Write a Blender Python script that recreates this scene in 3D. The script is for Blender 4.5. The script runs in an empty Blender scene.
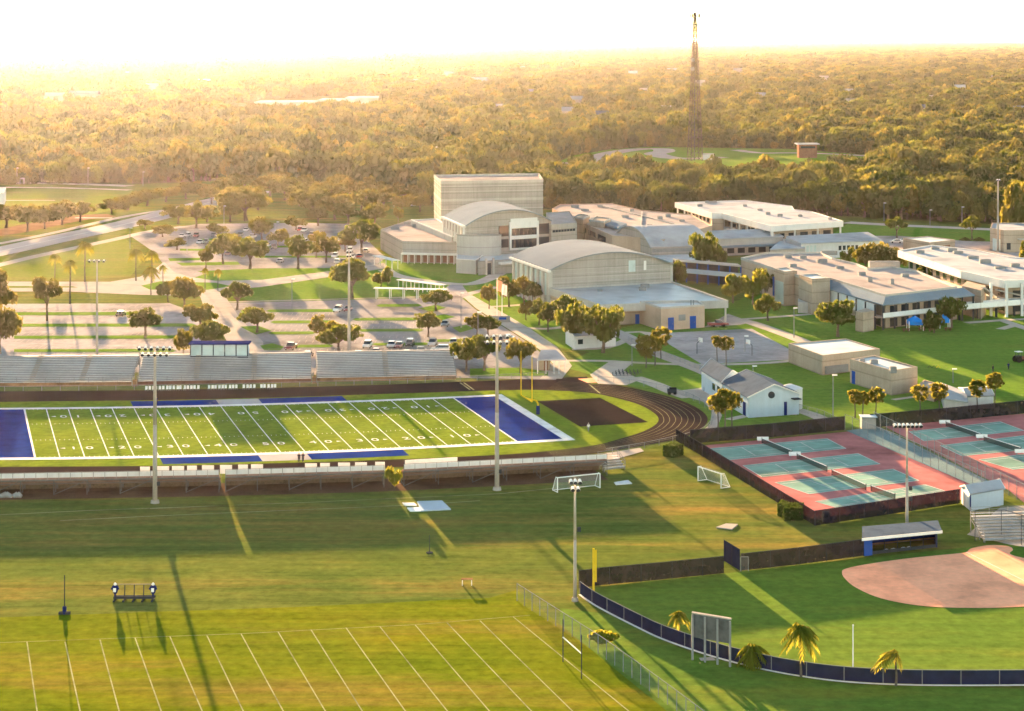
import bpy, bmesh, math, random
import numpy as np
from mathutils import Vector, Matrix

random.seed(7)
RNG = np.random.default_rng(7)
SC = bpy.context.scene
COL = SC.collection
CH, FP, HY = 77.0, 2045.0, 38.0          # camera height, focal length in pixels, horizon row
R = math.radians

# ------------------------------------------------------------------ survey helpers
def G(x, y, z=0.0):
    """Map a surveyed photo point lying at height z to its plan position."""
    Y = (CH - z) * FP / (y - HY)
    return Vector(((x - 512.0) / FP * Y, Y, z))

def S(y):
    return (y - HY) / CH                  # pixels per metre at a ground row

def P2(x, y, z=0.0):
    v = G(x, y, z); return (v.x, v.y)

def pix(X, Y, Z=0.0):
    return 512 + FP * X / Y, HY + FP * (CH - Z) / Y

def F(k, yy, z=0.0):
    """Football field: k = five-yard lines from the left goal line, yy = metres from the near sideline."""
    X = k * 4.572; f, yaw, H, cx, cy = 2045.15, .2787, 77.319, -17.125, -376.10
    dx, dy = X - cx, yy - cy
    th = math.atan2(dx, dy) - yaw
    v = G(512 + f * th, HY + f * H / math.hypot(dx, dy))
    v.z = z
    return v

# ------------------------------------------------------------------ mesh builder
class MB:
    def __init__(self):
        self.v = []; self.f = []
    def poly(self, pts):
        n = len(self.v); self.v += [tuple(p) for p in pts]; self.f.append(list(range(n, n + len(pts)))); return self
    def box(self, c, s, rz=0.0):
        cx, cy, cz = c; sx, sy, sz = s[0] / 2, s[1] / 2, s[2] / 2
        ca, sa = math.cos(rz), math.sin(rz); n = len(self.v)
        for z in (-sz, sz):
            for x, y in ((-sx, -sy), (sx, -sy), (sx, sy), (-sx, sy)):
                self.v.append((cx + x * ca - y * sa, cy + x * sa + y * ca, cz + z))
        for q in ((3, 2, 1, 0), (4, 5, 6, 7), (0, 1, 5, 4), (1, 2, 6, 5), (2, 3, 7, 6), (3, 0, 4, 7)):
            self.f.append([n + i for i in q])
        return self
    def bar(self, a, b, w, h=None):
        """Rectangular bar from a to b."""
        a, b = Vector(a), Vector(b); h = h or w
        d = (b - a).normalized()
        up = Vector((0, 0, 1)) if abs(d.z) < .95 else Vector((0, 1, 0))
        s = d.cross(up).normalized() * w / 2; u = s.cross(d).normalized() * h / 2
        n = len(self.v)
        for p in (a, b):
            for q in (-s - u, s - u, s + u, -s + u): self.v.append(tuple(p + q))
        for q in ((3, 2, 1, 0), (4, 5, 6, 7), (0, 1, 5, 4), (1, 2, 6, 5), (2, 3, 7, 6), (3, 0, 4, 7)):
            self.f.append([n + i for i in q])
        return self
    def tube(self, a, b, r0, r1=None, seg=8):
        a, b = Vector(a), Vector(b); r1 = r0 if r1 is None else r1
        d = (b - a).normalized()
        up = Vector((0, 0, 1)) if abs(d.z) < .95 else Vector((0, 1, 0))
        s = d.cross(up).normalized(); u = s.cross(d).normalized(); n = len(self.v)
        for p, r in ((a, r0), (b, r1)):
            for i in range(seg):
                t = 2 * math.pi * i / seg
                self.v.append(tuple(p + s * (math.cos(t) * r) + u * (math.sin(t) * r)))
        for i in range(seg):
            j = (i + 1) % seg; self.f.append([n + i, n + j, n + seg + j, n + seg + i])
        self.f.append([n + i for i in range(seg)][::-1]); self.f.append([n + seg + i for i in range(seg)])
        return self
    def path(self, pts, radii, seg=7):
        for i in range(len(pts) - 1): self.tube(pts[i], pts[i + 1], radii[i], radii[i + 1], seg)
        return self
    def prism(self, pts, z0, z1, top=True, bottom=False):
        """Vertical prism over plan points (x, y)."""
        pts = [(p[0], p[1]) for p in pts]
        a = sum(pts[i][0] * pts[(i + 1) % len(pts)][1] - pts[(i + 1) % len(pts)][0] * pts[i][1] for i in range(len(pts)))
        if a < 0: pts = pts[::-1]
        n = len(self.v); m = len(pts)
        self.v += [(x, y, z0) for x, y in pts] + [(x, y, z1) for x, y in pts]
        for i in range(m):
            j = (i + 1) % m; self.f.append([n + i, n + j, n + m + j, n + m + i])
        if top: self.f.append([n + m + i for i in range(m)])
        if bottom: self.f.append([n + i for i in range(m)][::-1])
        return self
    def ring(self, pts, z0, z1, t):
        """Parapet: a wall of thickness t running inside the outline."""
        pts = [Vector((p[0], p[1])) for p in pts]; m = len(pts)
        a = sum(pts[i].x * pts[(i + 1) % m].y - pts[(i + 1) % m].x * pts[i].y for i in range(m))
        if a < 0: pts = pts[::-1]
        inn = inset(pts, t); n = len(self.v)
        for ring_, z in ((pts, z0), (pts, z1), (inn, z1), (inn, z0)):
            self.v += [(p.x, p.y, z) for p in ring_]
        for i in range(m):
            j = (i + 1) % m
            for l in range(4):
                q = (l + 1) % 4
                self.f.append([n + l * m + i, n + l * m + j, n + q * m + j, n + q * m + i])
        return self
    def build(self, name, mat, parent=None, smooth=False, tri=False):
        off = Vector((0, 0, 0)); p = parent
        while p is not None: off += p.location; p = p.parent
        me = bpy.data.meshes.new(name)
        me.from_pydata([(x - off.x, y - off.y, z - off.z) for x, y, z in self.v], [], self.f)
        if tri:
            bm = bmesh.new(); bm.from_mesh(me); bmesh.ops.triangulate(bm, faces=bm.faces[:]); bm.to_mesh(me); bm.free()
        me.update()
        if smooth:
            me.polygons.foreach_set('use_smooth', [True] * len(me.polygons))
        me.materials.append(mat)
        o = bpy.data.objects.new(name, me); COL.objects.link(o)
        if parent: o.parent = parent
        return o

    def each(self, name, mat, parent=None, smooth=False):
        """One object per separate piece."""
        par = list(range(len(self.v)))
        def fd(i):
            while par[i] != i: par[i] = par[par[i]]; i = par[i]
            return i
        for f in self.f:
            for i in f[1:]: par[fd(i)] = fd(f[0])
        G_ = {}
        for f in self.f: G_.setdefault(fd(f[0]), []).append(f)
        out = []
        for fs in G_.values():
            ids = sorted({i for f in fs for i in f}); mp = {j: k for k, j in enumerate(ids)}
            b = MB(); b.v = [self.v[i] for i in ids]; b.f = [[mp[i] for i in f] for f in fs]
            out.append(b.build(name, mat, parent, smooth))
        return out

def inset(pts, t):
    m = len(pts); out = []
    for i in range(m):
        a, b, c = pts[i - 1], pts[i], pts[(i + 1) % m]
        d1 = (b - a).normalized(); d2 = (c - b).normalized()
        n1 = Vector((-d1.y, d1.x)); n2 = Vector((-d2.y, d2.x))
        nn = (n1 + n2); nn = nn.normalized() if nn.length > 1e-6 else n1
        k = t / max(.35, nn.dot(n1)); out.append(b + nn * k)
    return out

def tag(o, label=None, cat=None, group=None, kind=None):
    if label: o['label'] = label
    if cat: o['category'] = cat
    if group: o['group'] = group
    if kind: o['kind'] = kind
    return o

def thing(name, label, cat, loc=(0, 0, 0), rz=0.0, group=None):
    o = bpy.data.objects.new(name, None); o.empty_display_size = .5; COL.objects.link(o)
    o.location = loc; o.rotation_euler = (0, 0, rz)
    return tag(o, label, cat, group)

def single(mb, name, mat, label, cat, loc, group=None, smooth=False):
    """A thing that is one mesh; its origin is moved to its base."""
    L = Vector(loc); mb.v = [(x - L.x, y - L.y, z - L.z) for x, y, z in mb.v]
    o = mb.build(name, mat, None, smooth); o.location = L
    return tag(o, label, cat, group)

def copy_tree(o, parent=None):
    c = o.copy(); COL.objects.link(c); c.parent = parent
    for ch in o.children: copy_tree(ch, c)
    return c

def struct(name, mb, mat, tri=True):
    return tag(mb.build(name, mat, tri=tri), kind='structure')

LAY = [0]
def lay(z):
    LAY[0] += 1; return z + (LAY[0] % 5) * .0009       # no two sheets lie in exactly one plane
def sheet(name, pts, mat, z):
    z = lay(z)
    return struct(name, MB().poly([(*P2(x, y), z) for x, y in pts]), mat)

def smooth_path(pts, n=8, closed=False):
    """Catmull-Rom through points."""
    P = [Vector(p) for p in pts]; out = []; m = len(P)
    rng = range(m if closed else m - 1)
    for i in rng:
        if closed: p0, p1, p2, p3 = P[i - 1], P[i], P[(i + 1) % m], P[(i + 2) % m]
        else: p0, p1, p2, p3 = P[max(i - 1, 0)], P[i], P[i + 1], P[min(i + 2, m - 1)]
        for j in range(n):
            t = j / n
            out.append(.5 * ((2 * p1) + (p2 - p0) * t + (2 * p0 - 5 * p1 + 4 * p2 - p3) * t * t + (3 * p1 - p0 - 3 * p2 + p3) * t ** 3))
    if not closed: out.append(P[-1])
    return out

def ribbon(mb, pts, w, z):
    """Flat strip of width w along plan points."""
    P = [Vector((p[0], p[1])) for p in pts]; L = []; Q = []
    for i, p in enumerate(P):
        d = (P[min(i + 1, len(P) - 1)] - P[max(i - 1, 0)]).normalized(); n = Vector((-d.y, d.x)) * w / 2
        L.append(p + n); Q.append(p - n)
    for i in range(len(P) - 1):
        mb.poly([(Q[i].x, Q[i].y, z), (Q[i + 1].x, Q[i + 1].y, z), (L[i + 1].x, L[i + 1].y, z), (L[i].x, L[i].y, z)])
    return mb

def strip(name, pts, w, mat, z, n=6):
    z = lay(z)
    g = [Vector(P2(x, y)) for x, y in pts]
    if len(g) > 2: g = smooth_path(g, n)
    return struct(name, ribbon(MB(), g, w, z), mat, tri=False)

# ------------------------------------------------------------------ materials
def new_mat(name):
    m = bpy.data.materials.new(name); m.use_nodes = True
    nt = m.node_tree; b = nt.nodes['Principled BSDF']
    return m, nt, b

def ramp(nt, stops):
    r = nt.nodes.new('ShaderNodeValToRGB'); e = r.color_ramp.elements
    while len(e) < len(stops): e.new(.5)
    for i, (p, c) in enumerate(stops): e[i].position = p; e[i].color = (*c, 1)
    return r

def noise(nt, vec, scale, detail=4, rough=.6):
    n = nt.nodes.new('ShaderNodeTexNoise'); n.inputs['Scale'].default_value = scale
    n.inputs['Detail'].default_value = detail; n.inputs['Roughness'].default_value = rough
    if vec is not None: nt.links.new(vec, n.inputs['Vector'])
    return n

def mixc(nt, fac, a, b, mode='MIX'):
    m = nt.nodes.new('ShaderNodeMix'); m.data_type = 'RGBA'; m.blend_type = mode
    for s, v in ((0, fac), (6, a), (7, b)):
        if hasattr(v, 'is_output'): nt.links.new(v, m.inputs[s])
        else: m.inputs[s].default_value = v if s == 0 else (*v, 1)
    return m.outputs[2]

def pos(nt, stretch=None):
    g = nt.nodes.new('ShaderNodeNewGeometry')
    if stretch is None: return g.outputs['Position']
    m = nt.nodes.new('ShaderNodeMapping'); m.inputs['Scale'].default_value = stretch
    nt.links.new(g.outputs['Position'], m.inputs['Vector']); return m.outputs[0]

def surf(name, c, rough=.7, var=.12, scale=.4, metal=0.0, spec=.3, fine=2.5, streak=0.0, joint=0.0):
    """Painted / built surface with two scales of grime and optional vertical streaks."""
    m, nt, b = new_mat(name)
    n1 = noise(nt, pos(nt), scale, 5); n2 = noise(nt, pos(nt), fine, 3)
    d = tuple(x * (1 - 2.2 * var) for x in c); l = tuple(min(1, x * (1 + var)) for x in c)
    r1 = ramp(nt, [(.3, d), (.5, c), (.72, l)]); nt.links.new(n1.outputs[0], r1.inputs[0])
    r2 = ramp(nt, [(.3, (.82,) * 3), (.7, (1.08,) * 3)]); nt.links.new(n2.outputs[0], r2.inputs[0])
    col = mixc(nt, min(1, var * 5), r1.outputs[0], r2.outputs[0], 'MULTIPLY')
    if streak:
        n3 = noise(nt, pos(nt, (1, 1, .06)), 1.3, 4)
        r3 = ramp(nt, [(.35, (.72, .7, .68)), (.6, (1, 1, 1))]); nt.links.new(n3.outputs[0], r3.inputs[0])
        col = mixc(nt, streak, col, r3.outputs[0], 'MULTIPLY')
    if joint:                                            # cast panel joints every few metres of height
        sx = nt.nodes.new('ShaderNodeSeparateXYZ'); g_ = nt.nodes.new('ShaderNodeNewGeometry'); nt.links.new(g_.outputs['Position'], sx.inputs[0])
        m1 = nt.nodes.new('ShaderNodeMath'); m1.operation = 'MULTIPLY'; m1.inputs[1].default_value = 1 / joint; nt.links.new(sx.outputs[2], m1.inputs[0])
        m2 = nt.nodes.new('ShaderNodeMath'); m2.operation = 'FRACT'; nt.links.new(m1.outputs[0], m2.inputs[0])
        rj = ramp(nt, [(.0, (.72,) * 3), (.09, (.8,) * 3), (.11, (1, 1, 1)), (.5, (1.04,) * 3)]); nt.links.new(m2.outputs[0], rj.inputs[0])
        col = mixc(nt, 1.0, col, rj.outputs[0], 'MULTIPLY')
    nt.links.new(col, b.inputs['Base Color'])
    b.inputs['Roughness'].default_value = rough; b.inputs['Metallic'].default_value = metal
    b.inputs['Specular IOR Level'].default_value = spec if rough < .2 else spec * SHINE.get(name, 0.0)
    return m

def grass(name, a, b_, dry, dry_amt=.5, stripe=None, streak=0.0):
    m, nt, b = new_mat(name)
    p = pos(nt)
    n1 = noise(nt, p, .035, 6, .65); n2 = noise(nt, p, .6, 5, .7); n3 = noise(nt, pos(nt, (.25, 1.3, 1)), .05, 5, .7)
    r1 = ramp(nt, [(.35, a), (.65, b_)]); nt.links.new(n1.outputs[0], r1.inputs[0])
    col = r1.outputs[0]
    if dry_amt > 0:
        r3 = ramp(nt, [(.62 - .3 * dry_amt, (0, 0, 0)), (.8 - .2 * dry_amt, (1, 1, 1))]); nt.links.new(n3.outputs[0], r3.inputs[0])
        col = mixc(nt, r3.outputs[0], col, dry)
    r2 = ramp(nt, [(.25, (.62,) * 3), (.75, (1.3,) * 3)]); nt.links.new(n2.outputs[0], r2.inputs[0])
    col = mixc(nt, 1.0, col, r2.outputs[0], 'MULTIPLY')
    if streak:
        n5 = noise(nt, pos(nt, (.012, .42, 1)), 1.0, 6, .7); n6 = noise(nt, pos(nt, (.05, .12, 1)), 1.0, 5, .7)
        r5 = ramp(nt, [(.36, (.66, .70, .66)), (.5, (1, 1, 1)), (.66, (1.3, 1.14, 1.0))]); nt.links.new(n5.outputs[0], r5.inputs[0])
        r6 = ramp(nt, [(.36, (.72, .8, .72)), (.52, (1, 1, 1)), (.68, (1.25, 1.02, 1.0))]); nt.links.new(n6.outputs[0], r6.inputs[0])
        col = mixc(nt, streak, col, r5.outputs[0], 'MULTIPLY'); col = mixc(nt, streak, col, r6.outputs[0], 'MULTIPLY')
    if stripe:
        w = nt.nodes.new('ShaderNodeTexWave'); w.inputs['Scale'].default_value = stripe[0]; w.inputs['Distortion'].default_value = .6
        w.inputs['Detail'].default_value = 1.5; w.inputs['Detail Scale'].default_value = .3
        mp = nt.nodes.new('ShaderNodeMapping'); mp.inputs['Rotation'].default_value = (0, 0, stripe[1])
        nt.links.new(p, mp.inputs[0]); nt.links.new(mp.outputs[0], w.inputs['Vector'])
        r4 = ramp(nt, [(.3, (.8, .84, .8)), (.7, (1.12, 1.08, 1.0))]); nt.links.new(w.outputs[1], r4.inputs[0])
        col = mixc(nt, stripe[2], col, r4.outputs[0], 'MULTIPLY')
    nt.links.new(col, b.inputs['Base Color']); b.inputs['Roughness'].default_value = .95
    b.inputs['Specular IOR Level'].default_value = 0
    n4 = noise(nt, p, 3.0, 4)
    bp = nt.nodes.new('ShaderNodeBump'); bp.inputs['Strength'].default_value = .25; bp.inputs['Distance'].default_value = .05
    nt.links.new(n4.outputs[0], bp.inputs['Height']); nt.links.new(bp.outputs[0], b.inputs['Normal'])
    return m

def leaf(name, a, b_, c, trans=.35):
    m = bpy.data.materials.new(name); m.use_nodes = True; nt = m.node_tree; nt.nodes.clear()
    out = nt.nodes.new('ShaderNodeOutputMaterial')
    oi = nt.nodes.new('ShaderNodeObjectInfo'); tc = nt.nodes.new('ShaderNodeTexCoord')
    n = noise(nt, tc.outputs['Object'], 2.2, 3)
    ad = nt.nodes.new('ShaderNodeMath'); ad.operation = 'MULTIPLY_ADD'
    nt.links.new(oi.outputs['Random'], ad.inputs[0]); ad.inputs[1].default_value = .5
    nt.links.new(n.outputs[0], ad.inputs[2])
    r = ramp(nt, [(.4, a), (.75, b_), (1.0, c)]); nt.links.new(ad.outputs[0], r.inputs[0])
    d = nt.nodes.new('ShaderNodeBsdfDiffuse'); t = nt.nodes.new('ShaderNodeBsdfTranslucent')
    hs = mixc(nt, .6, r.outputs[0], (c[0] * 1.5, c[1] * 1.4, c[2]))
    nt.links.new(r.outputs[0], d.inputs[0]); nt.links.new(hs, t.inputs[0])
    mx = nt.nodes.new('ShaderNodeMixShader'); mx.inputs[0].default_value = trans
    nt.links.new(d.outputs[0], mx.inputs[1]); nt.links.new(t.outputs[0], mx.inputs[2]); nt.links.new(mx.outputs[0], out.inputs[0])
    return m

def mesh_fence(name, c, alpha, rough=.6):
    """Woven wire or screen cloth: partly see-through, with a weave pattern."""
    m = bpy.data.materials.new(name); m.use_nodes = True; nt = m.node_tree
    b = nt.nodes['Principled BSDF']; b.inputs['Base Color'].default_value = (*c, 1); b.inputs['Roughness'].default_value = rough
    n = noise(nt, pos(nt), .7, 4); rr = ramp(nt, [(.3, tuple(x * .75 for x in c)), (.7, tuple(min(1, x * 1.25) for x in c))])
    nt.links.new(n.outputs[0], rr.inputs[0]); nt.links.new(rr.outputs[0], b.inputs['Base Color'])
    b.inputs['Alpha'].default_value = alpha; b.inputs['Specular IOR Level'].default_value = 0
    return m

M = {}
SHINE = {n: 0.0 for n in 'asphalt old_asphalt concrete path_concrete road_asphalt dirt clay track_rubber black_pad line_paint faded_line blue_turf grey_turf court_red court_green court_teal gravel_roof_pink grey_shingle white_membrane_roof'.split()}
SHINE.update(grey_membrane_roof=.12, blue_metal_roof=0.0, vault_roof=0.0, aluminium=.04)
def mk():
    M['asphalt'] = surf('asphalt', (.26, .25, .25), .9, .22, .05, spec=.4, fine=.8)
    M['old_asphalt'] = surf('old_asphalt', (.33, .31, .31), .9, .22, .06, spec=.4, fine=.5)
    M['concrete'] = surf('concrete', (.36, .33, .30), .85, .1, .15)
    M['path'] = surf('path_concrete', (.42, .38, .33), .85, .1, .2)
    M['road'] = surf('road_asphalt', (.42, .39, .37), .7, .1, .05)
    M['dirt'] = surf('dirt', (.20, .13, .075), .95, .2, .15)
    M['clay'] = surf('clay', (.92, .40, .24), .95, .14, .12, fine=.9)
    M['track'] = surf('track_rubber', (.030, .022, .022), .85, .15, .1, spec=.3)
    M['blackpad'] = surf('black_pad', (.022, .018, .018), .85, .15, .1)
    M['white'] = surf('white_paint', (.78, .78, .76), .55, .06, .3)
    M['line'] = surf('line_paint', (.72, .72, .69), .9, .14, .3)
    M['court_line'] = surf('court_line_paint', (.5, .52, .5), .9, .15, .3)
    M['faint'] = surf('faded_line', (.27, .28, .15), .9, .25, .2)
    M['blueturf'] = surf('blue_turf', (.010, .034, .19), .95, .18, .2, spec=.15)
    M['greyturf'] = surf('grey_turf', (.33, .33, .34), .9, .1, .2, spec=.15)
    M['court_red'] = surf('court_red', (.42, .16, .155), .9, .2, .08, fine=.4)
    M['court_green'] = surf('court_green', (.20, .34, .29), .9, .2, .06, fine=.3)
    M['court_teal'] = surf('court_teal', (.17, .25, .26), .85, .12, .08)
    M['grey_wall'] = surf('grey_wall', (.32, .31, .29), .8, .08, .1, streak=.45, joint=2.2)
    M['light_wall'] = surf('light_wall', (.42, .41, .39), .8, .08, .1, streak=.35)
    M['tan_wall'] = surf('tan_wall', (.40, .33, .265), .85, .1, .15, streak=.3, joint=3.0)
    M['pink_wall'] = surf('pink_wall', (.44, .34, .27), .85, .07, .15, streak=.15)
    M['white_wall'] = surf('white_wall', (.58, .60, .62), .7, .05, .2, streak=.3)
    M['blue_wall'] = surf('pale_blue_wall', (.40, .49, .58), .75, .05, .2, streak=.25)
    M['pink_roof'] = surf('gravel_roof_pink', (.34, .31, .30), .9, .14, .06, fine=.3)
    M['white_roof'] = surf('white_membrane_roof', (.37, .39, .42), .6, .14, .07, spec=.5, fine=.3)
    M['grey_roof'] = surf('grey_membrane_roof', (.36, .40, .43), .45, .16, .08, spec=.5, fine=.2)
    M['metal_roof'] = surf('blue_metal_roof', (.19, .24, .29), .45, .08, .1, metal=.0, spec=.6)
    M['vault_roof'] = surf('vault_roof', (.22, .26, .30), .38, .08, .05, spec=.6)
    M['shingle'] = surf('grey_shingle', (.075, .105, .15), .8, .14, .4)
    M['trim'] = surf('white_trim', (.64, .64, .63), .5, .05, .3)
    M['glass'] = surf('dark_glass', (.03, .035, .045), .12, .1, .3, spec=.6)
    M['paleglass'] = surf('pale_glass', (.45, .56, .58), .15, .08, .3, spec=.6)
    M['dark'] = surf('dark_paint', (.045, .05, .06), .6, .1, .4)
    M['blue'] = surf('blue_paint', (.02, .08, .35), .5, .08, .4)
    M['brightblue'] = surf('bright_blue_cloth', (.01, .23, .72), .7, .06, .4)
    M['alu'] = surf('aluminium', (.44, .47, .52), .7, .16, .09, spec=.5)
    M['slate'] = surf('slate_panel', (.11, .12, .13), .8, .15, .6)
    M['shaded_dirt'] = surf('shaded_dirt', (.10, .065, .042), .95, .2, .2)  # dirt with the shade under the low stands put into its colour
    M['dark_galv'] = surf('dull_steel', (.13, .13, .135), .8, .12, .5)
    M['mast'] = surf('mast_steel', (.06, .05, .045), .8, .1, .3)
    M['oldboard'] = surf('weathered_board', (.22, .15, .13), .85, .15, .4)
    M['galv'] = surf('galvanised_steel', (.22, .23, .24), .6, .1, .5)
    M['wood'] = surf('brown_board', (.25, .14, .075), .85, .2, .5)
    M['rust'] = surf('red_brown_steel', (.20, .10, .07), .7, .15, .4)
    M['bark'] = surf('bark', (.14, .105, .075), .95, .2, 1.5)
    M['palmbark'] = surf('palm_bark', (.11, .095, .08), .95, .2, 1.5)
    M['yellow'] = surf('yellow_paint', (.62, .42, .03), .5, .06, .4)
    M['navy'] = surf('navy_paint', (.015, .025, .12), .6, .08, .4)
    M['black'] = surf('black_rubber', (.02, .02, .02), .8, .1, .5)
    M['carglass'] = surf('car_glass', (.02, .025, .03), .08, .05, .3, spec=.7)
    M['skin'] = surf('skin', (.35, .2, .14), .6, .05, 3)
    M['cloth_dark'] = surf('dark_cloth', (.03, .03, .045), .9, .1, 3)
    M['cloth_white'] = surf('white_cloth', (.7, .7, .68), .9, .06, 3)
    M['chainlink'] = mesh_fence('chain_link', (.30, .31, .32), .13)
    M['netting'] = mesh_fence('goal_net', (.7, .72, .72), .22)
    M['tennisnet'] = mesh_fence('tennis_net', (.035, .04, .04), .75)
    M['screen'] = mesh_fence('dark_windscreen', (.014, .015, .022), .95)
    M['screen_navy'] = mesh_fence('navy_windscreen', (.012, .017, .055), .97)
    M['screen_brown'] = mesh_fence('brown_windscreen', (.028, .021, .027), .93)
    M['grass'] = grass('grass', (.082, .122, .026), (.115, .140, .030), (.20, .15, .042), .42, streak=.8)
    M['lawn'] = grass('campus_lawn', (.100, .190, .028), (.130, .215, .034), (.17, .18, .04), .2, streak=.3)
    M['practice'] = grass('practice_grass', (.102, .142, .008), (.135, .155, .010), (.19, .145, .030), .42, streak=.6)
    M['outfield'] = grass('outfield_grass', (.085, .155, .026), (.115, .180, .030), (.17, .18, .03), .25, streak=.35)
    M['turf'] = grass('field_turf', (.120, .190, .022), (.145, .20, .02), (.1, .15, .03), 0, stripe=(.035, .28, .5))
    M['forest_floor'] = grass('forest_floor', (.060, .068, .024), (.085, .088, .032), (.16, .14, .06), .5)
    M['meadow'] = grass('meadow_grass', (.115, .165, .03), (.15, .175, .035), (.22, .18, .06), .35)
    M['oak'] = leaf('oak_leaves', (.034, .056, .012), (.066, .094, .018), (.105, .115, .022), .36)
    M['oak_gold'] = leaf('golden_oak_leaves', (.046, .062, .014), (.082, .094, .020), (.135, .12, .028), .4)
    M['bush'] = leaf('bright_leaves', (.07, .11, .014), (.115, .14, .016), (.18, .165, .022), .38)
    M['wood_leaf'] = leaf('woodland_leaves', (.030, .047, .014), (.055, .070, .019), (.088, .088, .026), .27)
    M['pine_leaf'] = leaf('dark_woodland_leaves', (.020, .036, .012), (.036, .054, .016), (.06, .072, .02), .22)
    M['palm'] = leaf('palm_fronds', (.075, .11, .014), (.125, .15, .018), (.20, .185, .03), .42)
    M['sabal'] = leaf('sabal_fronds', (.05, .07, .013), (.085, .10, .018), (.14, .125, .022), .4)
    M['hedge'] = leaf('hedge_leaves', (.025, .055, .012), (.04, .075, .015), (.07, .1, .02), .2)
mk()
SKY, SUN, HAZE, HAZE_G, HAZE_COL, EXPO = 0.05, 5.0, 0.0000043, 0.75, (.88, .86, .98, 1), 4.08
AIR, DUST, ALT, TINT = 0.8, 0.0, 1000, (.95, .87, .76, 1)

# ------------------------------------------------------------------ ground, roads, courts, fields
struct('ground', MB().poly([(-32000, -400, 0), (32000, -400, 0), (32000, 59000, 0), (-32000, 59000, 0)]), M['grass'])
struct('forest_floor', MB().poly([(*P2(x, y), .03) for x, y in [(-300, 184), (140, 184), (215, 181), (260, 184), (330, 186), (420, 199), (433, 206), (560, 210), (840, 216), (990, 224), (1400, 228)]] + [(31000, 58000, .03), (-31000, 58000, .03)]), M['forest_floor'])
sheet('meadow', [(-120, 187), (130, 190), (150, 196), (118, 209), (60, 222), (0, 234), (-120, 250)], M['meadow'], .05)
sheet('campus_lawn', [(560, 366), (590, 352), (612, 330), (740, 300), (850, 222), (990, 230), (1200, 240), (1200, 404), (845, 428), (690, 442), (660, 395)], M['lawn'], .03)
sheet('campus_lawn', [(150, 272), (250, 264), (345, 262), (390, 260), (640, 262), (612, 330), (590, 352), (540, 345), (470, 300), (256, 301), (200, 294)], M['lawn'], .03)
sheet('golden_lawn', [(-60, 280.5), (10, 263.5), (60, 252), (125, 238), (133, 246), (142, 262), (130, 277), (60, 281)], M['meadow'], .04)
sheet('practice_field', [(-120, 621), (0, 617.5), (300, 607), (490, 598), (517, 590), (690, 730), (690, 760), (-120, 760)], M['practice'], .03)
sheet('outfield', [(580, 589), (722, 574), (866, 558), (960, 548), (1200, 530), (1200, 690), (1024, 681), (850, 678), (760, 664), (690, 646), (655, 630), (620, 609)], M['outfield'], .03)
sheet('embankment_grass', [(560, 608), (620, 616), (655, 637), (690, 653), (760, 671), (850, 685), (1024, 689), (1200, 698), (1200, 780), (700, 780), (620, 690), (560, 640)], M['outfield'], .025)

# distant clearing with a karting loop
sheet('far_field', [(548, 166), (575, 155), (610, 149.5), (650, 147), (790, 149), (880, 156), (878, 176), (800, 183), (700, 185), (560, 184), (540, 174)], M['lawn'], .06)
strip('far_track', [(552, 163), (590, 163), (596, 158), (612, 153), (636, 149.5), (660, 149), (664, 151.5), (655, 154), (672, 158), (700, 158.5), (720, 157)], 15, M['concrete'], .1)
strip('far_track', [(597, 159), (585, 162), (600, 166.5), (640, 166)], 9, M['concrete'], .1)
strip('far_path', [(735, 150), (760, 153), (790, 153), (830, 154), (868, 156)], 9, M['concrete'], .1)

# left-hand road, paths and drives
g = [(-140, 274), (-60, 263), (0, 251.5), (50, 240.5), (135, 222), (222, 199.5), (262, 191)]
strip('road', g, 16, M['road'], .06)
strip('road_line', g, .5, M['line'], .08)
for d, nm in ((-1, 'path'), (1, 'path')):
    pass
strip('path', [(-80, 285), (0, 265), (40, 255.5), (110, 240.5), (150, 231.5), (185, 226.5)], 5, M['path'], .06)
strip('path', [(-80, 256), (0, 243.5), (60, 231.5), (128, 216), (205, 204), (236, 196)], 4, M['path'], .06)
strip('dirt_strip', [(-60, 240), (0, 233), (45, 224), (85, 217), (112, 215.5)], 16, M['dirt'], .06)
strip('path', [(75, 218), (112, 218)], 4, M['path'], .08)
strip('path', [(-80, 186.7), (60, 188), (130, 190.2)], 6, M['path'], .07)
strip('path', [(4, 200.5), (55, 200.5)], 3, M['path'], .07)
strip('road', [(-80, 182.5), (40, 183.2), (130, 186)], 10, M['road'], .07)
sheet('parking_lot', [(131, 236.5), (150, 230.5), (200, 224), (300, 223), (350, 224), (386, 258), (372, 268), (256, 268.5), (215, 271), (190, 279), (172, 279), (163, 264), (156, 254), (145, 246)], M['asphalt'], .06)
sheet('drive', [(-90, 281.5), (110, 282), (140, 277), (154, 270), (164, 262), (174, 272), (190, 277), (215, 281), (262, 280), (340, 270), (384, 263), (388, 268), (345, 275), (262, 287), (222, 291), (200, 296), (140, 295), (60, 291.5), (-90, 292.5)], M['concrete'], .08)
sheet('traffic_island', [(8, 286.3), (72, 286.6), (78, 287.8), (8, 288.2)], M['meadow'], .11)
sheet('traffic_island', [(141, 286), (160, 281.5), (215, 283), (232, 286.5), (205, 290.5), (150, 290)], M['lawn'], .11)
sheet('traffic_island', [(197, 271.5), (240, 269.5), (262, 270.5), (258, 277), (215, 276)], M['lawn'], .11)
for a in ([(168, 258.5), (200, 258), (200, 260.5), (170, 261.5)], [(176, 263), (238, 262), (240, 265), (182, 266)], [(180, 249), (236, 249), (236, 251), (180, 251)], [(200, 239), (250, 238.5), (250, 240), (200, 240.5)], [(255, 246), (330, 246), (330, 247.5), (255, 248)], [(255, 256), (350, 256), (350, 258), (255, 258)]):
    sheet('parking_island', a, M['lawn'], .11)
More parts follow.
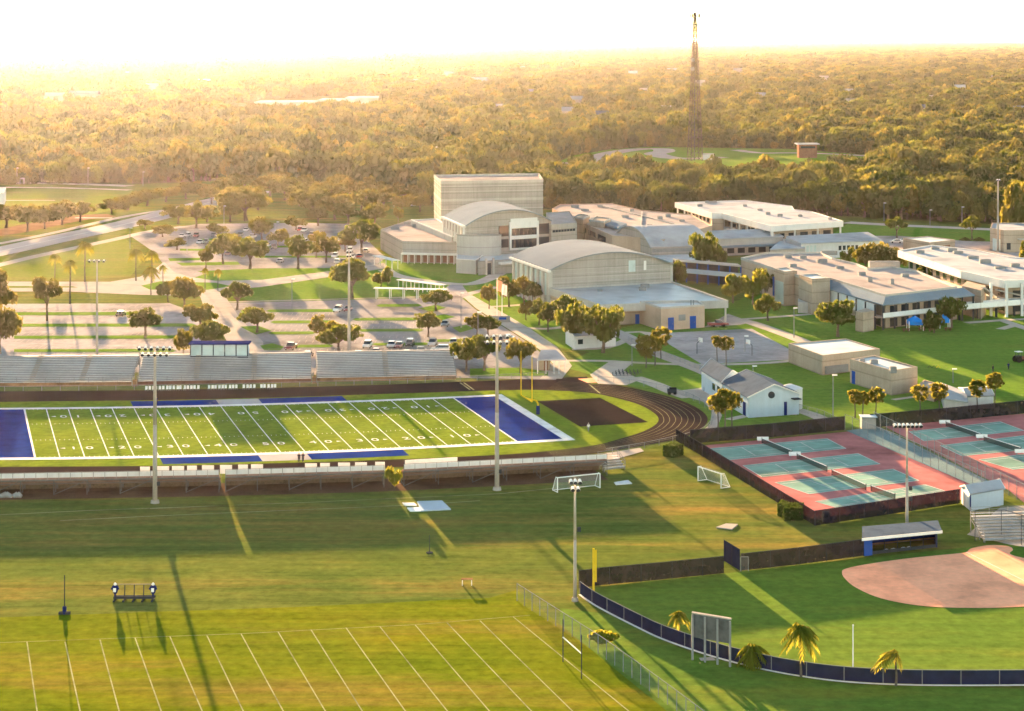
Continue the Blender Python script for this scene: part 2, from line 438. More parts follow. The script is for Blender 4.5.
sheet('drive', [(199, 293), (222, 292), (241, 320), (263, 342), (266, 360), (236, 360), (222, 332), (205, 311)], M['concrete'], .085)
# stadium parking, left and centre
sheet('parking_lot', [(12, 304), (170, 303.5), (188, 310), (206, 330), (224, 352), (224, 372), (-70, 374), (-70, 304)], M['old_asphalt'], .06)
for x0, x1, yy in ((14, 150, 314), (14, 192, 325.5), (14, 188, 337.5), (14, 172, 351)):
    sheet('parking_island', [(x0, yy - 1.4), (x1, yy - 1.8), (x1 + 4, yy), (x1, yy + 1.5), (x0, yy + 1.6)], M['lawn'], .11)
sheet('parking_lot', [(215, 303), (256, 302.5), (420, 298), (436, 291), (450, 288), (463, 299), (476, 310), (500, 325), (530, 344), (542, 354), (556, 368), (556, 380), (262, 374), (240, 350)], M['asphalt'], .055)
for x0, x1, yy in ((270, 333, 311), (274, 330, 322.3), (356, 414, 319.5), (272, 312, 333.4), (362, 420, 330.6), (296, 330, 346.5), (376, 425, 344.5), (430, 470, 341), (380, 418, 305.8)):
    sheet('parking_island', [(x0, yy - 1.2), (x1, yy - 1.7), (x1 + 4, yy - .3), (x1, yy + 1.2), (x0, yy + 1.4), (x0 - 4, yy + .2)], M['lawn'], .11)
for a in ([(260, 346), (272, 343.5), (284, 347), (280, 351), (264, 350.5)], [(418, 309), (436, 305), (446, 308), (432, 312)], [(426, 318), (444, 314.5), (455, 317), (440, 321)], [(452, 328), (466, 325), (474, 329), (460, 333)], [(240, 327), (258, 326), (272, 331), (256, 335)], [(240, 311), (256, 308), (258, 312), (244, 315)], [(470, 369), (520, 368), (548, 372), (548, 376), (470, 377)]):
    sheet('parking_island', a, M['lawn'], .11)
# stall lines
mb = MB()
for x0, x1, y0, y1, n in ((20, 150, 305, 312.4, 22), (20, 150, 315.8, 323.6, 22), (20, 188, 327.2, 335.7, 28), (20, 184, 339.2, 349, 28), (272, 330, 313, 320.7, 11), (276, 330, 324, 331.8, 10), (362, 414, 321.2, 328.8, 9), (300, 425, 336, 343, 18), (300, 455, 349, 355, 22)):
    for i in range(n + 1):
        x = x0 + (x1 - x0) * i / n
        for ya, yb in ((y0, y0 + (y1 - y0) * .36), (y1 - (y1 - y0) * .36, y1)):
            ribbon(mb, [P2(x, ya), P2(x + (x - 512) * (yb - ya) / (ya - HY), yb)], .13, .09)
struct('parking_lines', mb, M['path'], tri=False)
strip('kerb', [(215, 302.5), (256, 301.6), (420, 297.2)], 1.6, M['path'], .12, 2)
sheet('path', [(463, 297), (472, 295.5), (503, 313), (530, 329), (557, 347), (572, 366), (562, 379), (540, 379), (553, 364), (541, 351), (528, 341.5), (499, 323.5), (476, 308.5)], M['path'], .08)
sheet('plaza', [(440, 292), (450, 285), (462, 285), (470, 296), (463, 298.5), (452, 291)], M['old_asphalt'], .075)
strip('path', [(385, 270), (396, 275.5), (425, 281), (462, 284.5), (482, 281.5), (500, 273), (510, 266)], 5, M['path'], .07)
strip('path', [(463, 296), (480, 291), (498, 287)], 3.2, M['path'], .07)
strip('path', [(475, 307.5), (500, 306.5), (535, 304)], 3, M['path'], .07)
strip('path', [(512, 327.5), (545, 329), (565, 327)], 3, M['path'], .07)
# campus walks
sheet('plaza', [(590, 375), (609, 362), (634, 362), (623.6, 370.8), (634.5, 377), (640, 380), (626, 385.5), (598, 384)], M['path'], .08)
strip('path', [(634, 377.5), (655, 384.5), (674, 392.5), (690, 398)], 4, M['path'], .075, 3)
sheet('plaza', [(672, 392), (702, 388), (728, 395), (718, 408), (722, 416), (716, 430), (705, 438), (695, 438.5), (710, 424), (712, 411), (703, 402), (686, 397)], M['concrete'], .08)
strip('path', [(560, 361), (600, 361), (640, 363), (700, 365), (760, 363.5), (792, 361)], 2.6, M['path'], .07, 3)
strip('path', [(612, 331), (628, 338), (648, 350), (680, 362), (706, 372), (726, 382)], 5, M['concrete'], .09, 3)
strip('path', [(572, 349.5), (606, 348), (628, 339)], 2.6, M['path'], .075, 3)
strip('path', [(606, 335), (640, 332), (652, 336)], 2.6, M['path'], .075, 3)
sheet('basketball_court', [(655, 336), (668, 333), (752, 329), (792, 351), (789, 360), (702, 364.5)], M['old_asphalt'], .07)
sheet('service_apron', [(704, 327.5), (728, 314), (752, 322.5), (740, 325)], M['concrete'], .08)
strip('path', [(728, 318), (750, 322.5), (786, 335), (812, 345), (850, 358)], 4.2, M['path'], .085, 3)
strip('path', [(742, 319.5), (790, 316), (836, 312)], 2.6, M['path'], .07, 3)
strip('path', [(757, 306.5), (800, 303), (830, 312)], 2.4, M['path'], .07, 3)
strip('path', [(966, 323), (1010, 320), (1060, 318)], 3, M['path'], .07, 3)
strip('path', [(1004, 321), (1030, 330), (1060, 338)], 3, M['path'], .075, 3)
strip('path', [(1000, 329.5), (1016, 325)], 2.6, M['path'], .08, 3)
strip('road', [(846, 222.5), (900, 225.5), (990, 229.5), (1120, 236)], 9, M['road'], .07, 3)
sheet('service_yard', [(850, 236), (900, 236), (965, 241), (1060, 244), (1060, 262), (930, 262), (880, 246)], M['old_asphalt'], .06)
strip('path', [(797, 410), (815, 416), (832, 424)], 3.4, M['path'], .08, 3)
strip('path', [(728, 420), (760, 414), (797, 414.5)], 2.2, M['path'], .08, 3)
strip('path', [(893, 400), (915, 397), (925, 395)], 1.6, M['path'], .08, 3)

# running track
OUT = [(-200, 395.5), (-60, 393.2), (0, 391.5), (140, 390.5), (256, 388.5), (380, 385), (512, 380), (587, 376.7), (591, 384.5), (611, 384.5), (640, 390), (668, 396.5), (690, 404.5), (704, 413), (707.5, 421), (700, 430), (682, 438), (642, 446), (600, 452.5), (556, 458), (500, 462.5), (400, 467), (256, 471.5), (140, 473.5), (0, 475.5), (-200, 478)]
INN = [(-200, 405.5), (-60, 403.5), (0, 402.2), (140, 400.6), (256, 398.2), (380, 394.3), (512, 390.3), (560, 391), (589, 393), (612, 397.3), (638, 404.5), (655, 414), (658, 422), (646, 430.5), (622, 438.5), (592, 446), (546, 451.5), (500, 455), (400, 459.5), (256, 464), (140, 466.3), (0, 467.2), (-200, 469)]
def geo(pts): return [Vector(P2(x, y)) for x, y in pts]
inn = smooth_path(geo(INN), 8); outp = geo(OUT[:10]) + smooth_path(geo(OUT[9:]), 8)[1:]
struct('track_bed', MB().poly([(p.x, p.y, .05) for p in outp] + [(p.x, p.y, .05) for p in inn[::-1]]), M['track'])
mb = MB()
A = smooth_path(geo([(560, 380.5), (600, 383.3), (640, 390), (668, 396.5), (690, 404.5), (704, 413), (707.5, 421), (700, 430), (682, 438), (642, 446), (600, 452.5), (556, 458)]), 10)
B = smooth_path(geo([(545, 390.7), (589, 393), (612, 397.3), (638, 404.5), (655, 414), (658, 422), (652, 427.5), (646, 430.5), (634, 435), (622, 438.5), (592, 446), (546, 451.5)]), 10)
n = min(len(A), len(B))
for l in range(1, 8):
    t = l / 8
    ribbon(mb, [A[i] * (1 - t) + B[i] * t for i in range(n)], .09, .075)
for p, q in (((460, 383), (470, 390)), ((464, 383), (474, 390.3)), ((589, 384.5), (600, 393.5))):
    ribbon(mb, [P2(*p), P2(*q)], .35, .075)
struct('track_lines', mb, M['faint'], tri=False)
strip('brick_apron', [(588, 378.5), (598, 382.5)], 5, M['clay'], .07)
sheet('outer_path', [(640, 448), (606, 453.5), (590, 460), (606, 462), (644, 451.5)], M['concrete'], .06)
# turf and its markings
struct('field_turf', MB().poly([(p.x, p.y, .06) for p in inn]), M['turf'])
mb = MB()
sheet('black_pad', [(537, 401.5), (600, 398.3), (648, 422.5), (580, 427)], M['blackpad'], .09)
WF = 48.77
def fq(mb, k0, y0, k1, y1, z):
    return mb.poly([F(k0, y0, z), F(k1, y0, z), F(k1, y1, z), F(k0, y1, z)])
for k in (-2, 20):
    struct('end_zone', fq(MB(), k, 0, k + 2, WF, .085), M['blueturf'])
mb = MB()
for k in (5, 7, 11, 13):
    fq(mb, k, -7.5, k + 2, -2.0, .085); fq(mb, k, WF + 2, k + 2, WF + 8, .085)
struct('team_area', mb, M['blueturf'])
mb = MB()
fq(mb, 9, -7.5, 11, -2.0, .085); fq(mb, 9, WF + 2, 11, WF + 8, .085)
struct('coach_area', mb, M['greyturf'])
mb = MB()
for k in range(-2, 22):                                    # borders follow the sideline in five-yard lengths
    fq(mb, k, -2.0, k + 1, -.05, .11); fq(mb, k, WF + .05, k + 1, WF + 1.9, .11)
fq(mb, 22, -2.0, 22.45, WF + 1.9, .11); fq(mb, -2.45, -2.0, -2, WF + 1.9, .11)
for k in range(0, 21):
    w_ = .04 if k in (0, 20) else .022
    for j in range(6):
        fq(mb, k - w_, WF * j / 6, k + w_, WF * (j + 1) / 6, .112)
for yy in (16.26, WF - 16.26):
    for i in range(100):
        k = i / 5
        if i % 5: fq(mb, k - .012, yy - .3, k + .012, yy + .3, .112)
for i in range(100):
    k = i / 5
    if i % 5:
        fq(mb, k - .012, .1, k + .012, .65, .112); fq(mb, k - .012, WF - .65, k + .012, WF - .1, .112)
struct('field_lines', mb, M['line'], tri=False)
def flat_text(s, size):
    c = bpy.data.curves.new('t', 'FONT'); c.body = s; c.size = size; c.align_x = 'CENTER'; c.align_y = 'CENTER'
    o = bpy.data.objects.new('t', c); COL.objects.link(o); dg = bpy.context.evaluated_depsgraph_get()
    me = bpy.data.meshes.new_from_object(o.evaluated_get(dg)); bpy.data.objects.remove(o)
    return me
mb = MB()
for i, s in enumerate('123454321'):
    k0 = 2 * (i + 1)
    for yy, flip in ((8.2, 1), (WF - 8.2, -1)):
        for ch, dx in ((s, -1.5), ('0', 1.5)):
            me = flat_text(ch, 3.3)
            n0 = len(mb.v)
            for v in me.vertices:
                q = F(k0 + (flip * (v.co.x * .95 + dx)) / 4.572, yy + flip * v.co.y * 1.0, .113); mb.v.append(tuple(q))
            mb.f += [[n0 + j for j in p.vertices] for p in me.polygons]
        if s != '5':
            d = -1 if i < 4 else 1
            mb.poly([F(k0 + d * (3.1 / 4.572), yy + .45, .113), F(k0 + d * (4.1 / 4.572), yy, .113), F(k0 + d * (3.1 / 4.572), yy - .45, .113)])
struct('yard_numbers', mb, M['line'])

# soccer and practice lines
mb = MB()
for a in ([(-40, 517), (85, 511), (300, 503), (500, 494)], [(60, 521), (150, 516.5), (420, 505), (480, 501)], [(150, 509), (256, 504.5)], [(500, 494), (560, 488)]):
    ribbon(mb, geo(a), .3, .06)
struct('soccer_lines', mb, M['faint'], tri=False)
mb = MB()
PL = [((27, 642), (37, 711)), ((65, 642), (80, 711)), ((100, 640), (119, 711)), ((135, 638), (161, 711)), ((170, 637), (202, 711)), ((207, 636), (243, 711)), ((241, 634), (283, 711)), ((278, 632), (325, 711)), ((311, 630), (362, 711)), ((346, 628), (405, 711)), ((380, 627), (447, 711)), ((415, 625), (489, 711)), ((447, 623), (531, 711)), ((480, 621), (572, 711)), ((513, 617), (622, 706))]
for (a, b, ), (c, d) in PL:
    e = 1.45
    ribbon(mb, [P2(a, b), P2(a + (c - a) * e, b + (d - b) * e)], .16, .05)
ribbon(mb, geo([(-60, 645), (27, 642), (241, 634), (415, 625), (513, 617), (530, 615.5)]), .12, .05)
struct('practice_lines', mb, M['faint'], tri=False)
strip('worn_strip', [(-60, 613), (60, 610), (200, 605), (330, 600), (430, 594)], 3.5, M['dirt'], .035, 4) if False else None

# tennis courts
sheet('tennis_surface', [(697, 446.5), (846, 432), (864, 431), (986, 489), (968, 499), (812, 519)], M['court_red'], .06)
sheet('tennis_surface', [(884, 426.5), (1000, 416), (1160, 402), (1230, 440), (1130, 505), (1024, 503), (1008, 490)], M['court_red'], .06)
sheet('court_strip', [(846, 431), (878, 426.5), (1006, 490), (988, 492)], M['court_teal'], .065)
CO = [[(709, 449), (827, 439), (846, 449), (728, 460.5)], [(743, 466), (858, 454), (880, 464.5), (762, 477.5)], [(775, 483), (893, 469.5), (919, 481), (809, 494.5)], [(815, 502), (925, 485), (945, 491.5), (836, 508)],
      [(909, 432), (1000, 422), (1024, 431), (924, 441.5)], [(940, 446), (1040, 434), (1070, 446), (962, 456.5)], [(979, 460), (1080, 448), (1110, 460), (1013, 470)], [(1030, 477), (1120, 462), (1160, 476), (1060, 488)]]
mb = MB(); ml = MB()
for c in CO:
    q = [Vector((*P2(x, y), 0)) for x, y in c]
    mb.poly([(p.x, p.y, .08) for p in q])
    def uv(u, v): return ((q[0] * (1 - u) + q[1] * u) * (1 - v) + (q[3] * (1 - u) + q[2] * u) * v)
    for a, b in (((0, .0), (1, .0)), ((0, 1), (1, 1)), ((0, 0), (0, 1)), ((1, 0), (1, 1)), ((0, .14), (1, .14)), ((0, .86), (1, .86)), ((.25, .14), (.25, .86)), ((.75, .14), (.75, .86)), ((.25, .5), (.75, .5))):
        pa, pb = uv(*a), uv(*b); ribbon(ml, [(pa.x, pa.y), (pb.x, pb.y)], .22, .1)
struct('tennis_court', mb, M['court_green']); struct('tennis_lines', ml, M['court_line'], tri=False)

# softball infield
dm = smooth_path(geo([(842, 573), (846, 569), (870, 564), (910, 558.5), (955, 554), (966, 552.5), (972, 548.5), (990, 545.5), (1008, 546.5), (1013, 550), (1010, 554), (1022, 558), (1060, 566), (1110, 585), (1080, 602), (1030, 606.5), (980, 608.3), (925, 606.5), (882, 599), (856, 588), (845, 579)]), 5, closed=True)
struct('infield', MB().poly([(p.x, p.y, .06) for p in dm]), M['clay'])
mb = MB()
for a, b in (((968, 553), (1030, 585)), ((846, 571), (1000, 549))):
    pass
ribbon(mb, geo([(966, 552.5), (1024, 581)]), .12, .08)
struct('chalk_line', mb, M['line'], tri=False)
sheet('bleacher_pad', [(967, 535), (1000, 508), (1100, 500), (1100, 560), (1010, 545)], M['concrete'], .06)

# ------------------------------------------------------------------ foliage prototypes
def quad_mesh(name, C, Nn, size, mat, aspect=1.0):
    """Leaf clumps: one bent quad per point, facing roughly along Nn."""
    n = len(C); Nn = Nn + RNG.normal(0, .55, (n, 3)); Nn /= np.linalg.norm(Nn, axis=1)[:, None] + 1e-9
    t = np.cross(Nn, RNG.normal(0, 1, (n, 3))); t /= np.linalg.norm(t, axis=1)[:, None] + 1e-9
    u = np.cross(Nn, t); s = np.asarray(size).reshape(-1, 1) * np.ones((n, 1))
    V = np.stack([C - t * s - u * s * .7 * aspect, C + t * s * .8 - u * s * aspect, C + t * s + u * s * .8 * aspect, C - t * s * .7 + u * s * aspect], 1).reshape(-1, 3)
    me = bpy.data.meshes.new(name)
    me.vertices.add(4 * n); me.vertices.foreach_set('co', V.astype(np.float32).ravel())
    me.loops.add(4 * n); me.loops.foreach_set('vertex_index', np.arange(4 * n, dtype=np.int32))
    me.polygons.add(n); me.polygons.foreach_set('loop_start', np.arange(0, 4 * n, 4, dtype=np.int32))
    me.update(calc_edges=True); me.validate(); me.materials.append(mat)
    return me

def crown_points(nlobe, nleaf, hz, spread=.62, lob=(.28, .46), flat=0.0):
    C = []; Nn = []
    lobes = []
    for i in range(nlobe):
        for _ in range(40):
            p = RNG.uniform(-1, 1, 3)
            if np.linalg.norm(p) < 1: break
        p = p * spread; p[2] = p[2] * .9
        if flat and p[2] < 0: p[2] *= 1 - flat
        lobes.append((p, RNG.uniform(*lob)))
    w = np.array([l[1] ** 2 for l in lobes]); w /= w.sum()
    for (p, r), k in zip(lobes, (w * nleaf).astype(int) + 1):
        d = RNG.normal(0, 1, (k, 3)); d /= np.linalg.norm(d, axis=1)[:, None]
        rr = r * RNG.uniform(.55, 1.08, (k, 1)) ** .6
        q = p + d * rr * np.array([1, 1, .85])
        C.append(q); Nn.append(d)
    C = np.concatenate(C); Nn = np.concatenate(Nn)
    C = C / np.quantile(np.abs(C), .985, axis=0)
    C[:, 2] = (C[:, 2] + 1) * .5 * hz
    return C, Nn

def crown_mesh(name, mat, nlobe, nleaf, leafsize, **kw):
    C, Nn = crown_points(nlobe, nleaf, 1.0, **kw)
    return quad_mesh(name, C, Nn, RNG.uniform(.6, 1.3, len(C)) * leafsize, mat)

OAK = [crown_mesh('oak_crown', M['oak'], 24, 1500, .068, flat=.6, spread=.84, lob=(.15, .38)) for _ in range(7)]
OAKG = [crown_mesh('golden_oak_crown', M['oak_gold'], 22, 1400, .070, flat=.6, spread=.84, lob=(.15, .38)) for _ in range(6)]
BRIGHT = [crown_mesh('bright_crown', M['bush'], 12, 900, .09) for _ in range(2)]
WOODC = [crown_mesh('woodland_crown', M[m_], 16, 620, .10, lob=(.24, .46), spread=.74) for m_ in ('wood_leaf', 'wood_leaf', 'wood_leaf', 'oak', 'wood_leaf', 'pine_leaf', 'oak_gold', 'pine_leaf')]

def trunk_mesh(name, seed, limbs=4):
    rr = random.Random(seed); mb = MB()
    mb.path([(0, 0, -.02), (.05, .02, .22), (.02, -.03, .45)], [.11, .075, .06])
    for i in range(limbs):
        a = 2 * math.pi * i / limbs + rr.uniform(-.4, .4); l = rr.uniform(.35, .55)
        p0 = (.03, 0, .33 + .04 * i)
        mb.path([p0, (math.cos(a) * l * .5, math.sin(a) * l * .5, .55), (math.cos(a) * l, math.sin(a) * l, .8)], [.05, .035, .015], 5)
    me = bpy.data.meshes.new(name); me.from_pydata(mb.v, [], mb.f); me.update(); me.materials.append(M['bark'])
    return me
TRUNK = [trunk_mesh('oak_trunk', s) for s in range(3)]

def tree(name, label, cat, X, Y, h, w, crowns, group=None, base=.25, rz=None):
    """Trunk and crown sized to height h and crown width w; the crown starts at base*h."""
    t = thing(name, label, cat, (X, Y, 0), random.uniform(0, 6.28) if rz is None else rz, group)
    tr = bpy.data.objects.new('trunk', random.choice(TRUNK)); COL.objects.link(tr); tr.parent = t
    tr.scale = (w * .42, w * .42, h * .9)
    cr = bpy.data.objects.new('crown', random.choice(crowns)); COL.objects.link(cr); cr.parent = t
    cr.location = (0, 0, h * base); cr.scale = (w / 2 * random.uniform(.95, 1.12), w / 2 * random.uniform(.82, 1.1), h * (1 - base)); cr.rotation_euler = (random.uniform(-.1, .1), random.uniform(-.1, .1), 0)
    return t

# ------------------------------------------------------------------ the woods beyond the school
def inside(px, py, poly):
    r = np.zeros(px.shape, bool); n = len(poly)
    for i in range(n):
        x0, y0 = poly[i]; x1, y1 = poly[(i + 1) % n]
        c = ((y0 > py) != (y1 > py)) & (px < (x1 - x0) * (py - y0) / (y1 - y0 + 1e-12) + x0)
        r ^= c
    return r
EDGE = [(-300, 184), (140, 184), (215, 181), (260, 184), (330, 186), (420, 199), (433, 206), (560, 210), (690, 213), (760, 213), (840, 216), (870, 219), (990, 224), (1400, 228)]
CLEAR = [[(548, 166), (575, 155), (610, 149.5), (650, 147), (790, 149), (880, 156), (878, 172), (800, 178), (700, 180), (560, 179), (540, 172)],
         [(200, 108), (300, 98), (382, 98), (386, 113), (300, 117), (220, 117)],
         [(-20, 104), (95, 101), (100, 106), (-20, 109)],
         [(520, 118), (560, 112), (566, 118), (530, 122)], [(730, 160), (745, 160), (745, 168), (730, 168)]]
def vnoise(X, Y, s, seed):
    r = np.random.default_rng(seed).random((64, 64)); x = X / s % 64; y = Y / s % 64
    i = x.astype(int); j = y.astype(int); fx = x - i; fy = y - j; fx = fx * fx * (3 - 2 * fx); fy = fy * fy * (3 - 2 * fy)
    a = r[i % 64, j % 64]; b = r[(i + 1) % 64, j % 64]; c = r[i % 64, (j + 1) % 64]; d = r[(i + 1) % 64, (j + 1) % 64]
    return (a * (1 - fx) + b * fx) * (1 - fy) + (c * (1 - fx) + d * fx) * fy
HOUSES = ((125, 76, 40), (55, 101, 40), (84, 101, 60), (205, 84, 40), (447, 77, 45), (480, 85, 50), (412, 84, 50), (532, 97, 26), (577, 107, 26), (643, 94, 22), (672, 73, 40), (739, 74, 40), (735, 80, 30), (761, 101, 20), (824, 83, 26), (848, 95, 26), (851, 108, 24), (921, 117, 22), (1018, 114, 30), (990, 81, 30), (633, 77, 30), (525, 70, 50), (602, 122, 22), (568, 120, 20), (890, 90, 26), (960, 92, 26), (700, 88, 26), (787, 92, 24), (668, 116, 22), (152, 92, 30), (500, 112, 24), (935, 104, 24))
for hx_, hy_, hw_ in HOUSES:
    a_ = .3 * hw_ * S(hy_) + 2; CLEAR.append([(hx_ - a_, hy_ - 1.2), (hx_ + a_, hy_ - 1.2), (hx_ + a_, hy_ + 2.5 + (hy_ - 60) * .06), (hx_ - a_, hy_ + 2.5 + (hy_ - 60) * .06)])
for q_ in ([(430, 92), (470, 93), (520, 96), (520, 98.5), (470, 95.5), (430, 94)], [(600, 66), (690, 68), (690, 69.5), (600, 67.5)], [(840, 126), (900, 122), (900, 125), (840, 130)], [(300, 140), (380, 136), (382, 141), (300, 145)], [(60, 128), (130, 124), (130, 127), (60, 132)], [(900, 74), (990, 72), (990, 73.5), (900, 76)]):
    CLEAR.append(q_)
    sheet('far_clearing', [(x, y) for x, y in q_], M['meadow'], .08)
pts = []
Yc = 820.0
while Yc < 26000:
    sp = 5.8 if Yc < 1400 else (5.8 * (Yc / 1400) ** .8)
    half = (.40 if Yc < 4000 else .31) * Yc + 40
    xs = np.arange(-half, half, sp)
    X = xs + RNG.uniform(-.5, .5, len(xs)) * sp; Yv = Yc + RNG.uniform(-.5, .5, len(xs)) * sp
    pts.append(np.stack([X, Yv, np.full(len(xs), sp)], 1)); Yc += sp * (1.0 if Yc < 3000 else 1.25)
pts = np.concatenate(pts)
px, py = 512 + FP * pts[:, 0] / pts[:, 1], HY + FP * CH / pts[:, 1]
ex = np.interp(px, [e[0] for e in EDGE], [e[1] for e in EDGE])
keep = py < ex
for c in CLEAR: keep &= ~inside(px, py, c)
dens = vnoise(pts[:, 0], pts[:, 1], 130, 3) * .6 + vnoise(pts[:, 0], pts[:, 1], 420, 4) * .4
gap = np.where(pts[:, 1] > 1500, .36, .12)
gap += np.where(pts[:, 1] > 2200, .06, 0); keep &= (dens > gap) | (RNG.random(len(pts)) < .15)
pts = pts[keep]; dens = dens[keep]; px = px[keep]; py = py[keep]; ex = ex[keep]
hgt = (6.0 + 6.5 * vnoise(pts[:, 0], pts[:, 1], 55, 9) + RNG.normal(0, 1.6, len(pts)).clip(-3, 5)) * np.where(pts[:, 1] > 1500, (pts[:, 1] / 1500) ** .12, 1)
wid = np.maximum(pts[:, 2] * RNG.uniform(1.0, 1.6, len(pts)), hgt * RNG.uniform(.65, .95, len(pts)))
big = RNG.random(len(pts)); f_ = np.where(big > .86, 1.5, np.where(big < .35, .72, 1.0)); wid = wid * f_; hgt = hgt * np.where(big > .86, 1.22, np.where(big < .35, .8, 1.0))
fr = (px > 535) & (px < 885) & (py > 172); hgt = np.where(fr, hgt * .92, hgt)
near = (px > -15) & (px < 1040) & (ex - py < 7.5)
idx = np.argsort(-(hgt / pts[:, 1]) * near)[:285]
solo = np.zeros(len(pts), bool); solo[idx] = True; solo &= near
LBL = {0: 'hazy golden tree at the edge of the woods behind the far left meadow',
       1: 'dense tree at the front edge of the woods behind the concert hall',
       2: 'tall tree at the front edge of the woods beyond the classroom roofs',
       3: 'dark green tree at the front edge of the woods along the right service road'}
for i in np.nonzero(solo)[0]:
    z = 0 if px[i] < 260 else 1 if px[i] < 560 else 2 if px[i] < 840 else 3
    t = tree('woodland_tree', LBL[z], 'tree', pts[i, 0], pts[i, 1], hgt[i] * 1.05, wid[i] * 1.15, WOODC + OAK[:1], 'woodland edge trees ' + ('left', 'middle', 'centre', 'right')[z], base=.2)
rest = pts[~solo]; hr = hgt[~solo]; wr = wid[~solo]
# the mass of the woods: one object, crowns set on points
def scatter(name, P, H, Wd, protos):
    n = len(P); me = bpy.data.meshes.new(name)
    me.vertices.add(n); co = np.zeros((n, 3), np.float32); co[:, :2] = P[:, :2]; me.vertices.foreach_set('co', co.ravel())
    for nm, typ, val in (('siz', 'FLOAT_VECTOR', np.stack([Wd / 2, Wd / 2, H], 1)), ('rot', 'FLOAT_VECTOR', np.stack([np.zeros(n), np.zeros(n), RNG.uniform(0, 6.28, n)], 1))):
        a = me.attributes.new(nm, typ, 'POINT'); a.data.foreach_set('vector', val.astype(np.float32).ravel())
    a = me.attributes.new('pick', 'INT', 'POINT'); a.data.foreach_set('value', RNG.integers(0, len(protos), n).astype(np.int32))
    o = bpy.data.objects.new(name, me); COL.objects.link(o)
    pc = bpy.data.collections.new('crown_library')
    for i, m_ in enumerate(protos):
        pc.objects.link(bpy.data.objects.new('crown_%d' % i, m_))
    ng = bpy.data.node_groups.new('scatter', 'GeometryNodeTree')
    ng.interface.new_socket('Geometry', in_out='INPUT', socket_type='NodeSocketGeometry')
    ng.interface.new_socket('Geometry', in_out='OUTPUT', socket_type='NodeSocketGeometry')
    N = ng.nodes; gi = N.new('NodeGroupInput'); go = N.new('NodeGroupOutput')
    ip = N.new('GeometryNodeInstanceOnPoints'); ci = N.new('GeometryNodeCollectionInfo'); ci.inputs['Collection'].default_value = pc
    ci.inputs['Separate Children'].default_value = True; ci.inputs['Reset Children'].default_value = True
    def attr(nm, t):
        q = N.new('GeometryNodeInputNamedAttribute'); q.data_type = t; q.inputs['Name'].default_value = nm
        return [s for s in q.outputs if s.enabled][0]
    L = ng.links
    L.new(gi.outputs[0], ip.inputs['Points']); L.new(ci.outputs[0], ip.inputs['Instance']); ip.inputs['Pick Instance'].default_value = True
    L.new(attr('pick', 'INT'), ip.inputs['Instance Index']); L.new(attr('siz', 'FLOAT_VECTOR'), ip.inputs['Scale'])
    L.new(attr('rot', 'FLOAT_VECTOR'), ip.inputs['Rotation']); L.new(ip.outputs[0], go.inputs[0])
    md = o.modifiers.new('scatter', 'NODES'); md.node_group = ng
    return tag(o, kind='stuff')
scatter('woods', rest, hr, wr, WOODC)
print('woods', len(rest), 'solo', int(solo.sum()))

# ------------------------------------------------------------------ buildings
def V2(x, y, z=0.0):
    v = G(x, y, z); return Vector((v.x, v.y))

def centre(pts):
    return (sum(p.x for p in pts) / len(pts), sum(p.y for p in pts) / len(pts), 0)

def panel(mb, A, B, u0, u1, z0, z1, proud=.08, thick=.1):
    """Slab lying on the wall A-B (fractions u), set proud of the face towards the camera."""
    d = (B - A); n = Vector((-d.y, d.x)).normalized()
    m = (A + B) / 2
    if n.dot(-m) < 0: n = -n
    a = A + d * u0 + n * proud; b = A + d * u1 + n * proud; t = n * thick
    return mb.prism([a, b, b - t, a - t], z0, z1, True, True)

def flat_building(name, label, pts, h, wall, roof, par=.55, cat='building', over=0.0, fascia=None, z0=-.05):
    """Walls, roof deck and parapet (or an overhanging fascia) over the plan outline pts."""
    t = thing(name, label, cat, centre(pts))
    zr = h - par * .6 if par else h
    MB().prism(pts, z0, zr - .01 if not over else h - .02, top=False).build('wall', M[wall], t)
    if over:
        a = sum(pts[i].x * pts[(i + 1) % len(pts)].y - pts[(i + 1) % len(pts)].x * pts[i].y for i in range(len(pts)))
        q = pts if a > 0 else pts[::-1]
        o = inset(q, -over)
        MB().prism(o, h - (fascia or .8), h, True, True).build('roof', M[roof], t)
        MB().ring(inset(o, -.06), h - (fascia or .8) - .03, h + .12, .3).build('fascia', M['trim'], t)
    else:
        MB().poly([(p.x, p.y, zr) for p in pts]).build('roof', M[roof], t, tri=True)
        MB().ring(pts, zr - .02, h, .35).build('parapet', M['trim'] if wall in ('white_wall', 'light_wall') else M[wall], t)
    return t

def hvac(t, x, y, z, w=2.2, d=1.6, h=1.1):
    v = G(x, y, z)
    m = MB().box((v.x, v.y, z + h / 2 - .3), (w, d, h)).box((v.x, v.y, z + h - .28), (w * .7, d * .6, .12))
    m.build('rooftop_unit', M['galv'], t)

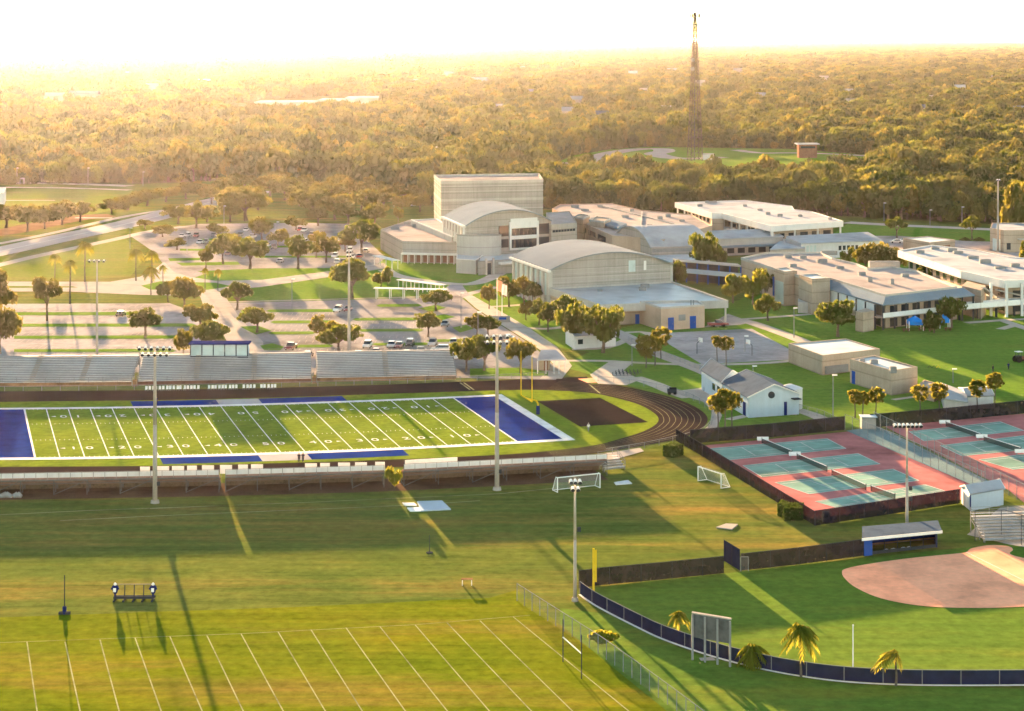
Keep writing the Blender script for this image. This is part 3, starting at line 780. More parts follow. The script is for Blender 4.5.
def barrel(t, A, B, D, ze, zc, mat, n=14, thick=.35, over=.8, endwall=None, off=0.0):
    """Barrel-vault roof springing from eaves A and B; D is the axis vector."""
    Dn = D.normalized(); W = (B - A).length; s = zc - ze; r = (W * W / 4 + s * s) / (2 * s); ha = math.asin(min(1, W / 2 / r))
    def pt(u, e=0.0):
        a = -ha + 2 * ha * u
        x = (r + e) * math.sin(a) / W + .5; z = zc - r + (r + e) * math.cos(a)
        return A + (B - A) * x, z
    mb = MB()
    for i in range(n):
        (p, z), (q, y) = pt(i / n, thick), pt((i + 1) / n, thick); (p2, z2), (q2, y2) = pt(i / n), pt((i + 1) / n)
        f0, f1 = -Dn * over, D + Dn * over
        def v(P, f, z): return (P.x + f.x, P.y + f.y, z)
        mb.poly([v(p, f0, z), v(q, f0, y), v(q, f1, y), v(p, f1, z)])
        mb.poly([v(p2, f0, z2), v(p2, f1, z2), v(q2, f1, y2), v(q2, f0, y2)])
        mb.poly([v(p, f0, z), v(p2, f0, z2), v(q2, f0, y2), v(q, f0, y)]); mb.poly([v(p, f1, z), v(q, f1, y), v(q2, f1, y2), v(p2, f1, z2)])
    for e, sgn in ((0, 1), (1, -1)):
        (p, z), (p2, z2) = pt(e, thick), pt(e)
        mb.poly([(p.x + f0.x, p.y + f0.y, z), (p.x + f1.x, p.y + f1.y, z), (p2.x + f1.x, p2.y + f1.y, z2), (p2.x + f0.x, p2.y + f0.y, z2)])
    ro = mb.build('roof', M[mat], t)
    if endwall:
        for f in ((0, 0), (D.x, D.y)):
            ps = [pt(i / n, -.02) for i in range(n + 1)]
            MB().poly([(A.x + f[0], A.y + f[1], 0)] + [(p.x + f[0], p.y + f[1], z) for p, z in ps] + [(B.x + f[0], B.y + f[1], 0)]).build('end_wall', M[endwall], t, tri=True)
        for P in (A, B):
            MB().poly([(P.x, P.y, 0), (P.x + D.x, P.y + D.y, 0), (P.x + D.x, P.y + D.y, ze - .02), (P.x, P.y, ze - .02)]).build('side_wall', M[endwall], t)
    return ro, pt

# --- gymnasium with its barrel roof
gA, gB = V2(549.5, 287.5, 6), V2(672, 281, 6); gD = Vector((-10.5, 34))
t = thing('gymnasium', 'large pale gymnasium with a shallow blue-grey barrel roof behind the flat grey annex', 'gymnasium', centre([gA, gB, gA + gD, gB + gD]))
ro, gp = barrel(t, gA, gB, gD, 10.9, 15.1, 'vault_roof', endwall='grey_wall', over=1.0)
m1 = MB(); m2 = MB(); m3 = MB(); m4 = MB()
for z in (7.2, 8.4, 9.6, 10.8): panel(m1, gA, gB, 0, 1, z, z + .1, .03, .06)
m1.build('wall_band', M['light_wall'], t)
panel(m2, gA, gB, .64, .695, 9.3, 12.6, .06, .1); m2.build('window', M['paleglass'], t)
panel(m3, gA, gB, .765, .785, 9.6, 12.3, .07, .1); m3.build('vent', M['trim'], t)
m5 = MB(); panel(m5, gA, gB, -.012, .02, 0, 10.6, .35, .7); panel(m5, gA, gB, .985, 1.005, 0, 10.6, .2, .5)
for i in range(8):
    panel(m5, gA, gA + gD, i / 7.5, i / 7.5 + .035, 0, 10.4, .5, .6)
m5.each('pilaster', M['light_wall'], t)
for i in range(7):
    mm = MB(); panel(mm, gA, gA + gD, i / 7.5 + .05, i / 7.5 + .12, 3.5, 9.8, .06, .1); mm.build('window', M['paleglass'], t)
m6 = MB(); panel(m6, gA, gA + gD, -.03, 1.03, 10.4, 11.0, .9, 1.0); m6.build('eave', M['trim'], t)

# --- annex in front of it
ax = [V2(549.5, 287.5, 6), V2(601, 304.5, 6), V2(642, 302.2, 6), V2(661, 308, 6), V2(704.5, 305, 6), V2(699, 302.2, 6), V2(728, 300.3, 6), V2(672, 281, 6)]
zb = ax[0]; inn_ = inset([Vector(p) for p in ax[::-1]], .4)
t = thing('gym_annex', 'low flat-roofed annex with blue doors and wet grey roof in front of the gymnasium', 'building', centre(ax))
bd = [ax[2], ax[3], ax[4], ax[5]]
d_ = (ax[7] - ax[6])
core = [ax[0] + (ax[7] - ax[0]) * .003 + (ax[1] - ax[0]) * .004, ax[1] + Vector((1.2, 3.0)), ax[6] + Vector((-6, 3.5)), ax[7] + (ax[0] - ax[7]) * .003 + d_ * -.004]
MB().prism(core, -.05, 5.0, top=False).build('wall', M['tan_wall'], t)
off_ = Vector((0, -.25))
main = [ax[0] + off_, ax[1], ax[6], ax[7] + off_]
MB().prism(main, 4.0, 5.5, True, True).build('roof', M['grey_roof'], t)
MB().ring(inset(main[::-1] if sum(main[i].x * main[(i + 1) % 4].y - main[(i + 1) % 4].x * main[i].y for i in range(4)) < 0 else main, -.08), 3.95, 6.0, .45).build('fascia', M['light_wall'], t)
blk = [ax[2] + Vector((-.5, 2)), ax[3], ax[4], ax[5] + Vector((0, 3))]
MB().prism(blk, -.05, 5.7, top=False).build('door_block', M['pink_wall'], t)
MB().poly([(p.x, p.y, 5.72) for p in blk]).build('block_roof', M['grey_roof'], t)
MB().ring(blk, 5.7, 6.15, .4).build('parapet', M['light_wall'], t)
for u0, u1, z1 in ((.16, .29, 3.3), (.66, .80, 3.3)):
    mm = MB(); panel(mm, ax[3], ax[4], u0, u1, .05, z1, .1, .14); d = mm.build('door', M['blue'], t)
    mm = MB(); panel(mm, ax[3], ax[4], u0 + .1, u0 + .105, 1.5, 1.8, .16, .06); mm.build('handle', M['galv'], d)
mm = MB(); panel(mm, ax[3], ax[4], .40, .56, 2.3, 3.9, .06, .1); mm.build('vent', M['galv'], t)
mm = MB(); panel(mm, core[1], core[2], .3, .34, .05, 2.6, .1, .14); mm.build('door', M['blue'], t)
mm = MB(); panel(mm, core[1], core[2], .42, .46, .05, 2.6, .1, .14); mm.build('door', M['blue'], t)
for p in (ax[6] + Vector((-.6, .8)), ax[6] + Vector((-7, .4))):
    mm = MB().box((p.x, p.y, 2), (.5, .5, 4)); mm.build('column', M['light_wall'], t)
hvac(t, 645, 287, 5.6, 2.5, 2); hvac(t, 642.5, 290, 5.6, 2, 1.6); hvac(t, 600, 291, 5.6, 1.4, 1.2, .7)
for x in (691, 693.5):
    v = G(x, 304, 6.1); MB().tube((v.x, v.y, 5.7), (v.x, v.y, 7.2), .15).build('flue', M['galv'], t)

# --- concert hall: fly tower, curved front, west wing
tb = [V2(441, 240), V2(543, 237.5), V2(539, 229), V2(434, 231)]
t = thing('fly_tower', 'tall windowless grey banded tower block rising behind the curved hall roof', 'tower block', centre(tb))
MB().prism(tb, -.05, 22.0, top=False).build('wall', M['grey_wall'], t)
MB().poly([(p.x, p.y, 21.7) for p in tb]).build('roof', M['pink_roof'], t)
MB().ring(inset(tb, -.12), 21.4, 22.5, .5).build('parapet', M['light_wall'], t)
for z in (8, 11.5, 14.6, 18.2, 20.2):
    MB().ring(inset(tb, -.07), z, z + (1.0 if z > 14 and z < 18 else .3), .12).build('wall_band', M['light_wall'], t)

hA, hB = V2(465, 268), V2(551, 262); hD = (V2(541, 240) - hB) * .8
hD = Vector((-8, 34))
t = thing('concert_hall', 'pale grey concert hall with a wide arched roof and glazed two-storey entrance front', 'concert hall', centre([hA, hB, hA + hD, hB + hD]))
ro, hp = barrel(t, hA, hB, hD, 14.0, 18.6, 'metal_roof', endwall='grey_wall', over=1.2)
m = MB()
for z in (3.5, 6.2, 9.2, 12.2): panel(m, hA, hB, .0, .38, z, z + .14, .04, .07)
m.build('wall_band', M['light_wall'], t)
m = MB(); panel(m, hA, hB, .52, .83, 12.3, 15.6, .45, .5); panel(m, hA, hB, .52, .83, 8.6, 9.8, .45, .5); panel(m, hA, hB, .52, .83, 5.0, 5.6, .5, .55)
panel(m, hA, hB, .505, .525, 5, 14.5, .6, .7); panel(m, hA, hB, .825, .845, 5, 14.5, .6, .7); m.build('entrance_frame', M['trim'], t)
for z0, z1 in ((9.8, 12.3), (5.6, 8.6)):
    for i in range(6):
        mm = MB(); u = .525 + i * .05; panel(mm, hA, hB, u + .004, u + .047, z0 + .05, z1 - .05, .3, .3); mm.build('window', M['glass'], t)
for u0, u1 in ((.385, .50), (.85, .975)):
    for z0, z1 in ((6.0, 8.8), (9.8, 13.4)):
        mm = MB(); panel(mm, hA, hB, u0, u1, z0, z1, .1, .15); mm.build('window', M['glass'], t)
m = MB()
for i in range(8): panel(m, hA, hA + hD, i / 7.2, i / 7.2 + .03, 7.5, 13.8, .7, .8)
m.each('column', M['trim'], t)
m = MB(); panel(m, hA, hA + hD, .0, 1, 10.6, 13.6, .1, .12); m.build('clerestory', M['rust'], t)
m = MB(); panel(m, hA, hA + hD, -.03, 1.03, 13.7, 14.3, 1.2, 1.3); m.build('eave', M['trim'], t)
# curved drum at the corner
c = hA + (hB - hA) * .16 + Vector((0, -1.5)); m = MB(); mb2 = MB(); N = 20
arc = [c + Vector((math.cos(math.pi + i * math.pi / N) * 7.5, math.sin(math.pi + i * math.pi / N) * 5.0)) for i in range(N + 1)]
m.prism(arc, -.05, 11.2); m.build('drum_wall', M['light_wall'], t)
for z in (3.4, 7.0, 10.9): mb2.prism(inset(arc, -.07), z, z + .35, True, True)
mb2.build('drum_band', M['grey_wall'], t)
mm = MB(); panel(mm, hA + Vector((0, -1.2)), hB + Vector((0, -1.2)), .28, .40, .05, 3.6, 1.0, 1.4); mm.build('porch', M['light_wall'], t)
mm = MB(); panel(mm, hA + Vector((0, -2.3)), hB + Vector((0, -2.3)), .32, .355, .05, 2.9, 1.0, .2); mm.build('door', M['dark'], t)
# east shoulder of the hall
e = [V2(551, 262.5), V2(577, 260), V2(570, 246), V2(546, 248)]
t = flat_building('hall_side_wing', 'plain grey side wing with a strip of dark clerestory glass right of the hall front', e, 13.0, 'grey_wall', 'pink_roof')
for i in range(8):
    mm = MB(); panel(mm, e[0], e[1], .06 + i * .11, .155 + i * .11, 10.2, 11.0, .06, .1); mm.build('window', M['glass'], t)
# foyer in front
e = [V2(478, 275.5), V2(545, 271), V2(551, 263.5), V2(480, 268.5)]
t = flat_building('entrance_lobby', 'low grey lobby block with sloping ramp walls below the glazed hall front', e, 4.6, 'grey_wall', 'grey_roof')
mm = MB(); panel(mm, e[0], e[1], .13, .19, .05, 3.8, .08, .12); mm.build('door', M['dark'], t)
for u in (.10, .21): 
    mm = MB(); panel(mm, e[0], e[1], u, u + .022, 0, 5.4, .7, .8); mm.build('column', M['light_wall'], t)
mm = MB(); panel(mm, e[0], e[1], .3, .62, 3.2, 3.9, 1.8, 1.9); mm.build('canopy', M['trim'], t)
# west wing
wg = [V2(380.5, 229.8, 7.2), V2(402.5, 241.6, 7.2), V2(457, 242.6, 7.2), V2(437, 227.5, 7.2), V2(412, 219.5, 7.2)]
t = flat_building('music_wing', 'low grey wing with pink gravel roof and open lawn arcade left of the hall', wg, 7.4, 'grey_wall', 'pink_roof', .9)
mm = MB()
panel(mm, wg[1], wg[2], .0, 1.02, 3.0, 3.5, 2.6, 2.7); mm.build('arcade_canopy', M['trim'], t)
for i in range(9):
    mm = MB(); panel(mm, wg[1], wg[2], i / 8.3, i / 8.3 + .012, 0, 3.0, 2.5, .35); mm.each('column', M['trim'], t)
for i in range(8):
    mm = MB(); panel(mm, wg[1], wg[2], i / 8.3 + .02, i / 8.3 + .11, .3, 2.7, .06, .1); mm.build('window', M['rust'], t)
hvac(t, 395, 229, 6.9, 3, 2); hvac(t, 418, 227, 6.9, 4, 2.4, 1.4); hvac(t, 408, 224, 6.9, 3, 2)
up = [V2(411, 220.5, 8.6), V2(452, 237.5, 8.6), V2(463, 236, 8.6), V2(437, 219.5, 8.6)]
t = flat_building('hall_link', 'narrow link building with a pale roof between the pink-roofed wing and the hall', up, 9.0, 'light_wall', 'pink_roof')
e = [V2(456.2, 273), V2(476, 274.4), V2(484, 268.6), V2(457, 267)]
t = flat_building('store_building', 'small plain grey block beside the lawn arcade with an arched dark entrance', e, 4.7, 'light_wall', 'grey_roof', .3)
mm = MB(); panel(mm, e[1], e[2], .25, .6, .05, 3.0, .08, .12); mm.build('door', M['rust'], t)

# --- middle classroom block with pink roof
pm = [V2(552, 209, 9), V2(560, 204.6, 9), V2(612, 203.8, 9), V2(642, 210.5, 9), V2(692, 215, 9), V2(712, 226, 9), V2(664, 240, 9), V2(612, 236, 9), V2(573, 219, 9)]
t = flat_building('classroom_block', 'wide two-storey classroom block with pink gravel roof behind the small vaulted hall', pm, 9.2, 'pink_wall', 'pink_roof')
for i, (a, b, c_, d, h) in enumerate((((573, 216.5), (583, 218.5), (590, 215), (580, 213.5), 11.5), ((589, 219.5), (604, 221), (611, 218), (596, 216), 11.5))):
    q = [V2(*p_, h) for p_ in (a, b, c_, d)]
    MB().prism(q, -.05, h - .4).build('stair_tower', M['tan_wall'], t)
    MB().ring(inset(q[::-1] if sum(q[j].x * q[(j + 1) % 4].y - q[(j + 1) % 4].x * q[j].y for j in range(4)) < 0 else q, -.06), h - .6, h, .4).build('parapet', M['light_wall'], t)
q = [V2(601, 224, 9.8), V2(617, 228.5, 9.8), V2(627, 225, 9.8), V2(612, 220.5, 9.8)]
MB().prism(q, 9.5, 10.3, True, True).build('canopy', M['metal_roof'], t)
for i, s_ in enumerate((.25, .5, .75)):
    mm = MB(); panel(mm, pm[7], pm[8], s_ - .1, s_ + .08, 5.8, 7.6, .08, .12); mm.build('window', M['glass'], t)
for x, y in ((575, 207), (600, 206.5), (585, 210.5), (632, 211), (660, 219), (650, 226), (668, 216.5), (682, 221), (625, 217)):
    hvac(t, x, y, 9.0, random.uniform(1.6, 3.4), random.uniform(1.4, 2.4), random.uniform(.8, 1.4))
MB().bar((*P2(642, 212, 9.1), 9.1), (*P2(640, 234, 9.1), 9.1), .5, .5).build('roof_curb', M['light_wall'], t)
MB().bar((*P2(600, 205.5, 9.1), 9.1), (*P2(690, 228, 9.1), 9.1), .5, .5).build('roof_curb', M['light_wall'], t)

# --- small vaulted hall
vA, vB = V2(614, 238, 6.7), V2(652, 248, 6.7); vD = Vector((34, 11)).normalized() * 21
t = thing('vaulted_hall', 'small hall with a bright white barrel vault behind the gymnasium', 'hall', centre([vA, vB, vA + vD, vB + vD]))
barrel(t, vA, vB, vD, 6.7, 12.2, 'white_roof', endwall='grey_wall', over=.6)
m = MB(); panel(m, vB, vB + vD, .0, 1.0, 5.2, 6.4, .1, .12); m.build('clerestory', M['galv'], t)
for i in range(3):
    mm = MB(); panel(mm, vB, vB + vD, .1 + i * .3, .3 + i * .3, 1.5, 3.4, .1, .12); mm.build('window', M['glass'], t)
e = [V2(646, 262.5, 4.4), V2(700, 262, 4.4), V2(700, 254, 4.4), V2(640, 252.5, 4.4)]
t = flat_building('hall_lean_to', 'low grey lean-to under the eave of the white vaulted hall', e, 4.4, 'grey_wall', 'grey_roof', .3)

# --- white roofed classroom building, top right
wb = [V2(675, 202.3, 10), V2(712, 213.2, 10), V2(722, 213.2, 10), V2(771, 226, 10), V2(843, 221, 10), V2(812, 211.5, 10), V2(794, 209.5, 10), V2(792, 206, 10), V2(745, 200.2, 10)]
t = thing('white_roof_block', 'two-storey tan classroom block with an overhanging white flat roof, nearest the woods', 'building', centre(wb))
q = wb[::-1] if sum(wb[j].x * wb[(j + 1) % 9].y - wb[(j + 1) % 9].x * wb[j].y for j in range(9)) < 0 else wb
MB().prism(q, 8.0, 9.8, True, True).build('roof', M['white_roof'], t)
MB().ring(inset(q, -.08), 7.9, 10.05, .4).build('fascia', M['trim'], t)
MB().prism(inset(q, 3.2), -.05, 7.98, top=False).build('wall', M['tan_wall'], t)
iq = inset(q, 3.2); iw = [p for p in iq]
def edges_facing(P):
    for i in range(len(P)):
        a, b = P[i], P[(i + 1) % len(P)]; d = b - a
        if Vector((d.y, -d.x)).dot(-(a + b) / 2) > 0 and d.length > 6: yield a, b
for a, b in edges_facing(iq):
    L = (b - a).length; n = int(L / 5)
    for i in range(n):
        for z in (1.0, 5.0):
            mm = MB(); panel(mm, a, b, (i + .15) / n, (i + .8) / n, z, z + 1.7, .06, .1); mm.build('window', M['glass'], t)
    mm = MB(); panel(mm, a, b, 0, 1, 3.7, 4.6, 2.6, 2.7); mm.build('balcony', M['trim'], t)
for a, b in edges_facing(inset(q, .7)):
    n = max(2, int((b - a).length / 9))
    for i in range(n + 1):
        mm = MB(); panel(mm, a, b, i / n - .25 / (b - a).length, i / n + .25 / (b - a).length, 0, 7.95, 0, .5); mm.each('column', M['trim'], t)
a = V2(712, 216, 9); MB().prism([a, a + Vector((4.5, 0)), a + Vector((4.5, 6)), a + Vector((0, 6))], -.05, 7.95, False).build('stair_tower', M['tan_wall'], t)
for x, y in ((707, 202.5), (711, 202.5), (715, 202.3), (700, 206), (768, 214), (780, 216), (760, 210), (800, 216), (745, 206), (830, 219)):
    hvac(t, x, y, 10.0, random.uniform(1.3, 2.4), random.uniform(1.2, 2), random.uniform(.7, 1.1))
# --- sloping white roofs in front
def gable_shed(name, label, e0, e1, r0, r1, ze, zr, wall, roof, cat='building'):
    """Long building with a mono-pitch roof: eave e0-e1 nearer, ridge r0-r1 farther."""
    a, b, c, d = V2(*e0, ze), V2(*e1, ze), V2(*r1, zr), V2(*r0, zr)
    t = thing(name, label, cat, centre([a, b, c, d]))
    MB().prism([a, b, c, d], -.05, ze - .02, False).build('wall', M[wall], t)
    m = MB(); n = Vector(((a - d).x, (a - d).y)).normalized() * .7
    A_, B_ = a + n, b + n
    for z_ in (0, -.3): m.poly([(A_.x, A_.y, ze + z_), (B_.x, B_.y, ze + z_), (c.x, c.y, zr + z_), (d.x, d.y, zr + z_)])
    m.poly([(A_.x, A_.y, ze), (A_.x, A_.y, ze - .3), (B_.x, B_.y, ze - .3), (B_.x, B_.y, ze)])
    m.build('roof', M[roof], t)
    MB().poly([(b.x, b.y, 0), (c.x, c.y, 0), (c.x, c.y, zr - .31), (b.x, b.y, ze - .31)]).each('gable', M[wall], t)
    MB().poly([(a.x, a.y, 0), (d.x, d.y, 0), (d.x, d.y, zr - .31), (a.x, a.y, ze - .31)]).each('gable', M[wall], t)
    MB().poly([(d.x, d.y, 0), (c.x, c.y, 0), (c.x, c.y, zr - .31), (d.x, d.y, zr - .31)]).each('gable', M[wall], t)
    return t, a, b
t, a, b = gable_shed('cafeteria', 'long pale building with a bright white sloping roof right of the vaulted hall', (713, 238.8), (783, 236), (697, 231), (771, 228.6), 6.2, 7.6, 'light_wall', 'white_roof')
m = MB(); panel(m, a, b, 0, 1, 3.0, 3.6, 3, 3.1); m.build('canopy', M['metal_roof'], t)
for i in range(6):
    mm = MB(); panel(mm, a, b, .05 + i * .15, .15 + i * .15, .8, 2.6, .06, .1); mm.build('window', M['glass'], t)
t, a, b = gable_shed('office_building', 'cream office building with a white roof and five small dark windows behind the classroom roof', (801, 243.2), (882, 240), (786, 236), (868, 231.8), 5.6, 6.6, 'white_wall', 'white_roof')
for i in range(5):
    mm = MB(); panel(mm, a, b, .46 + i * .052, .495 + i * .052, 2.6, 4.2, .06, .1); mm.build('window', M['glass'], t)
for i in range(4):
    mm = MB(); panel(mm, a, b, .02 + i * .045, .05 + i * .045, 2.4, 4.6, .06, .1); mm.build('window', M['paleglass'], t)
t, a, b = gable_shed('link_canopy', 'low white canopy roof running between the cafeteria and the cream office', (770, 249), (805, 248), (783, 238), (806, 238), 4.2, 4.6, 'light_wall', 'white_roof', 'canopy')

# --- large two-storey classroom building, right of centre
cb = [V2(741, 257.5, 9), V2(767, 252.4, 9), V2(821, 252.4, 9), V2(833, 258, 9), V2(857, 263.5, 9), V2(868, 268, 9), V2(892, 266.5, 9), V2(917, 270.5, 9), V2(957, 286.5, 9), V2(885.5, 294.6, 9), V2(831, 278, 9), V2(806, 277.5, 9), V2(784, 271, 9)]
t = thing('classroom_building', 'big two-storey tan classroom building with a pink-grey flat roof and sloped blue metal eaves', 'building', centre(cb))
q = cb[::-1] if sum(cb[j].x * cb[(j + 1) % 13].y - cb[(j + 1) % 13].x * cb[j].y for j in range(13)) < 0 else cb
MB().prism(q, -.05, 8.5, False).build('wall', M['tan_wall'], t)
MB().poly([(p.x, p.y, 8.52) for p in q]).build('roof', M['pink_roof'], t, tri=True)
MB().ring(inset(q, -.06), 8.3, 9.05, .45).build('parapet', M['light_wall'], t)
fr0, fr1, fl = V2(885.5, 294.6, 9), V2(957, 286.5, 9), V2(831, 278, 9)
def eave(P, Qp, out, z=6.7, ze=8.6):
    d = (Qp - P).normalized(); n = Vector((d.y, -d.x)); n = n if n.dot(-(P + Qp)) > 0 else -n
    return n * out
n1 = eave(fr0, fr1, 3.6); n2 = eave(fl, fr0, 3.6)
cn = fr0 + n1 + n2; r1_ = fr1 + n1 + (fr1 - fr0).normalized() * 3.2; l1_ = fl + n2
m = MB()
for P, Q_, p, q_ in ((fr0, fr1, cn, r1_), (fl, fr0, l1_, cn)):
    m.poly([(P.x, P.y, 8.5), (Q_.x, Q_.y, 8.5), (q_.x, q_.y, 6.8), (p.x, p.y, 6.8)])
    m.poly([(p.x, p.y, 6.8), (q_.x, q_.y, 6.8), (q_.x, q_.y, 6.5), (p.x, p.y, 6.5)])
    m.poly([(P.x, P.y, 6.52), (p.x, p.y, 6.5), (q_.x, q_.y, 6.5), (Q_.x, Q_.y, 6.52)])
m.poly([(fr1.x, fr1.y, 8.5), (r1_.x, r1_.y, 6.8), (fr1.x + 3, fr1.y + 6, 8.0)])
m.build('metal_eave', M['metal_roof'], t)
# balcony along the front and posts
m = MB(); i0 = fr0 + (n1 + n2) * .9; i1 = fr1 + n1 * .9 + (fr1 - fr0).normalized() * 3
for (A_, B_, n_) in ((i0, i1, n1),):
    m.prism([A_, B_, B_ - n_ * .88, A_ - n_ * .88], 3.1, 3.45, True, True)
m.build('balcony', M['concrete'], t)
m = MB(); panel(m, i0, i1, 0, 1, 3.3, 4.5, .05, .16); m.build('balcony_rail', M['white'], t)
L = (i1 - i0).length
for i in range(9):
    p = i0 + (i1 - i0) * (i / 8); m = MB().box((p.x, p.y + .4, 3.25), (.4, .4, 6.5)); m.build('post', M['dark'], t)
for i in range(6):
    m = MB(); panel(m, fr0, fr1, .06 + i * .155, .16 + i * .155, 3.6, 5.9, .06, .1); m.build('window', M['glass'], t)
    m = MB(); panel(m, fr0, fr1, .06 + i * .155, .16 + i * .155, .3, 2.6, .06, .1); m.build('window', M['glass'], t)
w0, w1 = fl + n2 * .82, fr0 + n2 * .82
for i in range(6):
    m = MB(); panel(m, w0, w1, i / 6 + .012, (i + 1) / 6 - .012, 3.2, 6.4, .0, .2); m.build('screen_panel', M['white_wall'], t)
for i in range(7):
    p = w0 + (w1 - w0) * (i / 6); m = MB().box((p.x, p.y, 3.2), (.45, .45, 6.4)); m.build('post', M['dark'], t)
m = MB().prism([w0, w1, w1 - n2 * .8, w0 - n2 * .8], 2.8, 3.15, True, True); m.build('deck', M['concrete'], t)
for i in range(5):
    m = MB(); panel(m, fl, fr0, .1 + i * .18, .2 + i * .18, .2, 2.5, .06, .1); m.build('window', M['glass'], t)
# stair towers at the left end
for a, b, c_, d, h, w_ in (((774, 268.3), (784.5, 271.5), (797, 270.5), (787, 267), 10, True), ((799, 274.5), (812, 279), (830, 278), (817, 273.5), 10, False)):
    qq = [V2(*p_, h) for p_ in (a, b, c_, d)]
    sw = MB().prism(qq, -.05, h, False).build('stair_tower', M['tan_wall'], t)
    MB().poly([(p.x, p.y, h - .3) for p in qq]).build('tower_roof', M['grey_roof'], t)
    MB().ring(qq[::-1] if sum(qq[j].x * qq[(j + 1) % 4].y - qq[(j + 1) % 4].x * qq[j].y for j in range(4)) < 0 else qq, h - .35, h + .02, .4).build('parapet', M['light_wall'], t)
    if w_:
        m = MB(); panel(m, qq[0], qq[1], .1, .9, .5, 6.8, .06, .1); m.build('window', M['paleglass'], t)
        m = MB(); panel(m, qq[0], qq[1], -.1, .05, 2, 7.5, .12, .16); m.build('downpipe', M['blue'], t)
qq = [V2(855.5, 331), V2(863, 332.5), V2(874, 330.5), V2(866, 327.5)]
MB().prism(qq, -.05, 5.2).build('lift_shaft', M['tan_wall'], t)
m = MB(); panel(m, V2(800, 311), V2(811, 312), .35, .8, .1, 2.6, .06, .1); m.build('door', M['blue'], t)
qq = [V2(798, 313), V2(812, 313.5), V2(812, 309), V2(798, 309)]
MB().prism(qq, -.05, 3.0).build('store', M['light_wall'], t)
# awning at the far left end of this building
qq = [V2(751, 266.5, 6.5), V2(771, 273, 6.5), V2(774, 268.5, 6.5), V2(757, 262.5, 6.5)]
MB().prism(qq, 6.2, 6.6, True, True).build('awning', M['metal_roof'], t)
qq = [V2(745, 262, 7.5), V2(757, 265.5, 7.5), V2(765, 262, 7.5), V2(752, 259, 7.5)]
MB().prism(qq, -.05, 7.6).build('stair_tower', M['white_wall'], t)
for x, y, w_, d_, h_ in ((862, 274.5, 2, 1.5, 1), (892, 283.5, 1, 1, 1.6), (822, 262, 3, 2, 1.2), (803, 258, 2, 1.6, 1), (788, 257, 2.4, 2, 1), (793, 266, 2, 2, .9), (840, 268, 2.4, 1.6, .8), (870, 281, 1.2, 1, 1.4), (905, 276, 2, 2, 1), (884, 266.3, 9, 3, 1.8), (829, 253.8, 5, 2, 1.2)):
    hvac(t, x, y, 8.7, w_, d_, h_)

# --- right-hand building with the white fascia and the bridge
rb = [V2(898, 250.5, 10), V2(961, 271, 10), V2(1004, 280.5, 10), V2(1090, 277, 10), V2(1090, 262, 10), V2(1010, 257, 10), V2(975, 250, 10), V2(932, 245, 10)]
t = thing('courtyard_building', 'two-storey tan building with broad white fascia and pale roof at the right, beside the bridge', 'building', centre(rb))
q = rb[::-1] if sum(rb[j].x * rb[(j + 1) % 8].y - rb[(j + 1) % 8].x * rb[j].y for j in range(8)) < 0 else rb
MB().prism(q, 8.2, 9.8, True, True).build('roof', M['white_roof'], t)
MB().ring(inset(q, -.08), 7.9, 10.05, .45).build('fascia', M['trim'], t)
iq = inset(q, 3.0)
MB().prism(iq, -.05, 8.18, False).build('wall', M['tan_wall'], t)
for a, b in edges_facing(iq):
    n = max(2, int((b - a).length / 6))
    for i in range(n):
        for z in (.8, 4.8):
            mm = MB(); panel(mm, a, b, (i + .2) / n, (i + .7) / n, z, z + 1.9, .06, .1); mm.build('window', M['glass'], t)
    mm = MB(); panel(mm, a, b, 0, 1, 3.4, 4.5, 2.4, 2.5); mm.build('balcony', M['trim'], t)
for x, y in ((991, 301), (1006.5, 302), (1022, 301)):
    v = G(x, y, 4.2); MB().box((v.x, v.y, 4.6), (.7, .7, 9.2)).each('column', M['trim'], t)
v = V2(962, 309, 0); MB().prism([V2(962, 300, 4), V2(981, 305, 4), V2(986, 300, 4), V2(967, 295, 4)], -.05, 8.0).build('stair_tower', M['tan_wall'], t)
m = MB(); a = G(983, 288, 8); b = G(994, 297, 5)
m.bar(a, b, 1.6, .4); a2 = G(997, 290, 7.2); b2 = G(1030, 297.5, 4.4); m.bar(a2, b2, 1.6, .4); m.build('stair_flight', M['light_wall'], t)
for x, y in ((935, 248.5), (952, 251), (973, 258), (958, 253), (1000, 268), (985, 262.5), (920, 252.5), (1015, 266)):
    hvac(t, x, y, 10, random.uniform(1.5, 3.5), 1.6, random.uniform(.7, 1.3))
b0, b1 = V2(957, 309, 3.4), V2(1100, 297.5, 3.4); bo = Vector((0.6, 4))
t = thing('footbridge', 'white raised walkway on dark posts linking the two classroom buildings over the lawn', 'footbridge', centre([b0, b1]))
MB().prism([b0, b1, b1 + bo, b0 + bo], 3.0, 3.45, True, True).build('deck', M['concrete'], t)
m = MB(); panel(m, b0, b1, 0, 1, 3.2, 4.6, .08, .14); m.build('rail', M['white'], t)
m = MB(); panel(m, b0 + bo, b1 + bo, 0, 1, 3.2, 4.6, .02, .14); m.build('rail', M['white'], t)
for i in range(9):
    p = b0 + (b1 - b0) * (i / 8 + .02) + bo * .5; MB().box((p.x, p.y, 1.5), (.55, .55, 3.0)).build('post', M['dark'], t)
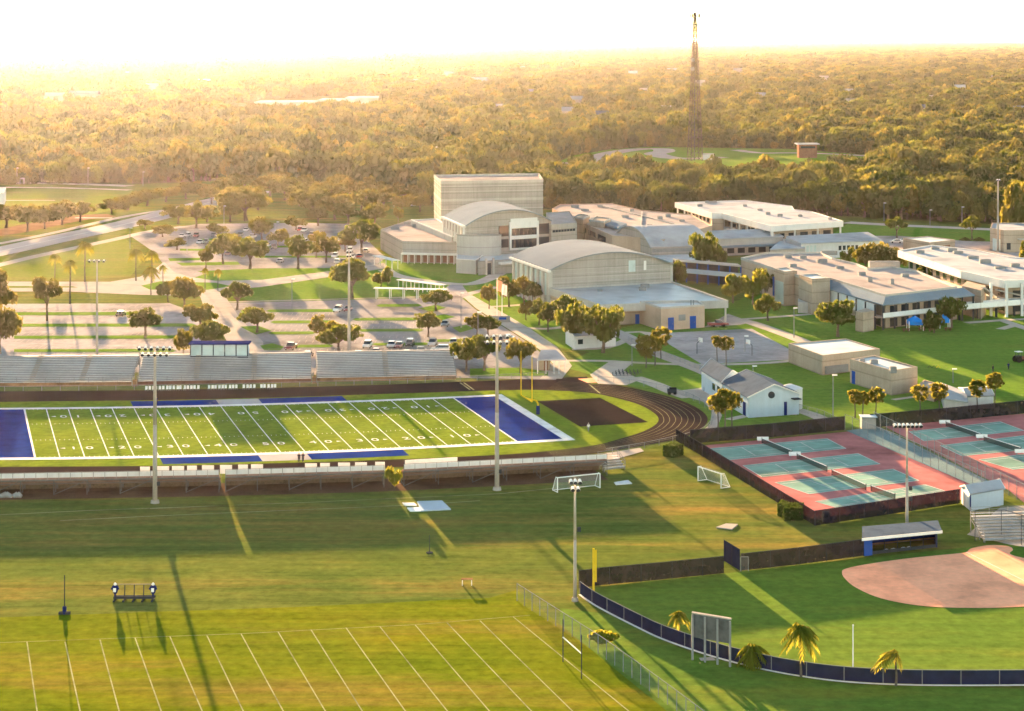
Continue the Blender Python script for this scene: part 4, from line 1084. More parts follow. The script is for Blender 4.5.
# --- block at the far right
e = [V2(990, 250), V2(1004, 252.5), V2(1070, 252), V2(1070, 244), V2(992, 244)]
t = flat_building('plant_building', 'plain tan block with pale metal door at the right edge, behind the white-roofed building', e, 8.0, 'tan_wall', 'white_roof', .5)
mm = MB(); panel(mm, e[0], e[1], .2, .75, .05, 4.5, .06, .1); mm.build('door', M['paleglass'], t)
mm = MB(); panel(mm, e[1], e[2], .04, .1, 1, 3.4, .06, .1); mm.build('window', M['glass'], t)
mm = MB(); panel(mm, e[1], e[2], .2, .8, 4.6, 5.0, 2.2, 2.3); mm.build('canopy', M['light_wall'], t)
# low service block on the yard
e = [V2(903, 238.5, 4), V2(930, 243, 4), V2(955, 240.2, 4), V2(928, 236.5, 4)]
t = flat_building('service_block', 'low tan service block with flat grey roof on the yard beside the road', e, 4.2, 'tan_wall', 'grey_roof', .4)
mm = MB(); panel(mm, e[1], e[2], .5, .8, .1, 2.6, .06, .1); mm.build('door', M['rust'], t)

# --- covered two-storey bridge walk left of the classroom building
b0, b1 = V2(676, 281.5), V2(741, 287.5); bo = Vector((-.5, 5))
t = thing('covered_walkway', 'two-storey open walkway with pale blue balcony behind the annex lawn', 'walkway', centre([b0, b1]))
MB().prism([b0, b1, b1 + bo, b0 + bo], 6.3, 6.8, True, True).build('roof', M['light_wall'], t)
MB().prism([b0, b1, b1 + bo, b0 + bo], 2.9, 3.3, True, True).build('deck', M['concrete'], t)
m = MB(); panel(m, b0, b1, 0, 1, 3.0, 4.4, .08, .14); m.build('balcony_rail', M['blue_wall'], t)
for i in range(7):
    p = b0 + (b1 - b0) * (i / 6); MB().box((p.x, p.y + .4, 3.1), (.4, .4, 6.2)).build('post', M['blue'], t)
m = MB(); panel(m, b0 + bo, b1 + bo, 0, 1, 0, 6.2, 0, .2); m.build('back_wall', M['dark'], t)

# --- small houses, sheds and kiosks
def house(name, label, a, b, c, ze, zr, wall, roof, cat='house', over=.4, ridge='ab'):
    """Gabled house: front corners a, b and rear corner c next to b (plan points)."""
    d = a + (c - b); t = thing(name, label, cat, centre([a, b, c, d]))
    MB().prism([a, b, c, d], -.05, ze, False).build('wall', M[wall], t)
    if ridge == 'bc': a, b, c, d = b, c, d, a
    m1, m2 = (a + d) / 2, (b + c) / 2; u = (b - a).normalized() * over; v = (d - a).normalized() * over; k = (zr - ze) / ((d - a).length / 2)
    m = MB(); zl = ze - over * k
    for z_ in (0, -.18):
        m.poly([((a - u - v).x, (a - u - v).y, zl + z_ + .2), ((b + u - v).x, (b + u - v).y, zl + z_ + .2), ((m2 + u).x, (m2 + u).y, zr + z_ + .2), ((m1 - u).x, (m1 - u).y, zr + z_ + .2)])
        m.poly([((d - u + v).x, (d - u + v).y, zl + z_ + .2), ((m1 - u).x, (m1 - u).y, zr + z_ + .2), ((m2 + u).x, (m2 + u).y, zr + z_ + .2), ((c + u + v).x, (c + u + v).y, zl + z_ + .2)])
    m.build('roof', M[roof], t)
    tr = MB()
    for s, P, Q_, C in ((-1, a - u, d - u, m1 - u), (1, b + u, c + u, m2 + u)):
        tr.bar((P.x - v.x, P.y - v.y, zl + .13), (C.x, C.y, zr + .13), .12, .22); tr.bar((Q_.x + v.x, Q_.y + v.y, zl + .13), (C.x, C.y, zr + .13), .12, .22)
    tr.each('barge_board', M['trim'], t)
    g = MB()
    for P, Q_, C in ((a, d, m1), (b, c, m2)): g.poly([(P.x, P.y, ze), (Q_.x, Q_.y, ze), (C.x, C.y, zr)])
    g.each('gable', M[wall], t)
    return t
# field house: two linked gabled blocks
a, b, c = V2(748.5, 418), V2(799, 414.5), V2(771, 399)
t = house('field_house', 'pale blue field house with grey gabled roof and round vent, behind the tennis fence', a, b, c, 4.2, 6.4, 'blue_wall', 'shingle', ridge='bc')
mm = MB(); panel(mm, a, b, .70, .76, .05, 2.8, .06, .1); mm.build('door', M['navy'], t)
v = a + (b - a) * .45; MB().tube((v.x, v.y - .25, 4.4), (v.x, v.y + .2, 4.4), .7, .7, 14).build('round_vent', M['dark'], t)
mm = MB(); panel(mm, a, b, .84, .98, 3.3, 3.5, 1.6, 1.7); mm.build('canopy', M['dark'], t)
mm = MB(); panel(mm, a, a + (c - b), .1, .2, .05, 2.8, .06, .1); mm.build('door', M['navy'], t)
a, b, c = V2(701.5, 390), V2(722, 402.5), V2(742, 397)
t = house('ticket_house', 'smaller pale house with blue-grey roof and two small windows at the track gate', a, b, c, 4.4, 6.2, 'blue_wall', 'shingle')
for u in (.55, .78):
    mm = MB(); panel(mm, a, b, u, u + .12, 1.6, 3.0, .06, .1); mm.build('window', M['glass'], t)
v = V2(706, 391.5); single(MB().tube((v.x, v.y, 0), (v.x, v.y, 1.1), .5, .45, 12).tube((v.x, v.y, 1.1), (v.x, v.y, 1.3), .5, .2, 12), 'waste_bin', M['navy'], 'dark blue waste bin standing by the wall of the ticket house', 'bin', (v.x, v.y, 0))
v = V2(790, 408); t = thing('water_tank', 'squat white round tank behind the right gable of the field house', 'tank', (v.x, v.y, 0))
MB().tube((v.x, v.y, 0), (v.x, v.y, 4.2), 2.6, 2.6, 20).build('tank_body', M['white_wall'], t); MB().tube((v.x, v.y, 4.2), (v.x, v.y, 5.0), 2.65, .4, 20).build('lid', M['white_wall'], t)
# concession flat blocks
e = [V2(788.5, 362.5), V2(822.5, 375.5), V2(880, 368.5), V2(846, 357.5)]
t = flat_building('equipment_building', 'long low tan block with flat lilac-grey roof on the lawn behind the field house', e, 4.6, 'tan_wall', 'grey_roof', .35)
mm = MB(); panel(mm, e[1], e[2], .04, .42, .3, 2.0, .5, .5); mm.build('plant_racks', M['galv'], t)
e = [V2(850, 383), V2(891.5, 395.5), V2(917.5, 391.5), V2(874, 379)]
t = flat_building('locker_building', 'tan flat-roofed locker block with blue door and rooftop units, right of the low lilac roof', e, 5.4, 'tan_wall', 'grey_roof', .5)
mm = MB(); panel(mm, e[0], e[1], .05, .13, .05, 2.9, .06, .1); mm.build('door', M['blue'], t)
hvac(t, 874, 363.5, 5.1, 1.6, 1.4, 1.1); hvac(t, 893, 371.5, 5.1, 1.4, 1.2, 1.3); hvac(t, 862, 361.5, 5.1, 1.2, 1, .8)
e = [V2(917, 398, .0), V2(934, 402), V2(944, 397), V2(924, 391.5)]
t = flat_building('yard_wall', 'pale tan walled yard with white rail against the locker block', e, 2.6, 'pink_wall', 'concrete', .3)
t, a, b = gable_shed('batting_shed', 'long bright white canopy shed beside the walled yard', (944, 398), (968, 401), (940, 382), (966, 391.5), 2.6, 3.2, 'white_wall', 'white_roof', 'shed')
def shed(name, label, fl_, fr_, br_, ze, zr, wall='white_wall', roof='white_roof'):
    a, b, c = V2(*fl_), V2(*fr_), V2(*br_)
    t = house(name, label, a, b, c, ze, zr, wall, roof, 'shed', .25, ridge='bc' if False else 'ab')
    return t, a, b, c
t, a, b, c = shed('garden_shed', 'grey shed with pale blue doors and white roof behind the tennis windscreen', (967.5, 409.5), (993.5, 408.5), (985, 399.5), 2.6, 3.4)
d = a + (c - b); mm = MB(); panel(mm, d, a, .1, .9, .1, 2.2, .06, .1); mm.build('door', M['blue_wall'], t)
t, a, b, c = shed('tool_shed', 'pale blue-grey storage shed with white curved roof at the tennis corner by the bleacher', (970.5, 511), (1003.5, 505), (994, 497.5), 2.7, 3.5, 'blue_wall')
mm = MB(); d = a + (c - b); panel(mm, d, a, .15, .85, .1, 2.3, .06, .1); mm.build('door', M['white_wall'], t)
mm = MB(); panel(mm, a, b, -.01, .01, 0, 2.7, .06, .15); mm.build('corner_post', M['navy'], t)
a, b, c = V2(574.5, 349.5), V2(616, 346.5), V2(606, 338.5)
t = house('white_shed', 'plain white portable shed with one small window under the big oak', a, b, c, 3.2, 3.5, 'white_wall', 'grey_roof', 'shed', .2)
mm = MB(); panel(mm, a, b, .08, .2, 1.2, 2.4, .06, .1); mm.build('window', M['glass'], t)
MB().poly([(V2(565.5, 343.5).x, V2(565.5, 343.5).y, 0), (a.x, a.y, 0), (a.x, a.y, 3.2), (V2(565.5, 343.5).x, V2(565.5, 343.5).y, 3.2)]).build('side_wall', M['white_wall'], t)
# gate kiosk with awning
a, b, c, d = V2(538, 372), V2(562, 370.5), V2(560, 361), V2(541, 361)
t = thing('gate_kiosk', 'ticket kiosk with broad white awning roof on thin posts beside the track gate', 'kiosk', centre([a, b, c, d]))
k = [V2(539, 371), V2(550, 370.5), V2(550, 364), V2(540, 364)]
MB().prism(k, -.05, 3.0).build('wall', M['tan_wall'], t)
mm = MB(); panel(mm, k[0], k[1], .45, .8, .05, 2.4, .06, .1); mm.build('door', M['rust'], t)
MB().poly([(*V2(537, 360, 3.2), 3.2), (*V2(566, 359.5, 3.2), 3.2), (*V2(556, 349.5, 4.0), 4.0), (*V2(541, 349.5, 4.0), 4.0)]).poly([(*V2(537, 360, 3.2), 3.1), (*V2(541, 349.5, 4.0), 3.9), (*V2(556, 349.5, 4.0), 3.9), (*V2(566, 359.5, 3.2), 3.1)]).poly([(*V2(537, 360, 3.2), 3.2), (*V2(537, 360, 3.2), 3.0), (*V2(566, 359.5, 3.2), 3.0), (*V2(566, 359.5, 3.2), 3.2)]).build('awning', M['white_roof'], t)
for x in (537.5, 546, 554, 559, 565):
    v = V2(x, 360.3, 3.2); MB().box((v.x, v.y, 1.5), (.18, .18, 3.0)).build('post', M['trim'], t)
# lawn walkways with flat white roofs on posts
def canopy_walk(name, label, A_, B_, w_, h, n, post='trim'):
    a, b = V2(*A_, h), V2(*B_, h); d = (b - a); nn = Vector((-d.y, d.x)).normalized() * w_
    t = thing(name, label, 'walkway', centre([a, b]))
    MB().prism([a, b, b + nn, a + nn], h - .16, h, True, True).build('roof', M['trim'], t)
    for i in range(n):
        p = a + d * ((i + .2) / (n - .6)); 
        MB().box((p.x + nn.x * .15, p.y + nn.y * .15, (h - .26) / 2), (.22, .22, h - .26)).build('post', M[post], t)
        MB().box((p.x + nn.x * .85, p.y + nn.y * .85, (h - .26) / 2), (.22, .22, h - .26)).build('post', M[post], t)
    return t
canopy_walk('covered_path', 'flat white covered path on posts along the parking lot kerb', (373, 288.2), (446, 289.8), 3.0, 3.2, 6)
canopy_walk('covered_path', 'short covered path curving from the music wing arcade to the lot', (396, 279.5), (440, 285), 2.6, 3.0, 6)
canopy_walk('covered_path', 'small white canopy at the left corner of the music wing', (372, 255.5), (392, 260.5), 3, 3.2, 4)

# --- press box on the main stand, far-off houses and the lookout
FARH = [(300, 104, 130, 16), (355, 102, 60, 14)]
t = thing('warehouse', 'long white industrial building in the haze among distant woods', 'building', (*P2(310, 108), 0))
for x0, x1, y, h, dy in ((255, 318, 109, 7, 60), (318, 352, 110, 10, 70), (346, 378, 106, 9, 60)):
    a, b = V2(x0, y), V2(x1, y); MB().prism([a, b, b + Vector((0, dy)), a + Vector((0, dy))], 0, h, False).build('wall', M['light_wall'], t)
    MB().prism([a + Vector((-1, -1)), b + Vector((1, -1)), b + Vector((1, dy)), a + Vector((-1, dy))], h, h + .6, True, True).build('roof', M['white_roof'], t)
for i, (x, y, w_) in enumerate(HOUSES):
    c = V2(x, y); s = w_ / 2; hh = 4 + 2 * (i % 3)
    s *= .6; hh -= 2.6
    t = thing('distant_house', 'pale roofed house catching the light far off among the hazy treetops', 'house', (c.x, c.y, 0), group='distant houses in the woods')
    a, b, cc = c + Vector((-s, -s * .4)), c + Vector((s, -s * .4)), c + Vector((s, s * .6))
    MB().prism([a, b, cc, a + (cc - b)], 0, hh + 3, False).build('wall', M[('light_wall', 'tan_wall', 'grey_wall')[i % 3]], t)
    m1, m2 = (a + a + cc - b) / 2, (b + cc) / 2
    MB().poly([(a.x, a.y, hh + 3), (b.x, b.y, hh + 3), (m2.x, m2.y, hh + 7), (m1.x, m1.y, hh + 7)]).poly([(cc.x, cc.y, hh + 3), (a.x + (cc - b).x, a.y + (cc - b).y, hh + 3), (m1.x, m1.y, hh + 7), (m2.x, m2.y, hh + 7)]).build('roof', M[('white_roof', 'concrete', 'shingle', 'vault_roof', 'concrete')[i % 5]], t)
a, b = V2(799, 158), V2(817, 158)
t = thing('lookout_house', 'red-brown raised house with pale flat roof standing above the woods right of the mast', 'house', centre([a, b]))
MB().prism([a, b, b + Vector((0, 9)), a + Vector((0, 9))], 0, 8.6, False).build('wall', M['rust'], t)
MB().prism([a + Vector((-1.5, -1.5)), b + Vector((1.5, -1.5)), b + Vector((1.5, 10)), a + Vector((-1.5, 10))], 8.6, 9.3, True, True).build('roof', M['white_roof'], t)
mm = MB(); panel(mm, a, b, .1, .9, 6.2, 7.6, .06, .1); mm.build('window', M['glass'], t)
for x0, x1, y, nm in ((376, 394, 206, 'shelter roof'), (20, 24, 184, 'dugout')):
    a, b = V2(x0, y), V2(x1, y)
    t = thing('park_shelter', 'low pale %s at the edge of the woods %s' % (nm, 'left of the tower block' if x0 > 300 else 'by the far left meadow'), 'shelter', centre([a, b]))
    MB().prism([a, b, b + Vector((0, 5)), a + Vector((0, 5))], 2.6, 3.0, True, True).build('roof', M['white_roof'], t)
    for p in (a, b, a + Vector((0, 5)), b + Vector((0, 5))): MB().box((p.x, p.y, 1.3), (.3, .3, 2.6)).build('post', M['trim'], t)
e = [V2(-30, 206), V2(4, 206), V2(6, 200), V2(-28, 200)]
t = flat_building('pavilion', 'corner of a white pavilion at the left edge by the meadow', e, 6, 'white_wall', 'white_roof', .4)

# ------------------------------------------------------------------ trees on the grounds
def T(x, yb, yt, w, kind, label, group=None, base=.24, name=None):
    v = G(x, yb); s = S(yb)
    cr = {'o': OAK, 'g': OAKG, 'y': BRIGHT, 'm': OAK[:3] + OAKG[:2]}[kind]
    return tree(name or 'oak_tree', label, 'tree', v.x, v.y, (yb - yt) / s, w / s, cr, group, base)
g = 'hazy oaks along the left road'
for i, (x, yb, yt, w) in enumerate(((6, 228, 207, 40), (27, 232, 206, 34), (45, 229, 207, 30), (62, 225, 202, 30), (80, 222, 203, 30), (-14, 232, 208, 34))):
    T(x, yb, yt, w, 'g', 'hazy golden oak in the row on the sandy verge left of the curving road', g)
for i, (x, yb, yt, w) in enumerate(((112, 214, 200, 28), (128, 210, 196, 28), (147, 206, 190, 30), (166, 202, 188, 28), (186, 199, 183, 28), (204, 197, 182, 26), (224, 194, 178, 30), (244, 190, 175, 30))):
    T(x, yb, yt, w, 'g', 'hazy oak in the long row between the meadow and the far bend of the road', 'hazy oaks by the road bend')
g = 'oaks around the far parking lot'
for x, yb, yt, w in ((178, 224, 206, 30), (196, 228, 203, 32), (207, 222, 206, 26), (163, 237, 226, 22), (177, 250, 239, 24), (218, 236, 224, 20), (145, 229, 220, 16)):
    T(x, yb, yt, w, 'g', 'small golden oak on an island at the left end of the far parking lot', g + ' left')
for x, yb, yt, w in ((223, 264, 235, 28), (206, 268, 250, 14), (250, 269, 239, 36), (298, 269, 237, 34), (326, 263, 236, 24), (316, 258, 242, 18)):
    T(x, yb, yt, w, 'm', 'round green oak in the front row of the far parking lot facing the lawn', g + ' front')
for x, yb, yt, w in ((262, 240, 218, 24), (278, 246, 230, 22), (296, 230, 217, 20), (232, 248, 234, 18), (345, 252, 234, 20), (318, 248, 232, 18)):
    T(x, yb, yt, w, 'g', 'golden oak standing between parked cars in the middle of the far lot', g + ' middle')
for x, yb, yt, w in ((246, 221, 189, 52), (312, 217, 190, 42), (285, 200, 178, 34), (335, 220, 196, 34), (348, 224, 204, 30), (270, 196, 176, 30), (328, 206, 184, 34), (232, 210, 188, 30), (350, 200, 180, 30), (372, 198, 178, 30), (395, 202, 184, 28), (415, 204, 186, 26), (258, 210, 188, 32), (300, 206, 184, 34), (318, 226, 206, 26), (362, 212, 190, 34), (384, 210, 190, 28), (342, 196, 176, 32), (300, 194, 176, 30), (275, 188, 172, 28), (402, 214, 196, 20), (420, 212, 196, 20), (230, 222, 204, 26), (212, 204, 188, 26)):
    T(x, yb, yt, w, 'g', 'large hazy oak in the clump behind the far parking lot', g + ' back')
T(352, 299, 261, 44, 'o', 'broad green oak at the right end of the lawn, beside the tall light pole', base=.3)
T(362, 254, 222, 36, 'm', 'large oak at the left end of the pink-roofed music wing')
T(375, 226, 205, 28, 'g', 'golden oak behind the left end of the music wing roof')
T(398, 224, 209, 11, 'g', 'small round tree on the grass strip behind the music wing roof')
T(388, 287, 268, 10, 'y', 'slim bright sapling beside the covered path')
T(381, 287, 274, 16, 'g', 'low golden shrub tree at the left end of the covered path', name='shrub')
T(436, 311, 291, 32, 'm', 'oak island tree nearest the plaza in the center lot', base=.3)
T(428, 337, 312, 28, 'o', 'round oak on the island in front of the plaza, center lot', base=.3)
T(477, 336, 316, 26, 'g', 'left of two golden oaks touching by the diagonal walk')
T(488, 337, 317, 24, 'o', 'right of two golden oaks touching by the diagonal walk')
T(325, 340, 317, 28, 'g', 'golden oak on the island behind the tall stadium light pole')
T(339, 352, 326, 38, 'o', 'wide green oak right at the foot of the tall stadium light pole')
T(257, 333, 309, 32, 'o', 'round oak on the left island of the center lot', base=.3)
T(237, 310, 283, 32, 'm', 'spreading oak on the island where the drives meet', base=.3)
T(145, 338, 309, 34, 'o', 'open-crowned oak on the grass strip of the left lot', base=.3)
T(168, 302, 283, 20, 'g', 'left crown of the oak pair beside the left drive', base=.2)
T(184, 309, 279, 32, 'm', 'right and larger oak of the pair beside the left drive', base=.25)
T(200, 328, 305, 36, 'g', 'upper golden oak at the right edge of the left lot', base=.22)
T(211, 350, 323, 42, 'm', 'lower broad oak right behind the press box', base=.22)
T(183, 356, 330, 18, 'g', 'narrow golden oak left of the press box', base=.2)
T(47, 321, 279, 30, 'g', 'tall thin-trunked oak beside the left drive', base=.42)
T(-4, 322, 272, 34, 'g', 'rear of two dark oaks cut by the left edge beside the left lot', base=.15)
T(0, 354, 306, 36, 'm', 'front of two dark oaks cut by the left edge beside the left lot', base=.12)
T(466, 372, 340, 30, 'o', 'left oak in the clump behind the right end of the main stand', base=.3)
T(484, 371, 337, 34, 'm', 'middle oak in the clump behind the right end of the main stand', base=.28)
T(521, 374, 340, 36, 'm', 'right oak beside the gate kiosk awning', base=.28)
g = 'trees along the gymnasium side'
for x, yb, yt, w, k in ((489, 309, 286, 14, 'g'), (509, 307, 279, 24, 'g'), (524, 304, 278, 24, 'g'), (543, 299, 280, 15, 'o'), (533, 306, 283, 18, 'm')):
    T(x, yb, yt, w, k, 'bushy golden tree in the row below the gymnasium side windows', g)
for x, yb, yt, w, k in ((526, 320, 302, 16, 'g'), (539, 325, 300, 22, 'm'), (548, 332, 305, 24, 'o')):
    T(x, yb, yt, w, k, 'small green tree on the lawn strip left of the annex', g + ' front')
T(566, 330, 297, 28, 'm', 'golden-topped tree against the annex wall')
T(574, 346, 304, 32, 'o', 'tall oak at the left corner of the white shed', base=.2)
T(603, 353, 308, 48, 'o', 'biggest round oak, hanging over the white shed roof', base=.18)
T(590, 340, 308, 30, 'g', 'golden-topped oak behind the white shed')
T(702, 278, 235, 34, 'o', 'tall full green oak right of the vaulted hall', base=.3)
T(720, 272, 250, 12, 'o', 'small dark conical tree right of the full green oak', base=.1)
T(676, 290, 262, 18, 'o', 'dark narrow tree at the right end of the gymnasium wall', base=.1)
T(733, 303, 276, 24, 'y', 'pale yellow-green tree in front of the covered walkway', base=.25)
T(753, 305, 271, 26, 'y', 'brightest yellow tree beside the stair tower', base=.25)
T(765, 301, 270, 20, 'o', 'dark green tree tucked behind the yellow tree by the stair tower', base=.2)
T(768, 321, 296, 26, 'o', 'wispy dark tree on the lawn by the basketball court', base=.25)
T(838, 337, 302, 40, 'm', 'orange-tipped oak in front of the white balcony panels', base=.25)
for x, yb, yt, w in ((866, 273, 247, 24), (880, 274, 244, 30), (893, 276, 249, 22)):
    T(x, yb, yt, w, 'g', 'orange courtyard tree showing above the pink-grey classroom roof', 'courtyard trees behind the classroom roof', base=.25)
T(849, 266, 248, 14, 'y', 'small green courtyard tree left of the orange ones')
for x, yb, yt, w in ((928, 288, 262, 24), (942, 290, 262, 26)):
    T(x, yb, yt, w, 'm', 'golden-green tree in the gap between the two big classroom roofs', 'courtyard trees between the roofs', base=.2)
T(952, 328, 299, 28, 'o', 'dark green tree in front of the balcony by the blue shade sail', base=.28)
T(934, 333, 312, 22, 'o', 'low dark shrub tree beside the blue shade sail', base=.08, name='shrub')
T(897, 238, 218, 22, 'o', 'round oak beside the service road', base=.4)
T(972, 240, 217, 20, 'm', 'open-crowned tree over two rusty mounds by the tan block', base=.35)
T(1016, 242, 186, 34, 'g', 'tall golden tree at the right edge behind the tan block', base=.1)
T(1034, 238, 184, 36, 'g', 'tall golden tree half outside the right edge', base=.1)
T(1024, 262, 242, 14, 'y', 'small yellow shrub at the right edge below the tan block', base=.05, name='shrub')
for x in (965, 979):
    v = G(x, 240.5); c = quad_mesh('mound', *(lambda C: (C, C))(np.stack([*(lambda a, r: (np.cos(a) * r, np.sin(a) * r, np.clip(1.2 - r * .5, 0, 2) * .9))(RNG.uniform(0, 6.28, 260), RNG.uniform(0, 2.4, 260))], 1)), .35, M['oak_gold'])
    o = bpy.data.objects.new('shrub', c); COL.objects.link(o); o.location = v
    tag(o, 'rusty low mounded shrub under the open-crowned tree by the tan block', 'shrub', 'rusty mounds by the tan block')
T(394, 491, 467, 14, 'y', 'small yellow-green tree growing through the back of the low stand', base=.3)
T(560, 376, 360, 18, 'y', 'yellow shrub tree behind the gate kiosk posts', base=.1, name='shrub') if False else None

# ------------------------------------------------------------------ palms
def frond(C, Nn, rr, a, pitch, L, w, drop, seg=9):
    """Leaflet quads along an arching rib."""
    pts = []
    for i in range(seg):
        t = (i + .5) / seg; r = L * t * math.cos(pitch); z = L * t * math.sin(pitch) - drop * t * t * L
        pts.append((Vector((math.cos(a) * r, math.sin(a) * r, z)), t))
    return pts

def palm_crown(name, n, L, w, drop, mat, seed, low=-.3, high=1.15, lean=0.0):
    rr = random.Random(seed); mb = MB()
    for i in range(n):
        a = 2 * math.pi * i * .618 + rr.uniform(-.2, .2); pitch = low + (high - low) * (i / (n - 1)) + rr.uniform(-.1, .1)
        l = L * rr.uniform(.82, 1.1); pts = frond(None, None, rr, a, pitch, l, w, drop * rr.uniform(.7, 1.2), 10)
        side = Vector((-math.sin(a), math.cos(a), 0))
        for j in range(len(pts) - 1):
            p, t = pts[j]; q, t2 = pts[j + 1]; p = p + Vector((lean * t, 0, 0)); q = q + Vector((lean * t2, 0, 0))
            wd = w * (math.sin(math.pi * min(1, t * .85 + .12))) * l; dr = Vector((0, 0, -wd * .55))
            for s in (-1, 1):
                mb.poly([p, q, q + side * s * wd * .85 + dr + (q - p) * .9, p + side * s * wd * .55 + dr + (q - p) * .9])
    me = bpy.data.meshes.new(name); me.from_pydata(mb.v, [], mb.f); me.update(); me.materials.append(M[mat]); return me
PALM = [palm_crown('palm_crown', 34, 1, .28, .85, 'palm', s, low=-.45, high=1.4) for s in range(2)]
SHAG = palm_crown('shaggy_palm_crown', 44, 1, .30, .9, 'palm', 5, low=-1.2, high=1.2)
WIND = palm_crown('wind_bent_palm_crown', 12, 1, .34, 1.0, 'palm', 9, low=-.2, high=.9, lean=-.5)
def sabal_crown(seed):
    rng = np.random.default_rng(seed); n = 620
    d = rng.normal(0, 1, (n, 3)); d[:, 2] += .15; d /= np.linalg.norm(d, axis=1)[:, None]
    k = rng.integers(0, 46, n); hub = rng.normal(0, 1, (46, 3)); hub[:, 2] += .1; hub /= np.linalg.norm(hub, axis=1)[:, None]; hub *= rng.uniform(.6, .95, (46, 1))
    C = hub[k] + rng.normal(0, .11, (n, 3)); C[:, 2] = np.where(C[:, 2] < 0, C[:, 2] * 1.15, C[:, 2]); return quad_mesh('sabal_crown', C, hub[k], rng.uniform(.05, .13, n), M['sabal'], 1.8)
SABAL = [sabal_crown(s) for s in range(3)]
mb = MB(); mb.path([(0, 0, -.02), (.012, .004, .3), (-.008, .006, .7), (0, 0, 1.0)], [.034, .026, .023, .020], 9)
PT = bpy.data.meshes.new('palm_trunk'); PT.from_pydata(mb.v, [], mb.f); PT.update(); PT.materials.append(M['palmbark'])
def palm(x, yb, yt, w, label, kind='p', group=None, hub=.5):
    v = G(x, yb); s = S(yb); h = (yb - yt) / s; r = w / s / 2
    t = thing('palm_tree', label, 'palm', (v.x, v.y, 0), random.uniform(0, 6.28) if kind != 'w' else 0, group)
    hz = h - r * (.55 if kind in 'pw' else .95)
    tr = bpy.data.objects.new('trunk', PT); COL.objects.link(tr); tr.parent = t; tr.scale = (max(5.0, hz * .75),) * 2 + (hz,)
    me = random.choice(PALM) if kind == 'p' else random.choice(SABAL) if kind == 's' else SHAG if kind == 'g' else WIND
    cr = bpy.data.objects.new('crown', me); COL.objects.link(cr); cr.parent = t; cr.location = (0, 0, hz); cr.scale = (r * 1.0, r * 1.0, r * (1.0 if kind != 's' else .9))
    return t
g = 'palms on the golden lawn'
for x, yb, yt, w, l in ((55, 286, 252, 15, 'leftmost palm on the golden lawn beside the drive'), (70, 304, 258, 17, 'palm whose trunk stands nearest the left lot, leaning into the drive view'), (85, 282, 239, 19, 'tallest palm standing behind the others on the golden lawn'),
                        (136, 281, 246, 18, 'palm at the right tip of the golden lawn by the kerb'), (152, 283, 248, 16, 'palm just right of the kerb at the lawn tip, behind the low island palm'), (151, 295, 264, 19, 'dark palm on the grass island of the drive'), (163, 288, 264, 10, 'short slender palm right of the dark island palm')):
    palm(x, yb, yt, w, l, 'p', g)
for x, yb, yt, w, l in ((205, 292, 267, 9, 'left of two small palms on the island beside the drive'), (218, 291, 268, 10, 'right of two small palms on the island beside the drive')):
    palm(x, yb, yt, w, l, 'p', 'small island palms')
for x, yb, yt, w, l in ((646, 368, 334, 24, 'fat round sabal palm in front on the lawn by the paved plaza'), (655, 366, 336, 16, 'slim sabal palm right beside the fat one on the plaza lawn'), (661, 359, 327, 20, 'rear taller sabal palm above the plaza lawn pair'),
                        (717, 370, 335, 13, 'left sabal palm of the pair before the basketball court'), (726, 370, 336, 15, 'right sabal palm of the pair before the basketball court'),
                        (718, 431, 393, 20, 'left sabal palm of the three beside the field house'), (725, 432, 388, 22, 'middle and tallest sabal palm of the three beside the field house'), (732, 428, 390, 20, 'right sabal palm of the three beside the field house'),
                        (855, 418, 389, 16, 'left palm of the three behind the tennis windscreen'), (863, 419, 391, 15, 'middle palm of the three behind the tennis windscreen'), (876, 419, 387, 17, 'right palm of the three behind the tennis windscreen'),
                        (920, 416, 384, 17, 'left palm of the pair before the walled yard'), (939, 414, 382, 18, 'right palm of the pair before the walled yard'),
                        (977, 412, 379, 18, 'palm standing against the grey garden shed'), (995, 410, 372, 19, 'tall palm right of the grey garden shed')):
    palm(x, yb, yt, w, l, 's', 'sabal palms on the grounds')
palm(679, 639, 608, 24, 'small bright palm left of the scoreboard', 'p', 'palms along the outfield fence')
palm(752, 666, 629, 42, 'shaggy palm with a skirt of dead fronds right of the scoreboard', 'g', 'palms along the outfield fence')
palm(801, 677, 619, 42, 'tall drooping palm standing before the outfield fence', 'p', 'palms along the outfield fence')
palm(896, 686, 644, 34, 'wind-bent palm with few fronds at the outfield fence', 'w', 'palms along the outfield fence')

# ------------------------------------------------------------------ hedges and bushes
def hedge(name, label, corners, h, mat='hedge', n=1600, leafs=.2):
    p = [V2(*c) for c in corners]; c = centre(p); C = []; Nn = []
    for _ in range(n):
        u, v = random.random(), random.random(); q = (p[0] * (1 - u) + p[1] * u) * (1 - v) + (p[3] * (1 - u) + p[2] * u) * v
        z = random.uniform(.05, h); f = random.random()
        if f < .45: z = h + random.uniform(-.1, .05); nn = (0, 0, 1)
        else:
            e = random.choice((0, 1, 2, 3)); a, b = p[e], p[(e + 1) % 4]; q = a + (b - a) * random.random(); d = q - Vector(c[:2]); nn = (d.x, d.y, 0)
        C.append((q.x - c[0], q.y - c[1], z)); Nn.append(nn)
    Nn = np.array(Nn, float); Nn /= np.linalg.norm(Nn, axis=1)[:, None] + 1e-9
    o = bpy.data.objects.new(name, quad_mesh(name, np.array(C), Nn, leafs, M[mat])); COL.objects.link(o); o.location = c
    MBc = MB().prism(inset(p, .25) if True else p, 0, h - .2); k = MBc.build('core', M['bark'], o)
    return tag(o, label, 'hedge')
hedge('hedge', 'clipped dark hedge at the track end beside the tennis windscreen', [(663, 456.5), (673, 458), (683, 455), (672, 452.5)], 1.9)
